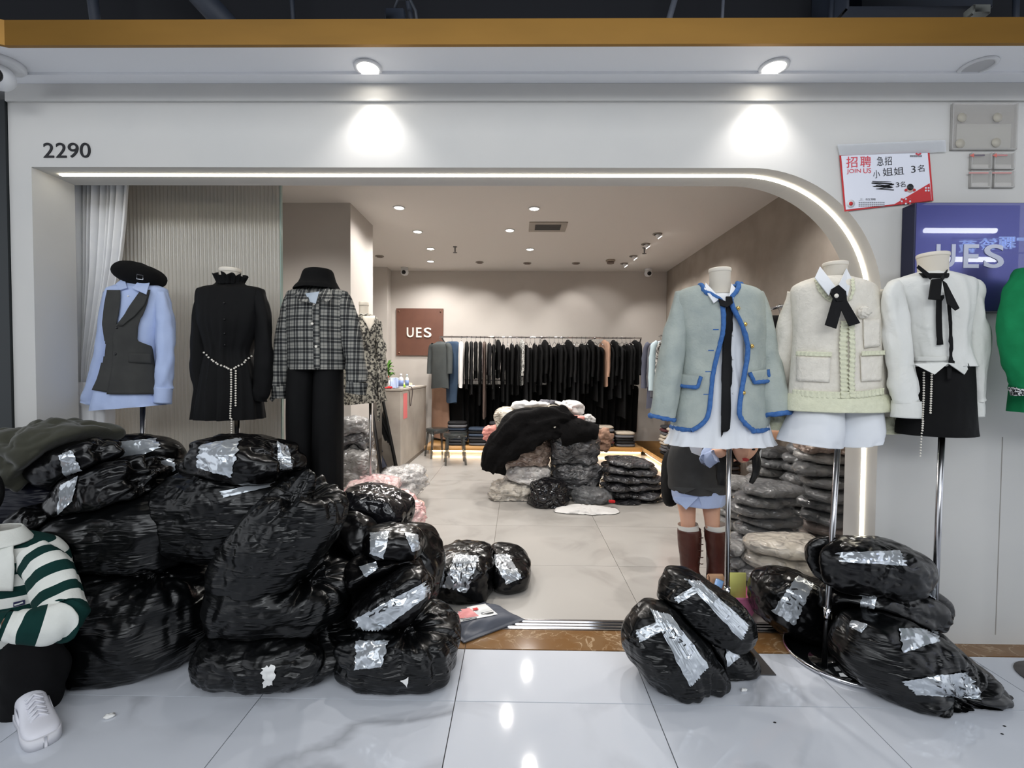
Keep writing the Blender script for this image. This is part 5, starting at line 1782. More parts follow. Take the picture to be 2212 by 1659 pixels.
b = BVHTree.FromPolygons(V.tolist(), Fc)
q = [(968, 1320), (1048, 1305), (1075, 1328), (990, 1345)]
lab = patch('shipping_label', b, q, label_m, t, 12, 10, .003, 0, 0, label='white and pink shipping label')
patch('pink_block', b, [(976, 1322), (1014, 1315), (1034, 1332), (994, 1338)], pink_m, t, 8, 6, .006, label='pink printed block')
patch('red_block', b, [(1020, 1316), (1030, 1314), (1034, 1319), (1023, 1321)], M('label_red', srgb(205, 50, 50), .5), t, 3, 3, .007, label='red printed block')
strokes('label_lines', b, [[(1038, 1326), (1062, 1321)], [(1040, 1330), (1066, 1325)], [(1000, 1341), (1030, 1337)]], 1.6, ink_m, t, .007, label='rows of printed characters')

# ---- right pair and pile
o, b = bagpx('long black parcel nearest the tiles, tape crossed on its top, leaning outward', 1350, 1312, 1555, 1515, 2.02, .17, rot=-48, floor_=False, seed=25, sub=6, p=2.7, ab=(128, 76), knots=(((.9, -.5, -.3), .03, .3, .25),))
tape(o, b, [(1404, 1318), (1448, 1330), (1530, 1440), (1490, 1482)], 15, 34, 12)
tape(o, b, [(1374, 1362), (1430, 1340), (1428, 1364), (1382, 1388)], 16, 16, 8)
scribble(o, b, 1455, 1375, 60, 22, 48, 8, 3)
o, b = bagpx('black parcel squeezed under the upper one, tape on its outer end', 1436, 1325, 1624, 1480, 2.16, .16, rot=-36, seed=26, sub=6, p=2.7, ab=(110, 62))
tape(o, b, [(1562, 1378), (1602, 1386), (1596, 1420), (1570, 1440)], 17, 14, 14)
o, b = bagpx('black parcel on top of the pair in front of the blue jacket mannequin', 1432, 1246, 1622, 1400, 2.12, .16, rot=-34, seed=27, sub=6, p=2.7, ab=(112, 58))
tape(o, b, [(1478, 1252), (1512, 1256), (1616, 1350), (1602, 1384)], 18, 34, 12)
tape(o, b, [(1455, 1292), (1498, 1268), (1510, 1278), (1466, 1304)], 19, 14, 6)
o, b = bagpx('big tied black sack slumped over the marble, taped and written on', 1785, 1350, 2142, 1566, 2.06, .21, rot=-29, seed=28, sub=6, p=2.5, ab=(200, 90), wr=.06, knots=(((.25, -.9, .1), .0, .2, .4), ((.95, -.3, -.35), .04, .18, .25)))
tape(o, b, [(1938, 1358), (2026, 1360), (2028, 1386), (1952, 1410)], 20, 18, 12)
tape(o, b, [(1952, 1470), (2090, 1450), (2124, 1512), (1982, 1500)], 21, 34, 14)
tape(o, b, [(1840, 1340), (1875, 1350), (1862, 1368), (1836, 1354)], 22, 10, 8)
scribble(o, b, 2058, 1484, 90, 26, 14, 9, 14)
o, b = bagpx('black parcel on the shop floor with a wide tape band, beside the chrome stand', 1632, 1226, 1806, 1380, 2.40, .17, rot=-22, seed=29, sub=6, p=2.6, ab=(96, 66), mat=bag_m2)
tape(o, b, [(1722, 1244), (1756, 1262), (1716, 1350), (1668, 1320)], 23, 16, 22)
scribble(o, b, 1716, 1292, 40, 40, -60, 7, 21)
o, b = bagpx('black bundle in the middle of the pile by the chrome stand', 1776, 1262, 2046, 1362, 2.17, .14, rot=-2, seed=30, sub=6, p=2.6, mat=bag_m2)
tape(o, b, [(1862, 1288), (1896, 1286), (1882, 1334), (1854, 1328)], 24, 12, 14)
tape(o, b, [(1982, 1262), (2022, 1272), (2020, 1296), (1994, 1282)], 25, 12, 12)
o, b = bagpx('fat black bundle with silver tape, topmost of the pile by the chrome stand', 1748, 1164, 2006, 1282, 2.16, .15, rot=-4, seed=33, sub=6, p=2.6, mat=bag_m2)
tape(o, b, [(1808, 1194), (1942, 1190), (1960, 1222), (1820, 1214)], 26, 30, 12)
# clear bag on the floor between
clear_bag = thin('clear_bag_film', srgb(226, 228, 230), .42, .12, ((12, 12, 12), .012, .8, True), .8)
B = Blob(P(1700, 1325, 2.62), (.17, .13, .08), -14, 0, 2.6, 41, .15, .16, 5)
B.c[2] = .06
V, Fc = B.build(5)
mk('clear_bag', V, Fc, clear_bag, None, label='empty clear plastic bag crumpled on the threshold by the taped parcel', cat='bag')

# ------------------------------------------------------------------ ribbed glass and curtain
glass_m = thin('ribbed_glass', srgb(196, 192, 182), .60, .12, None, .6)
gx0, gx1 = P(140, 600, 2.85)[0], P(606, 600, 2.85)[0]
nr = int((gx1 - gx0) / .024)
xs = np.linspace(gx0, gx1, nr * 8 + 1)
ph = np.linspace(0, nr * np.pi, nr * 8 + 1)
prof = 2.85 - .010 * np.abs(np.sin(ph))
V = []
for z in (.02, CZ - .001):
    for x, y in zip(xs, prof): V.append((x, y, z))
    for x in xs: V.append((x, 2.862, z))
k = len(xs)
Fc = []
for i in range(k - 1):
    Fc += [(i, i + 1, 2 * k + i + 1, 2 * k + i), (k + i + 1, k + i, 3 * k + i, 3 * k + i + 1)]
Fc += [(k - 1, 2 * k - 1, 4 * k - 1, 3 * k - 1), (k, 0, 2 * k, 3 * k)]
wn = mk('window_1', V, Fc, glass_m, None, label='tall ribbed glass screen behind the three left mannequins', cat='glass screen', kind='structure')
MB().box((gx1, 2.845, .0), (gx1 + .006, 2.868, CZ - .001)).mk('glass_edge', M('glass_edge', srgb(150, 168, 160), .15), wn, smooth=False)
MB().box((gx0, 2.835, 0), (gx1 + .006, 2.875, .03)).mk('floor_channel', steel, wn, smooth=False)
# curtain
cur = fab('white_curtain', srgb(243, 243, 243), srgb(236, 236, 238), .85, (5, .01, .3))
t = thing('curtain', (-2.50, 2.70, 0), 'white gathered curtain tied back at the left end of the shop window', 'curtain')
K = crom([(396, 150, 278, .05), (500, 152, 270, .05), (600, 156, 256, .045), (700, 162, 232, .045), (780, 168, 210, .045), (830, 172, 206, .05)], 50)
m, n = 50, 220
V = np.zeros((m, n, 3))
u = np.linspace(0, 1, n)
for i, r in enumerate(K):
    a, b = P(r[1], r[0], 2.70), P(r[2], r[0], 2.70)
    V[i] = a + (b - a) * u[:, None]
    V[i, :, 1] += r[3] * .8 * np.sin(u * 62 + .8 * vnoise(np.stack([u * 9, u * 0 + i * .03, u * 0], -1))) * (.7 + .3 * np.sin(u * 17))
grid('curtain_cloth', V, cur, t, False, solid=.002)
V = loft([(825, 168, 208, .06), (850, 166, 232, .09), (890, 168, 240, .09), (1010, 166, 236, .08), (1200, 166, 236, .08)], 2.70, 90, 40, (.006, .016, 7), 80)
grid('curtain_skirt', V, cur, t, label='lower gathered part of the curtain')
V = loft([(848, 170, 226, .085), (862, 168, 232, .10), (874, 170, 232, .09)], 2.70, 60, 10, (.006, .006, 5), 81)
grid('tie_back', V, cur, t)

# ------------------------------------------------------------------ brown wall sign
sign_m = M('brown_sign', srgb(106, 70, 56), .55, var=(6, srgb(98, 64, 52), .2))
a, b = P(857, 768, BY), P(958, 667, BY)
t = thing('wall_sign', ((a[0] + b[0]) / 2, BY - .02, a[2]), 'square brown wall sign with white capital letters over the counter', 'sign')
MB().box((a[0], BY - .03, a[2]), (b[0], BY - .012, b[2]), .002).mk('sign_board', sign_m, t, smooth=False)
x0 = P(880, 718, BY)[0]; x1 = P(933, 718, BY)[0]; z0 = P(900, 729, BY)[2]; z1 = P(900, 708, BY)[2]
for ch, u0, u1 in (('U', 0, .28), ('E', .38, .60), ('S', .69, 1.0)):
    V, Fc = text_on(ch, x0 + (x1 - x0) * u0, x0 + (x1 - x0) * u1, z0, z1, BY - .03, .018, .012)
    mk('sign_letter', V, Fc, M('white_letter', srgb(232, 228, 222), .5), t, smooth=False)
for sx in (a[0] + .05, b[0] - .05):
    for sz in (a[2] + .05, b[2] - .05):
        MB().cyl((sx, BY - .012, sz), (sx, BY - .042, sz), .014).mk('sign_screw', M('screw_brass', srgb(160, 130, 110), .3, metal=.8), t)
    for sz in (a[2] + .05,):
        MB().cyl((sx, BY, sz), (sx, BY - .012, sz), .01).mk('stand_off', steel, t)

# ------------------------------------------------------------------ counter and the things on it
mic = M('microcement', srgb(186, 178, 168), .7, var=(3.2, srgb(160, 151, 142), .22), bump=(8, .004, .3))
CX0, CX1, CY0, CY1, CT = -2.40, -1.585, 6.25, 7.95, 1.11
t = thing('counter', ((CX0 + CX1) / 2, (CY0 + CY1) / 2, 0), 'grey plastered cash counter below the brown sign', 'counter')
MB().box((CX0, CY0, 0), (CX1, CY1, CT - .03), .006).mk('counter_body', mic, t, smooth=False)
MB().box((CX0, CY0 - .01, CT - .03), (CX1 + .01, CY1, CT), .004).mk('counter_top', mic, t, smooth=False)
MB().box((CX1, CY0 + .02, 0), (CX1 + .004, CY1, .05)).mk('kick_line', M('kick', srgb(120, 112, 104), .7), t, smooth=False)
p0 = P(865, 908, 6.22); p1 = P(875, 850, 6.22)
MB().box((CX1 + .001, CY0 + .12, p0[2]), (CX1 + .004, CY0 + .34, p1[2] - .01)).mk('pink_notice', M('pink_paper', srgb(226, 122, 122), .7), t, smooth=False, label='narrow pink paper slip taped to the side')
bot_m = M('bottle_white', srgb(222, 226, 232), .3)
def bottle(px, py0, py1, Y, wpx, label, capc):
    p = P(px, py1, Y); h = (py1 - py0) * Y / F; r = wpx * Y / F / 2
    p[2] = CT + .001
    t = thing('bottle', p, label, 'bottle')
    MB().lathe(p, [(r * .9, 0), (r, .01), (r, h * .62), (r * .8, h * .72), (r * .45, h * .78), (r * .45, h * .84)]).mk('bottle_body', bot_m, t)
    MB().lathe(p, [(r * .5, h * .82), (r * .5, h * .97), (r * .35, h)]).mk('bottle_cap', capc, t)
    MB().lathe(p, [(r * 1.01, h * .15), (r * 1.01, h * .55)], 24).mk('bottle_label', M('label_blue', srgb(120, 140, 190), .5), t)
bottle(866, 806, 838, 6.40, 11, 'broad white bottle on the counter beside the tissue box', white_m)
bottle(879, 807, 836, 6.75, 8, 'slim white bottle with a pointed cap on the counter', M('cap_pale', srgb(190, 200, 215), .4))
p = P(852, 836, 6.42)
MB().box((p[0] - .05, 6.36, CT + .001), (p[0] + .04, 6.50, CT + .15), .01).mk('tissue_box', M('box_blue', srgb(170, 184, 214), .5), None, label='pale blue carton leaning beside the broad white bottle', cat='box')
# plush toy
t = thing('plush_toy', (CX1 - .30, 6.40, CT), 'white plush toy with a red scarf on the counter', 'toy')
c0 = npc([CX1 - .30, 6.40, CT + .001])
pl = M('plush_white', srgb(228, 214, 208), .9, bump=(60, .01, .6)); rd = M('plush_red', srgb(190, 30, 34), .8)
def ball(name, c, r, mat, parent, sq=(1, 1, 1)):
    D, Fc = ico(3)
    return mk(name, npc(c) + D * r * npc(sq), Fc, mat, parent)
ball('toy_body', c0 + [0, 0, .09], .09, pl, t); ball('toy_head', c0 + [0, -.01, .22], .075, pl, t)
for sx in (-1, 1):
    ball('toy_ear', c0 + [sx * .05, 0, .285], .026, pl, t); ball('toy_foot', c0 + [sx * .05, -.09, .03], .032, pl, t)
V, = [sweep_pts(c0 + np.stack([.07 * np.cos(np.linspace(0, 6.28, 24)), .07 * np.sin(np.linspace(0, 6.28, 24)), np.full(24, .155)], -1), .022, 8)]
mk('toy_scarf', V, gridf(24, 8, True), rd, t)
t2 = MB().box((CX1 - .34, 6.245, CT + .001), (CX1 - .12, 6.275, CT + .035), .01).mk('red_packet', rd, None, label='flat red packet lying in front of the plush toy', cat='packet')
lime = M('lime_plastic', srgb(170, 220, 60), .4)
B = Blob(npc([CX1 - .10, 6.62, CT + .03]), (.07, .09, .028), 0, 20, 2.4, 91, .2, .2, 5)
V, Fc = B.build(4, floor=CT + .002)
mk('lime_pouch', V, Fc, lime, None, label='lime green crumpled pouch on the counter edge', cat='pouch')
MB().box((CX1 - .30, 7.08, CT + .001), (CX1 - .06, 7.36, CT + .016), .003).mk('paper_pad', label_m, None, label='white pad of papers flat on the counter', cat='paper')
MB().box((CX1 - .3, 7.45, CT + .001), (CX1 - .16, 7.62, CT + .05), .01).mk('cream_box', M('cream_box', srgb(220, 200, 176), .6), None, label='small cream box at the far end of the counter', cat='box')
MB().tube(crom(np.array([(CX1 - .12, 6.85, CT + .006), (CX1 + .016, 6.82, CT + .0), (CX1 + .02, 6.78, CT - .20), (CX1 + .02, 6.70, CT - .26), (CX1 + .02, 6.66, CT - .12), (CX1 + .02, 6.62, CT - .04)]), 30), .006, 6).mk('cable', M('cable_dark', srgb(60, 48, 46), .5), None, label='dark cable looping over the counter edge', cat='cable')
# plant
t = thing('potted_plant', (CX1 - .42, 7.0, CT), 'leafy green plant standing on the counter behind the toy', 'plant')
c0 = npc([CX1 - .40, 7.0, CT + .001])
MB().lathe(c0, [(.05, 0), (.065, .1), (.06, .1)]).mk('plant_pot', white_m, t)
leaf_m = M('leaf_green', srgb(64, 110, 44), .45, var=(8, srgb(92, 136, 56), .2))
r5 = random.Random(5)
for i in range(22):
    a = r5.uniform(0, 6.28); tl = r5.uniform(.2, 1.2); L = r5.uniform(.14, .24); h = r5.uniform(.1, .28)
    d = npc([math.cos(a) * math.sin(tl), math.sin(a) * math.sin(tl), math.cos(tl)]); sd = np.cross(d, [0, 0, 1.0]); sd /= np.linalg.norm(sd) + 1e-6
    b0 = c0 + [0, 0, h]
    V = [b0, b0 + d * L * .4 + sd * .028, b0 + d * L * .75 + sd * .02 - [0, 0, .02], b0 + d * L - [0, 0, .06], b0 + d * L * .75 - sd * .02 - [0, 0, .02], b0 + d * L * .4 - sd * .028, b0 + d * L * .5 + [0, 0, .012]]
    mk('leaf', V, [(0, 1, 6), (1, 2, 6), (2, 3, 6), (3, 4, 6), (4, 5, 6), (5, 0, 6)], leaf_m, t)
MB().tube([c0 + [0, 0, .08], c0 + [.01, 0, .3]], .008, 6).mk('stem', leaf_m, t)

# ------------------------------------------------------------------ leaning mirror
mir = M('mirror_glass', srgb(190, 192, 192), .02, metal=1.0)
A = npc([P(800, 862, 5.9), P(836, 1024, 6.02), P(864, 1000, 6.22), P(822, 905, 6.18)])
A[1][2] = A[2][2] = .004
t = thing('mirror', ((A[1] + A[2]) / 2 * [1, 1, 0]), 'tall black-framed mirror leaning against the end of the counter', 'mirror')
A = npc([[-1.98, 6.10, 1.03], [-1.735, 5.80, .004], [-1.585, 6.10, .004], [-1.83, 6.22, 1.03]])
nrm = np.cross(A[1] - A[0], A[3] - A[0]); nrm /= np.linalg.norm(nrm)
if nrm[0] < 0: nrm = -nrm
def slab(name, Q, th, mat, parent, **k):
    Q = npc(Q); V = np.concatenate([Q, Q + nrm * th])
    return mk(name, V, [(0, 1, 2, 3), (7, 6, 5, 4), (0, 4, 5, 1), (1, 5, 6, 2), (2, 6, 7, 3), (3, 7, 4, 0)], mat, parent, smooth=False, **k)
bil = lambda u, v: A[0] * (1 - u) * (1 - v) + A[3] * u * (1 - v) + A[1] * (1 - u) * v + A[2] * u * v
slab('mirror_pane', [bil(.08, .02), bil(.08, .98), bil(.92, .98), bil(.92, .02)], .012, mir, t)
for q in ([(0, 0), (0, 1), (.14, 1), (.14, 0)], [(.9, 0), (.9, 1), (1, 1), (1, 0)], [(.14, .97), (.14, 1), (.9, 1), (.9, .97)], [(.14, 0), (.14, .03), (.9, .03), (.9, 0)]):
    slab('mirror_frame', [bil(*x) for x in q], .03, black_m, t)

# ------------------------------------------------------------------ clear stools
stool_m = thin('smoked_acrylic', srgb(58, 62, 62), .62, .08, None, .7)
def stool(cx, cy, yaw, label):
    t = thing('stool', (cx, cy, 0), label, 'stool')
    c0 = npc([cx, cy, 0])
    MB().lathe(c0, [(.15, .455), (.175, .45), (.175, .40), (.168, .40), (.166, .44), (.0, .447)], 32).mk('seat', stool_m, t)
    for k in range(4):
        a = R_(45 + 90 * k + yaw)
        d = npc([math.cos(a), math.sin(a), 0])
        MB().cyl(c0 + d * .15 + [0, 0, .44], c0 + d * .205, .022, .016, 12).mk('leg', stool_m, t)
    for k in range(4):
        a0, a1 = R_(45 + 90 * k + yaw), R_(135 + 90 * k + yaw)
        pts = [c0 + [.155 * math.cos(a0 + (a1 - a0) * u), .155 * math.sin(a0 + (a1 - a0) * u), .40 - .03 * (2 * abs(u - .5)) ** 2] for u in np.linspace(0, 1, 9)]
        MB().tube(pts, .012, 6).mk('seat_apron', stool_m, t)
p = P(983, 985, 6.75)
stool(p[0], 6.75, 12, 'smoked clear stool standing in front of the other one')
p = P(944, 970, 7.28)
stool(p[0], 7.28, 30, 'smoked clear stool half hidden behind the counter corner')

# ------------------------------------------------------------------ clothes rails and hanging garments
def hanging(L, sl, seed, thick=.05, dep=.40, trouser=False):
    """garment on a hanger, local: shoulder top at z=0, plane YZ; returns verts, faces"""
    mb = MB()
    a = np.linspace(0, 2 * np.pi, 22, endpoint=False)
    if trouser:
        prof = [(0, .10, .02), (-.05, .16, .035), (-.3, .15, .04), (-.6, .13, .04), (-L, .12, .035)]
    else:
        prof = [(0, .05, .018), (-.025, .12, .03), (-.06, .19, thick), (-.22, .18, thick), (-.45, .19, thick), (-L, .21, thick * .9)]
    K = crom(prof, 18)
    V = np.zeros((18, 22, 3))
    for i, (z, ry, rx) in enumerate(K):
        fn = .011 * vnoise(np.stack([np.cos(a) * 2.2 + seed, np.sin(a) * 2.2, np.full(22, z * 3)], -1)) * min(1, -z * 5)
        V[i, :, 0] = (rx + fn) * np.sin(a)
        V[i, :, 1] = (ry + fn) * np.cos(a) * dep / .4
        V[i, :, 2] = z + .012 * np.sin(a * 2 + seed) * (i > 14)
    mb.add(V.reshape(-1, 3), gridf(18, 22, True))
    if sl:
        for sg in (-1, 1):
            pth = crom(np.array([(0, sg * .17, -.04), (.008, sg * .225, -.12), (.0, sg * .245, -.32), (-.01, sg * .25, -.04 - sl)]) * [1, dep / .4, 1], 14)
            W = sweep_pts(pth, np.interp(np.linspace(0, 1, 14), [0, .2, 1], [thick * .6, thick * .85, thick * .75]), 10)
            W[:, 0] *= .9
            W += .008 * vnoise(W * 14 + seed)[:, None]
            mb.add(W, gridf(14, 10, True))
    return mb.V(), mb.f


def hook_geo():
    mb = MB()
    a = np.linspace(-.5, 3.9, 14)
    pts = [(0, 0, .0)] + [(0, .0, .03)] + [(0, -.018 * math.cos(x), .075 + .018 * math.sin(x)) for x in a[::-1]]
    mb.tube(np.array(pts), .0028, 5)
    mb.tube(np.array([(0, -.17, -.055), (0, -.09, -.02), (0, 0, 0.0), (0, .09, -.02), (0, .17, -.055)]), .006, 6)
    return mb.V(), mb.f


black_g = fab('black_garment', srgb(9, 9, 10), srgb(13, 13, 14), .85, (12, .006, .4), sheen=0, vs=5)
GM = {
    'black': black_g,
    'charcoal': fab('charcoal_garment', srgb(30, 30, 31), srgb(24, 24, 26), .85, (12, .006, .4), sheen=0, vs=5),
    'grey': fab('grey_garment', srgb(104, 104, 110), srgb(92, 92, 98), .85, (12, .006, .4), sheen=0, vs=5),
    'white': fab('white_garment', srgb(226, 224, 222), srgb(216, 214, 212), .85, (12, .006, .4), vs=5),
    'denim': fab('blue_denim', srgb(66, 84, 106), srgb(52, 68, 90), .85, (40, .003, .4), sheen=0, vs=5),
    'greydenim': fab('grey_denim', srgb(80, 84, 84), srgb(70, 74, 75), .85, (40, .003, .4), sheen=0, vs=5),
    'brown': fab('taupe_garment', srgb(98, 84, 78), srgb(86, 74, 68), .85, (12, .006, .4), sheen=0, vs=5),
    'tan': fab('tan_garment', srgb(176, 142, 122), srgb(166, 132, 112), .85, (12, .006, .4), sheen=0, vs=5),
    'mottled': M('mottled_knit', srgb(60, 60, 60), .9, var=(50, srgb(190, 190, 186), .1)),
    'slate': fab('slate_garment', srgb(92, 94, 108), srgb(82, 84, 98), .85, (12, .006, .4), sheen=0, vs=5),
    'ice': fab('ice_blue_garment', srgb(186, 204, 210), srgb(176, 194, 202), .85, (12, .006, .4), vs=5),
    'pink': fab('pink_garment', srgb(228, 158, 148), srgb(220, 148, 140), .85, (12, .006, .4), vs=5),
}
VAR = {}
HK = hook_geo()


def hang(x, y, ztop, yaw, kind, mat, label, group=None, name='hanging_garment'):
    """one garment with its hanger"""
    if kind not in VAR:
        L, sl, seed, th, tr = kind
        V, Fc = hanging(L, sl, seed, th, trouser=tr)
        r = thing(name, (0, 0, 0), 'x', 'garment')
        g = mk('garment_cloth', V, Fc, black_g, r); g.location = tuple(ORG[g.name])
        h = mk('hanger', HK[0], HK[1], steel, r)
        VAR[kind] = (r, g, h)
        rt, first = r, True
    else:
        r0, g0, h0 = VAR[kind]
        rt = r0.copy(); COL.objects.link(rt)
        g = g0.copy(); COL.objects.link(g); g.parent = rt
        h = h0.copy(); COL.objects.link(h); h.parent = rt
    g = [c for c in rt.children if c.name.startswith('garment_cloth')][0]
    g.material_slots[0].link = 'OBJECT'; g.material_slots[0].material = GM[mat]
    rt.location = (x, y, ztop); rt.rotation_euler = (0, 0, R_(yaw))
    if 'group' in rt: del rt['group']
    tag(rt, label, 'garment', group)
    return rt


RZ, RYB = 1.93, 7.72      # back rail
xa, xb = P(985, 728, RYB)[0], P(1386, 731, RYB)[0]
RZ = P(1180, 729, RYB)[2]
t = thing('clothes_rail', ((xa + xb) / 2, RYB, .135), 'long steel clothes rail along the back wall', 'clothes rail')
MB().cyl((xa - .26, RYB, RZ), (xb, RYB, RZ), .014).mk('rail_bar', chrome, t)
for px in (1066, 1170, 1285):
    x = P(px, 800, RYB)[0]
    if px != 1170: MB().cyl((x, RYB + .535, .136), (x, RYB + .535, RZ), .012).mk('upright', steel, t)
    MB().cyl((x, RYB + .0, RZ), (x, BY, RZ), .010).mk('wall_bracket', steel, t)
    MB().lathe((x, RYB, RZ - .02), [(.02, 0), (.026, .02), (.02, .04)]).mk('bracket_ring', chrome, t)
for x in (xb - .01, xa - .25):
    MB().cyl((x, RYB, RZ), (x + .09, BY, RZ - .22), .012).mk('end_bracket', steel, t)
r6 = random.Random(21)
kinds_top = [(.75, .55, 1, .032, False), (.80, .60, 2, .028, False), (.68, .5, 3, .034, False), (.95, .58, 4, .028, False), (1.1, 0, 5, .034, False)]
ZT_ = RZ - .076
def bx(px): return P(px, 800, RYB)[0]
hang(bx(950), RYB, ZT_, 52, (.78, .50, 6, .06, False), 'greydenim', 'grey denim shirt with rolled sleeves at the counter end of the back rail')
hang(bx(976), RYB, ZT_, 56, (1.02, 0, 7, .05, True), 'denim', 'pair of blue jeans hung at the counter end of the back rail')
hang(bx(996), RYB, ZT_, 8, (.70, .72, 8, .045, False), 'white', 'white long-sleeved shirt on the back rail beside the jeans')
hang(bx(944), RYB + .36, 1.13, 60, (.95, 0, 9, .05, False), 'tan', 'tan garment hanging low at the counter end, behind the stools')
hang(bx(980), RYB + .36, 1.13, 50, (.9, 0, 10, .06, False), 'black', 'long black garment hanging low behind the front stool')
px = 1008
cols = {1: 'charcoal', 4: 'brown', 5: 'charcoal', 12: 'mottled', 16: 'black', 30: 'tan', 33: 'charcoal', 38: 'grey', 39: 'white', 40: 'grey'}
special = {'brown': 'taupe jacket among the black ones on the back rail', 'mottled': 'mottled grey knit in the middle of the back rail', 'tan': 'narrow tan top among the black ones on the back rail', 'white': 'white top near the far end of the back rail'}
i = 0
while px < 1375:
    c = cols.get(i, 'black' if r6.random() < .8 else 'charcoal')
    if c in special and i in cols: lb, gr = special[c], None
    elif c == 'black': lb, gr = 'black garment hanging in the dense row on the back rail', 'black garments on the back rail'
    elif c == 'charcoal': lb, gr = 'charcoal garment hanging in the dense row on the back rail', 'charcoal garments on the back rail'
    else: lb, gr = 'grey garment hanging near the side wall end of the back rail', 'grey garments on the back rail'
    lb = ORD[i] + ' after the white shirt in the top row of the back rail: ' + lb.split(' hanging')[0].split(' in the')[0].split(' on the')[0].split(' among')[0].split(' near')[0]
    hh = hang(bx(px), RYB, ZT_, r6.uniform(3, 9), kinds_top[i % 5] if c not in ('tan', 'white', 'mottled') else kinds_top[2], c, lb, gr)
    gg = [c_ for c_ in hh.children if c_.name.startswith('garment_cloth')][0]; sc_ = r6.uniform(.9, 1.15); gg.scale[2] = sc_; gg.location[2] *= sc_
    px += r6.uniform(8.6, 11.0)
    i += 1
# lower row of trousers behind the top row
for k, px in enumerate(range(1000, 1384, 13)):
    hang(bx(px + r6.uniform(-3, 3)), RYB + .36, 1.13, r6.uniform(30, 36), (.80, 0, 12 + k % 2, .04, True), 'black', ORD[k] + ' pair of black trousers from the counter end in the low second row', 'black trousers in the lower row')
MB().cyl((bx(990), RYB + .22, 1.068), (bx(1392), RYB + .22, 1.068), .010).mk('rail_bar', steel, t) if False else None
mb = MB().cyl((bx(930), RYB + .36, 1.206), (bx(1392), RYB + .36, 1.206), .010)
mk('lower_bar', mb.V(), mb.f, steel, bpy.data.objects['clothes_rail'])
# side rail along the side wall
SX = 2.22
RZS = RZ
t = thing('clothes_rail', (SX, 5.6, .135), 'steel clothes rail running along the side wall', 'clothes rail')
MB().cyl((SX, 3.9, RZS), (SX, 7.35, RZS), .014).mk('rail_bar', chrome, t)
for y in (4.0, 5.6, 7.3):
    MB().cyl((SX, y, RZS), (2.62, y, RZS), .011).mk('wall_bracket', steel, t)
side = [(7.25, 'slate', 'slate blue coat at the back end of the side rail', (1.05, .7, 30, .06, False)), (7.05, 'grey', 'grey shirt next to the slate coat on the side rail', kinds_top[1]),
        (6.85, 'ice', 'ice blue shirt on the side rail', (.9, .72, 31, .06, False)), (6.65, 'mottled', 'mottled knit between the ice blue and pink shirts', kinds_top[1]),
        (6.45, 'brown', 'taupe shirt next to the pink shirts on the side rail', kinds_top[1]), (6.25, 'pink', 'pink long-sleeved shirt on the side rail, farther one', (.85, .72, 32, .06, False)),
        (6.0, 'pink', 'pink long-sleeved shirt on the side rail, nearer one', (.85, .72, 32, .06, False)), (5.7, 'white', 'white shirt on the side rail behind the blue jacket mannequin', kinds_top[1]),
        (5.4, 'charcoal', 'charcoal jacket on the side rail behind the blue jacket mannequin', kinds_top[1]), (5.1, 'grey', 'grey jacket on the side rail above the bagged clothes', kinds_top[1]),
        (4.8, 'black', 'black coat on the side rail above the bagged clothes', (1.05, .6, 33, .06, False)), (4.5, 'white', 'white dress on the side rail near the reveal', kinds_top[3]), (4.2, 'charcoal', 'charcoal dress near the front of the side rail, beside the long black trousers', kinds_top[3])]
for y, c, lb, kd in side:
    hang(SX, y, RZS - .076, 90 + r6.uniform(-10, 10), kd, c, lb)
# low black trousers and white roll seen under the cream jacket
hang(SX, 3.98, RZS - .076, 84, (1.02, 0, 34, .06, True), 'black', 'long black trousers at the front end of the side rail, below the cream jacket')

# ------------------------------------------------------------------ folded stacks on the platforms
DK = [M('fold_black', srgb(22, 22, 25), .8), M('fold_charcoal', srgb(52, 52, 56), .8), M('fold_grey', srgb(98, 98, 102), .8), M('fold_wine', srgb(84, 42, 48), .8), M('fold_beige', srgb(188, 176, 160), .8), M('fold_denim', srgb(54, 66, 84), .8)]
FV, FF = ico(3)
fshape = np.sign(FV) * np.abs(FV) ** .45 * npc([.16, .13, .024]) * (1 + .05 * vnoise(FV * 3))[:, None]
fold0 = None
def folded(x, y, z, mat, label, group):

    global fold0
    if fold0 is None:
        fold0 = mk('folded_garment', fshape, FF, mat, None, base=(0, 0, 0))
        o = fold0
    else:
        o = fold0.copy(); COL.objects.link(o)
    o.material_slots[0].link = 'OBJECT'; o.material_slots[0].material = mat
    o.location = (x, y, z); o.rotation_euler = (0, 0, r6.uniform(-.06, .06))
    return tag(o, label, 'garment', group)
x = -1.0
si = 0
while x < 1.95:
    si += 1
    n_ = r6.randint(5, 8)
    for k in range(n_):
        folded(x + r6.uniform(-.015, .015), 7.65 + r6.uniform(-.01, .01), .162 + k * .0485, r6.choice(DK[:3] + DK[:2] + [DK[5]]) if x < 1.0 else r6.choice(DK[:5]), ORD[k] + ' folded garment up in the ' + ORD[si - 1] + ' stack from the counter on the back platform', 'folded garments on the back platform')
    x += .345
y = 6.9
si = 0
while y > 4.9:
    si += 1
    for k in range(r6.randint(6, 10)):
        folded(2.30 + r6.uniform(-.015, .015), y + r6.uniform(-.01, .01), .162 + k * .0485, r6.choice(DK[:5]), ORD[k] + ' folded garment up in the ' + ORD[si - 1] + ' stack from the back corner on the side platform', 'folded garments on the side platform')
    y -= .34

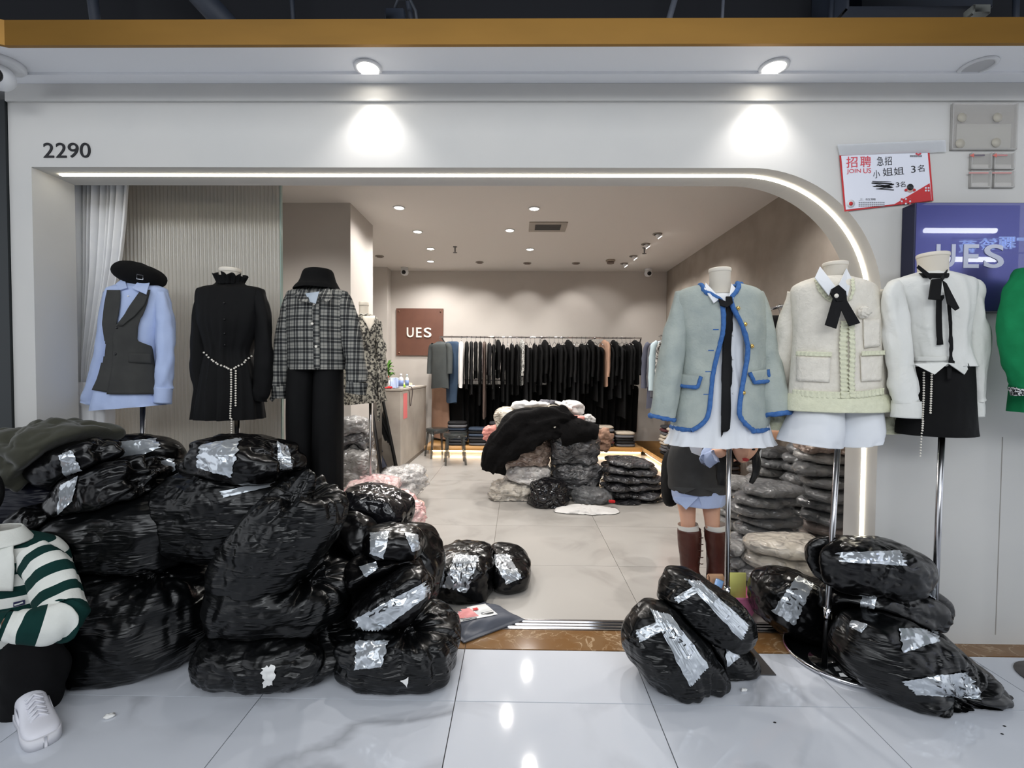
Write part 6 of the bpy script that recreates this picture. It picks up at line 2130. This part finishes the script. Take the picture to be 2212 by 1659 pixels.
# ------------------------------------------------------------------ bagged bundles
def wrap(name, col, col2=None, cr=.7, sc=16):
    return M(name, col, .35, spec=.6, coat=1.0, coat_rough=.07, var=(9, col2 or col, .10), bump=((sc * 1.2, sc * 1.2, sc * 2.2), .03, 1.0, True))
W_dark = wrap('wrapped_black', srgb(38, 38, 41), srgb(74, 74, 78))
W_char = wrap('wrapped_charcoal', srgb(62, 63, 66), srgb(108, 108, 110))
W_grey = wrap('wrapped_grey', srgb(118, 116, 114), srgb(166, 164, 162))
W_white = wrap('wrapped_white', srgb(218, 214, 210), srgb(196, 192, 190))
W_pink = wrap('wrapped_pink', srgb(232, 176, 176), srgb(236, 208, 204))
W_taupe = wrap('wrapped_taupe', srgb(128, 108, 98), srgb(158, 140, 128))
W_cream = wrap('wrapped_cream', srgb(214, 204, 188), srgb(196, 186, 172))
film_m = thin('clear_film', srgb(180, 182, 184), .18, .07, ((14, 14, 14), .012, .8, True), .8)


def bundle(label, px, py, Z, hx, hy, hz, mat, rot=0, yaw=0, p=3.2, seed=None, lump=.12, wr=.26, wf=6, sub=5, group=None, name='bagged_garment', cat='garment', floor=.006, film=0, avoid=True, lay=(4, .14)):
    c = P(px, py, Z)
    B = Blob(c, (hx, hy, hz), rot, yaw, p, seed if seed is not None else r6.uniform(0, 90), lump, wr, wf, lay=lay)
    V, Fc = B.build(sub, floor=floor, avoid=avoid, pad=.02 if film else .009)
    if not film:
        return mk(name, V, Fc, mat, None, label=label, cat=cat, group=group)
    o = thing(name, (c[0], c[1], V[:, 2].min()), label, cat, group)
    mk('clothes', V, Fc, mat, o)
    W = c + (V - c) * 1.01 + (.012 * np.abs(vnoise(V * 11 + 3)))[:, None] * (V - c) / np.linalg.norm(V - c, axis=1, keepdims=True)
    W[:, 2] = np.maximum(W[:, 2], .003)
    mk('plastic_wrap', W, Fc, film_m, o, label='crinkled clear plastic wrap')
    return o


# central heap
bundle('clear sack of pale and dark clothes, lowest under the black coat', 1110, 1066, 5.0, .24, .2, .14, W_cream, seed=1, sub=5, film=1)
bundle('clear sack of white and grey clothes in the middle under the black coat', 1140, 1028, 5.05, .25, .22, .14, W_white, seed=2, sub=5)
bundle('clear sack of taupe clothes directly under the black coat', 1138, 978, 5.1, .26, .22, .2, W_taupe, seed=3, sub=5)
bundle('lower dark wrapped sack standing beside the taupe sack', 1240, 1030, 5.15, .28, .24, .2, W_char, seed=4, sub=5)
bundle('upper dark wrapped sack standing beside the taupe sack', 1240, 965, 5.15, .29, .25, .22, W_char, seed=5, sub=5)
bundle('pile of white and cream clothes topping the heap, behind the black coat', 1150, 908, 5.3, .42, .26, .16, W_cream, seed=6, sub=5, lump=.25, wr=.3)
bundle('white blouse flung on the top of the heap', 1148, 884, 5.25, .2, .16, .07, GM['white'], seed=7, sub=5, lump=.3, wr=.4)
bundle('bright white top lying on the heap nearer the side rail', 1215, 886, 5.35, .2, .16, .07, GM['white'], seed=8, sub=5, lump=.3, wr=.4)
bundle('peach garment on the heap above the dark wrapped sacks', 1225, 910, 5.1, .16, .16, .06, GM['pink'], seed=9, sub=5, lump=.3, wr=.3)
bundle('camel cap-like garment on the heap above the dark wrapped sacks', 1240, 930, 4.95, .11, .1, .05, M('camel', srgb(178, 140, 96), .9), seed=10, lump=.25, wr=.2)
bundle('pink garment slipping off the far side of the heap', 1065, 938, 5.35, .12, .14, .09, GM['pink'], seed=11, lump=.3, wr=.3)
bundle('beige garment hanging off the heap towards the side rail', 1300, 950, 5.4, .12, .12, .14, GM['tan'], seed=12, lump=.3, wr=.3)
for k, (px, py, Yb, hx, mt, nm) in enumerate(((1105, 918, 5.15, .10, 'ice', 'pale blue'), (1180, 880, 5.4, .11, 'grey', 'grey'), (1262, 905, 5.3, .11, 'white', 'white'), (1085, 905, 5.45, .10, 'white', 'ivory'),
                                             (1195, 900, 5.05, .09, 'brown', 'taupe'), (1275, 925, 5.15, .09, 'charcoal', 'charcoal'), (1120, 890, 5.5, .09, 'pink', 'rosy'))):
    bundle('small crumpled %s top tossed on the heap of clothes' % nm, px, py, Yb, hx, .09, .045, GM[mt], seed=200 + k, lump=.3, wr=.5, wf=5, lay=None)
# black coat draped over the heap
hb = BVHTree.FromPolygons
coat_blk = fab('black_wool_coat', srgb(12, 11, 12), srgb(16, 15, 16), .95, (7, .04, .9), sheen=0)
K = crom([(1245, 918, 40, -.14), (1190, 915, 70, -.18), (1125, 935, 84, -.22), (1080, 975, 66, -.22), (1062, 1016, 44, -.18)], 40)
V = sleeve([tuple(r) for r in K], 5.05, n=60, m=90, fold=.055, seed=77, ry=.75, k=4)
t = thing('black_coat', P(1120, 1030, 4.95), 'black woollen coat draped over the heap in the middle of the shop', 'coat')
o = grid('coat_cloth', V, coat_blk, t, cap=(1, 1))
bcv = bvh_of([o])
V = sleeve([tuple(r) for r in crom([(1210, 935, 60, -.15), (1250, 930, 50, -.16), (1290, 935, 30, -.15)], 20)], 5.05, n=24, m=24, fold=.02, seed=78)
grid('coat_sleeve', V, coat_blk, t, cap=(1, 1))
dots('coat_button', bcv, [(1198, 922)], 3, pearl, t, off=.0)
# around the heap
bundle('shiny open black plastic sack in front of the heap', 1186, 1072, 4.72, .2, .18, .19, MATS['shiny_black_film'], seed=13, sub=6, p=2.6, wr=.12)
bundle('grey bundle in clear film between the black sack and the white garment', 1278, 1072, 4.85, .22, .16, .09, W_char, seed=14, sub=5, film=1)
bundle('white garment in clear film lying flat in front of the heap', 1270, 1108, 4.5, .32, .14, .055, GM['white'], seed=15, sub=5, rot=-3)
bundle('small red tag packet on the flat white bundle', 1322, 1083, 4.62, .03, .02, .012, rd, seed=16)
for k, (px, py, hx) in enumerate(((1360, 1078, .36), (1362, 1062, .35), (1358, 1046, .36), (1362, 1030, .33), (1358, 1014, .30), (1356, 1000, .24))):
    bundle(['lowest', 'second', 'third', 'fourth', 'fifth', 'topmost'][k] + ' black garment in the bagged stack beside the dark wrapped sacks', px, py, 5.0, hx, .26, .055, W_dark, seed=20 + k, sub=5, p=3.5, wr=.2, yaw=r6.uniform(-15, 15), rot=r6.uniform(-4, 4))
bundle('black sleeve trailing to the floor from the bagged stack', 1420, 1050, 4.95, .07, .16, .2, black_g, rot=24, seed=27, sub=4)
# threshold, left side: pinks and whites behind the bags
bundle('pile of white lacy clothes in clear film on the floor near the mirror', 870, 1040, 4.6, .18, .3, .12, W_white, seed=30, sub=5, lump=.22, wr=.25, film=1)
bundle('pink garment in clear film beside the white lacy pile', 800, 1058, 4.2, .24, .25, .12, W_pink, seed=31, sub=5, lump=.2, wr=.22, film=1)
bundle('pale pink bundle nearest the threshold pile', 872, 1112, 3.7, .16, .25, .14, W_pink, seed=32, sub=5, lump=.2, wr=.22)
bundle('lower grey sack of clothes in clear film below the floral dress', 772, 1010, 4.6, .17, .2, .20, W_grey, seed=33, sub=5)
bundle('middle grey sack of clothes in clear film below the floral dress', 766, 965, 4.65, .16, .18, .14, W_char, seed=34, sub=5)
bundle('upper silvery sack of clothes in clear film below the floral dress', 762, 930, 4.65, .14, .17, .11, W_grey, seed=35, sub=5, film=1)
# bagged clothes piled to the side of the bending person
def pile(px, Y, n, hx, hy, hz, mats, label, group, yaw=0, jit=.03):
    x = P(px, 1100, Y)[0]
    for k in range(n):
        c = npc([x + r6.uniform(-jit, jit), Y + r6.uniform(-jit, jit), .006 + hz * .86 + k * hz * 1.72])
        B = Blob(c, (hx * r6.uniform(.92, 1.05), hy, hz * 1.0), r6.uniform(-4, 4), yaw + r6.uniform(-18, 18), 3.4, r6.uniform(0, 90), .08, .3, 6, lay=(3, .16))
        V, Fc = B.build(4, pad=.016)
        t_ = thing('bagged_garment', (c[0], c[1], V[:, 2].min()), ORD[k] + ' from the floor: ' + label, 'garment', group)
        mk('clothes', V, Fc, r6.choice(mats), t_)
        dv = V - B.c
        dl = np.linalg.norm(dv, axis=1, keepdims=True)
        hz_ = np.clip(1 - np.abs(dv[:, 2:3]) / (hz * 1.1), 0, 1)
        W = V + dv / dl * (.004 + hz_ * .03 * np.clip(vnoise(V * 19 + k), 0, 1)[:, None])
        W[:, 2] = np.clip(W[:, 2], .003, None)
        mk('plastic_wrap', W, Fc, film_m, t_, label='crinkled clear plastic wrap')
pile(1665, 4.15, 8, .20, .15, .05, [W_char, W_grey, W_char], 'grey garment bagged in the stack behind the boots', 'bagged stack behind the boots')
pile(1745, 3.85, 9, .19, .14, .05, [W_char, W_dark], 'dark grey garment bagged in the far stack by the side wall', 'bagged far stack by the side wall')
pile(1585, 4.1, 5, .15, .18, .05, [W_grey, W_char], 'silvery bagged garment in the low stack beside the boots', 'bagged low stack beside the boots')
pile(1658, 3.40, 7, .24, .18, .045, [W_dark, W_dark, W_char], 'black bagged garment in the shiny front stack', 'bagged shiny front stack', 8)
pile(1792, 3.43, 9, .22, .2, .05, [W_grey, W_char, W_taupe], 'mixed grey bagged garment in the tall stack near the reveal', 'bagged tall stack near the reveal')
pile(1700, 2.98, 3, .28, .2, .055, [W_white, W_cream], 'pale bagged garment in the front row by the threshold', 'pale bagged front row', -10)
pile(1590, 3.12, 3, .10, .12, .04, [W_grey, W_grey], 'small silvery bagged garment beside the pink basket', 'small bagged garments beside the basket')
bundle('wrapped taupe bundle on top of the tall stack near the reveal', 1785, 975, 3.43, .2, .18, .08, W_taupe, seed=50, lump=.2, wr=.25)
False and bundle('large sheet of clear film over the pale bagged clothes', 1775, 1010, 3.5, .2, .2, .1, W_taupe, seed=50, sub=5, lump=.2, wr=.25)
# white roll and red scarf above the stacks
p = P(1704, 975, 3.75)
# pink basket with its contents
t = thing('basket', P(1572, 1290, 2.64) * [1, 1, 0], 'small pink basket on the floor by the boots', 'basket')
c0 = P(1572, 1270, 2.64); c0[2] = .006
pk = M('pink_basket', srgb(222, 130, 170), .45)
V = []
for s_, z in ((.085, 0), (.115, .11), (.11, .11), (.08, .012)):
    V.append([(c0[0] + s_ * 1.15 * sx, c0[1] + s_ * sy, c0[2] + z) for sx, sy in ((-1, -1), (1, -1), (1, 1), (-1, 1))])
mk('basket_body', np.array(V).reshape(-1, 3), gridf(4, 4, True) + [(3, 2, 1, 0), (12, 13, 14, 15)], pk, t, smooth=False)
MB().tube([c0 + [.125 * sx, .115 * sy, .112] for sx, sy in ((-1, -1), (1, -1), (1, 1), (-1, 1))], .007, 6, closed=True).mk('basket_rim', pk, t)
MB().box(c0 + [-.02, -.03, .02], c0 + [.09, -.02, .22], .002).mk('yellow_card', M('yellow_card', srgb(206, 206, 120), .6), None, label='pale yellow card standing in the pink basket', cat='card')
MB().cyl(c0 + [-.09, -.02, .03], c0 + [-.05, -.01, .17], .022).mk('blue_tube', M('blue_tube', srgb(120, 160, 210), .3), None, label='blue and white tube in the pink basket', cat='tube')
MB().box(c0 + [-.10, .03, .02], c0 + [.0, .06, .18], .01).mk('kraft_packet', M('kraft', srgb(190, 150, 120), .7), None, label='brown paper packet in the pink basket', cat='packet')

# ------------------------------------------------------------------ shop number
t = thing('shop_number', P(145, 342, WY), 'black raised shop number on the facade', 'number sign')
num_m = M('number_black', srgb(26, 26, 30), .4)
for ch, x0, x1 in (('2', 95, 117), ('2', 122, 144), ('9', 148, 170), ('0', 174, 196)):
    a, b = P(x0, 341, WY), P(x1, 309, WY)
    V, Fc = text_on(ch, a[0], b[0], a[2], b[2], WY, .004, .0)
    mk('numeral', V, Fc, num_m, t, smooth=False)

# ------------------------------------------------------------------ recruitment notice
Yp = WY - .012
def q(px, py, Y=None): return P(px, py, Yp if Y is None else Y)
def sheet(name, pts, Y, mat, parent, th=.0015, **k):
    V = [P(x, y, Y) for x, y in pts]
    n_ = len(V)
    W = np.array(V + [v - [0, th, 0] for v in V])
    return mk(name, W, [tuple(range(n_)), tuple(range(2 * n_ - 1, n_ - 1, -1))] + [(i, (i + 1) % n_, n_ + (i + 1) % n_, n_ + i) for i in range(n_)], mat, parent, smooth=False, **k)
red = M('print_red', srgb(196, 44, 48), .5)
paper = M('notice_paper', srgb(226, 228, 238), .4)
pen = M('pen_black', srgb(30, 30, 34), .5)
grey_t = M('print_grey', srgb(120, 120, 126), .6)
t = thing('recruitment_notice', P(1915, 455, WY), 'white and red recruitment notice in a plastic sleeve on the facade', 'notice')
sheet('red_border', [(1813, 336), (2007, 325), (2016, 434), (1824, 457)], WY - .006, red, t)
sheet('notice_sheet', [(1817, 337), (2003, 327), (2012, 432), (1827, 453)], WY - .0085, paper, t)
sheet('red_corner', [(1927, 444), (2008, 396), (2012, 433)], WY - .0105, red, t, .001)
sheet('plastic_sleeve', [(1808, 312), (2042, 302), (2044, 328), (2006, 330), (1814, 336)], WY - .010, thin('sleeve_film', srgb(220, 222, 226), .45, .12, ((20, 20, 20), .006, .7, True), .8), t, .001, label='crumpled clear plastic sleeve top')
def put_text(name, s, px0, py0, px1, py1, mat, bold=0, Y=WY - .0112, rot=0, parent=None):
    a, b = P(px0, py1, Y), P(px1, py0, Y)
    V, Fc = text_on(s, a[0], b[0], a[2], b[2], Y, 0, bold, rot=R_(rot))
    return mk(name, V, Fc, mat, parent if parent is not None else t, smooth=False)
pr = M('title_red', srgb(214, 72, 84), .5)
put_text('notice_title', '招', 1828, 338, 1853, 362, pr, .006, rot=2)
put_text('notice_title', '聘', 1858, 337, 1882, 361, pr, .006, rot=2)
put_text('notice_title', 'JOIN', 1829, 365, 1860, 376, pr, .006, rot=2)
put_text('notice_title', 'US', 1865, 363, 1882, 374, pr, .006, rot=2)
put_text('handwriting', '急', 1894, 338, 1909, 358, pen, rot=4)
put_text('handwriting', '招', 1911, 338, 1927, 357, pen, rot=4)
put_text('handwriting', '小', 1886, 367, 1901, 385, pen, rot=6)
put_text('handwriting', '姐', 1907, 362, 1929, 380, pen, rot=6)
put_text('handwriting', '姐', 1931, 361, 1953, 378, pen, rot=6)
put_text('handwriting', '3', 1968, 358, 1978, 373, pen, rot=6)
put_text('handwriting', '名', 1982, 356, 1997, 371, pen, rot=6)
put_text('handwriting', '3', 1935, 394, 1943, 404, pen, rot=6)
put_text('handwriting', '名', 1944, 392, 1956, 404, pen, rot=6)
r8 = random.Random(4)
mb = MB()
pts = [P(1888 + 38 * (i % 2) + r8.uniform(-6, 6), 394 + i * .75 + r8.uniform(-3, 3), WY - .0115) for i in range(20)]
mb.tube(np.array(pts), .0022, 4)
mb.mk('crossed_out_line', pen, t, smooth=False)
put_text('print_line', '上 招聘', 1855, 428, 1892, 433, grey_t)
for k in range(3):
    a, b = P(1855, 437 + k * 4 + 1, WY - .0112), P(1912, 437 + k * 4 - 1, WY - .0112)
    for j in range(14):
        xx = a[0] + (b[0] - a[0]) * j / 14
        mb = MB().box((xx, WY - .0112, a[2]), (xx + (b[0] - a[0]) / 14 * .7, WY - .011, b[2]))
        mb.mk('print_line', grey_t, t, smooth=False) if j == 0 else None
    mb = MB()
    for j in range(1, 14):
        xx = a[0] + (b[0] - a[0]) * j / 14
        mb.box((xx, WY - .0112, a[2]), (xx + (b[0] - a[0]) / 14 * .7, WY - .011, b[2]))
    mb.mk('print_line', grey_t, t, smooth=False, kind='stuff')
c0 = P(1838, 440, WY - .0112)
MB().cyl(c0, c0 - [0, .0004, 0], .020, n=24).mk('print_badge', M('pale_badge', srgb(206, 206, 210), .5), t)
MB().cyl(c0 - [0, .0006, 0], c0 - [0, .001, 0], .010, n=20).mk('print_badge', red, t)
# printed figure with black hair in the corner
c0 = P(1966, 408, WY - .0115)
MB().cyl(c0, c0 - [0, .0005, 0], .017, n=24).mk('printed_face', M('print_skin', srgb(232, 190, 180), .5), t)
MB().cyl(c0 + [0, -.0006, .008], c0 + [0, -.0011, .008], .016, n=24).mk('printed_hair', pen, t)
for sx in (-1, 1):
    MB().cyl(c0 + [sx * .020, -.0006, -.006], c0 + [sx * .020, -.0011, -.006], .007, n=14).mk('printed_hair', red, t)
for k in range(9):
    c1 = P(1948 + (k % 3) * 9, 430 + (k // 3) * 5, WY - .0118)
    MB().cyl(c1, c1 - [0, .0005, 0], .005, n=8).mk('printed_blossom', paper if k % 2 else pr, t)
for k in range(4):
    c1 = P(2000 + (k % 2) * 6, 406 + (k // 2) * 6, WY - .0118)
    MB().cyl(c1, c1 - [0, .0005, 0], .005, n=8).mk('printed_blossom', paper, t)
for k in range(3):
    c1 = P(1980 + k * 4, 332 + (k % 2) * 2, WY - .0112)
    MB().cyl(c1, c1 - [0, .0005, 0], .005, n=8).mk('print_emblem', pr, t)
mb = MB()
for k in range(6):
    c1, c2 = P(1966 + k * 4.4, 339, WY - .0112), P(1969.4 + k * 4.4, 335, WY - .011)
    mb.box((c1[0], c1[1], c1[2]), (c2[0], c2[1], c2[2]))
mb.mk('print_line', grey_t, t, smooth=False, kind='stuff')

# ------------------------------------------------------------------ acrylic holders
acr = thin('acrylic_clear', srgb(206, 202, 196), .30, .12, None, .8)
edge = thin('acrylic_edge', srgb(206, 204, 200), .45, .15, None, .8)
beige_p = M('holder_sheet', srgb(192, 190, 182), .6)
def holder(name, x0, y0, x1, y1, label, inner):
    a, b = P(x0, y1, WY), P(x1, y0, WY)
    t = thing(name, ((a[0] + b[0]) / 2, WY - .01, a[2]), label, 'holder')
    MB().box((a[0], WY - .014, a[2]), (b[0], WY - .011, b[2])).mk('acrylic_front', acr, t, smooth=False)
    MB().box((a[0], WY - .004, a[2]), (b[0], WY - .001, b[2])).mk('acrylic_back', acr, t, smooth=False)
    for lo, hi in (((a[0], a[2]), (a[0] + .006, b[2])), ((b[0] - .006, a[2]), (b[0], b[2])), ((a[0], a[2]), (b[0], a[2] + .006))):
        MB().box((lo[0], WY - .0145, lo[1]), (hi[0], WY - .001, hi[1])).mk('acrylic_rim', edge, t, smooth=False)
    inner(t)
def inner_big(t):
    a, b = P(2062, 322, WY), P(2180, 270, WY)
    MB().box((a[0], WY - .009, a[2]), (b[0], WY - .006, b[2])).mk('holder_insert', beige_p, t, smooth=False)
    for x, y in ((2078, 254), (2155, 254), (2074, 310), (2152, 308)):
        c0 = P(x, y, WY - .0145)
        MB().cyl(c0, c0 - [0, .001, 0], .022, n=20).mk('adhesive_pad', M('pad_tan', srgb(178, 172, 158), .6), t)
holder('sign_holder', 2050, 226, 2194, 326, 'empty clear acrylic sign holder high on the facade', inner_big)
for k, (x0, y0, arrow) in enumerate(((2092, 332, 1), (2141, 332, 1), (2091, 371, 0), (2141, 371, 0))):
    def inner_s(t, x0=x0, y0=y0, arrow=arrow, k=k):
        if arrow:
            a = P(x0 + 4, y0 + 3, WY - .0148)
            V = [P(x0 + 2, y0 + 4, WY - .0148), P(x0 + 12, y0 - 1, WY - .0148), P(x0 + 12, y0 + 8, WY - .0148)]
            mk('arrow_head', V + [v - [0, .001, 0] for v in V], [(0, 1, 2), (5, 4, 3), (0, 1, 4, 3), (1, 2, 5, 4), (2, 0, 3, 5)], M('arrow_red', srgb(206, 110, 100), .5), t, smooth=False)
            c, d = P(x0 + 12, y0 + 5, WY - .0148), P(x0 + 35, y0 + 2, WY - .0148)
            MB().box((c[0], c[1] - .001, c[2]), (d[0], d[1], d[2])).mk('arrow_shaft', M('arrow_grey', srgb(110, 100, 112), .5) if k == 0 else M('arrow_red2', srgb(196, 130, 130), .5), t, smooth=False)
        else:
            c, d = P(x0 + 2, y0 + 4, WY - .0148), P(x0 + 44, y0 + 1, WY - .0148)
            MB().box((c[0], c[1] - .001, c[2]), (d[0], d[1], d[2])).mk('red_line', M('line_red', srgb(206, 150, 146), .5), t, smooth=False)
        c, d = P(x0 + 6, y0 + 33, WY - .008), P(x0 + 42, y0 + 24, WY - .006)
        MB().box((c[0], c[1] - .001, c[2]), (d[0], d[1], d[2])).mk('holder_insert', M('insert_pale', srgb(222, 218, 214), .6), t, smooth=False)
    holder('card_holder', x0, y0, x0 + 46, y0 + 36, ['upper card holder with a red and grey arrow', 'upper card holder with an all red arrow', 'lower card holder below the red and grey arrow', 'lower card holder below the all red arrow'][k], inner_s)

# ------------------------------------------------------------------ sign box with letters
YB = 2.248
a, b = P(1972, 672, YB), P(2222, 437, YB)
x0, x1, z0, z1 = a[0], b[0], a[2], b[2]
panel_m = M('sign_panel_blue', srgb(62, 64, 128), .30, metal=.45, spec=.8, coat=1.0, coat_rough=.01)
t = thing('sign_box', ((x0 + x1) / 2, WY, z0), 'glossy dark blue sign box with white capital letters on the facade', 'sign')
MB().box((x0, YB + .004, z0), (x1, WY - .001, z1), .003).mk('sign_case', M('sign_case', srgb(40, 42, 66), .3, metal=.4), t, smooth=False)
MB().box((x0 + .004, YB, z0 + .004), (x1 - .004, YB + .004, z1 - .004)).mk('sign_face', panel_m, t, smooth=False)
let_m = M('frosted_letter', srgb(206, 209, 228), .5)
za, zb = P(2100, 579, YB)[2], P(2100, 528, YB)[2]
for ch, u0, u1 in (('U', 2022, 2063), ('E', 2081, 2114), ('S', 2125, 2168)):
    V, Fc = text_on(ch, P(u0, 550, YB)[0], P(u1, 550, YB)[0], za, zb, YB, .003, .012)
    mk('sign_letter', V, Fc, let_m, t, smooth=False)

# ------------------------------------------------------------------ lamps and neon across the corridor (seen in the sign)
tube_m = M('tube_light', srgb(255, 255, 255), .5, emit=((.93, .96, 1.0, 1), 14))
neon_m = M('neon_blue', srgb(170, 200, 255), .5, emit=((.45, .66, 1.0, 1), 5))
Yv = 6.4; Yr = 2 * YB - Yv
pa, pb = P(1960, 660, Yv), P(2215, 440, Yv)
t = thing('light_panel', ((pa[0] + pb[0]) / 2, Yr, 0), 'standing dark panel with three white tube lamps across the corridor', 'light panel')
MB().box((pa[0], Yr - .10, pa[2]), (pb[0], Yr - .06, pb[2]), .004).mk('panel_board', M('panel_board', srgb(96, 98, 140), .6), t, smooth=False)
for x in (pa[0] + .1, pb[0] - .1):
    MB().box((x - .03, Yr - .16, 0), (x + .03, Yr - .10, pb[2] - .1)).mk('panel_post', duct_m, t, smooth=False)
for y in (498, 560, 620):
    c, d = P(1998, y, Yv), P(2150, y, Yv)
    MB().cyl((c[0], Yr, c[2]), (d[0], Yr, c[2]), .034).mk('tube', tube_m, t)
    for x in (c[0] + .1, d[0] - .1):
        MB().cyl((x, Yr - .06, c[2]), (x, Yr - .02, c[2]), .015).mk('tube_clip', steel, t)
Yv = 6.1; Yr = 2 * YB - Yv
pa = P(2060, 548, Yv); pb = P(2230, 508, Yv)
t = thing('neon_sign', ((pa[0] + pb[0]) / 2, Yr, 0), 'blue neon characters on a thin post frame across the corridor', 'neon sign')
for ch, px0, px1, y0, y1 in (('一', 2196, 2212, 514, 520), ('颗', 2156, 2192, 512, 538), ('铃', 2114, 2152, 515, 540), ('薇', 2070, 2108, 519, 546)):
    c, d = P(px0, y1, Yv), P(px1, y0, Yv)
    V, Fc = text_on(ch, c[0], d[0], c[2], d[2], Yr, .02, 0, flip=True)
    mk('neon_character', V, Fc, neon_m, t, smooth=False)
for z in (pa[2] + .02, pb[2] - .04):
    MB().cyl((pa[0], Yr - .03, z), (pb[0], Yr - .03, z), .010).mk('sign_rail', steel, t)
MB().cyl((pb[0], Yr - .03, 0), (pb[0], Yr - .03, pb[2]), .014).mk('sign_post', steel, t)

# ------------------------------------------------------------------ scraps on the marble
for px, py, w_, lb in ((235, 1550, .02, 'scrap of clear film on the marble by the crouching person'), (1607, 1493, .012, 'white paper scrap on the marble in front of the parcels')):
    d = ray(px, py); p = CAMP + d * (-CAM_H / d[2])
    B = Blob(p + [0, 0, .006], (w_, w_ * .7, .006), 0, 30, 2, px * .1, .3, .4, 3)
    D, Fc = ico(3)
    V = B.c + D * B.R(D)[:, None]; V[:, 2] = np.maximum(V[:, 2], .0015)
    mk('paper_scrap', V, Fc, label_m, None, label=lb, cat='scrap')
for px, py, lb in ((2170, 1569, 'farther dark crumb on the marble near the slumped sack'), (2165, 1586, 'nearer dark crumb on the marble near the slumped sack'), (1674, 1561, 'dark crumb on the marble in front of the disc stand')):
    d = ray(px, py); p = CAMP + d * (-CAM_H / d[2])
    D, Fc = ico(2)
    V = p + D * npc([.006, .004, .003]) * (1 + .3 * vnoise(D * 3 + px))[:, None]; V[:, 2] = np.maximum(V[:, 2], .001)
    mk('crumb', V, Fc, black_m, None, label=lb, cat='crumb')
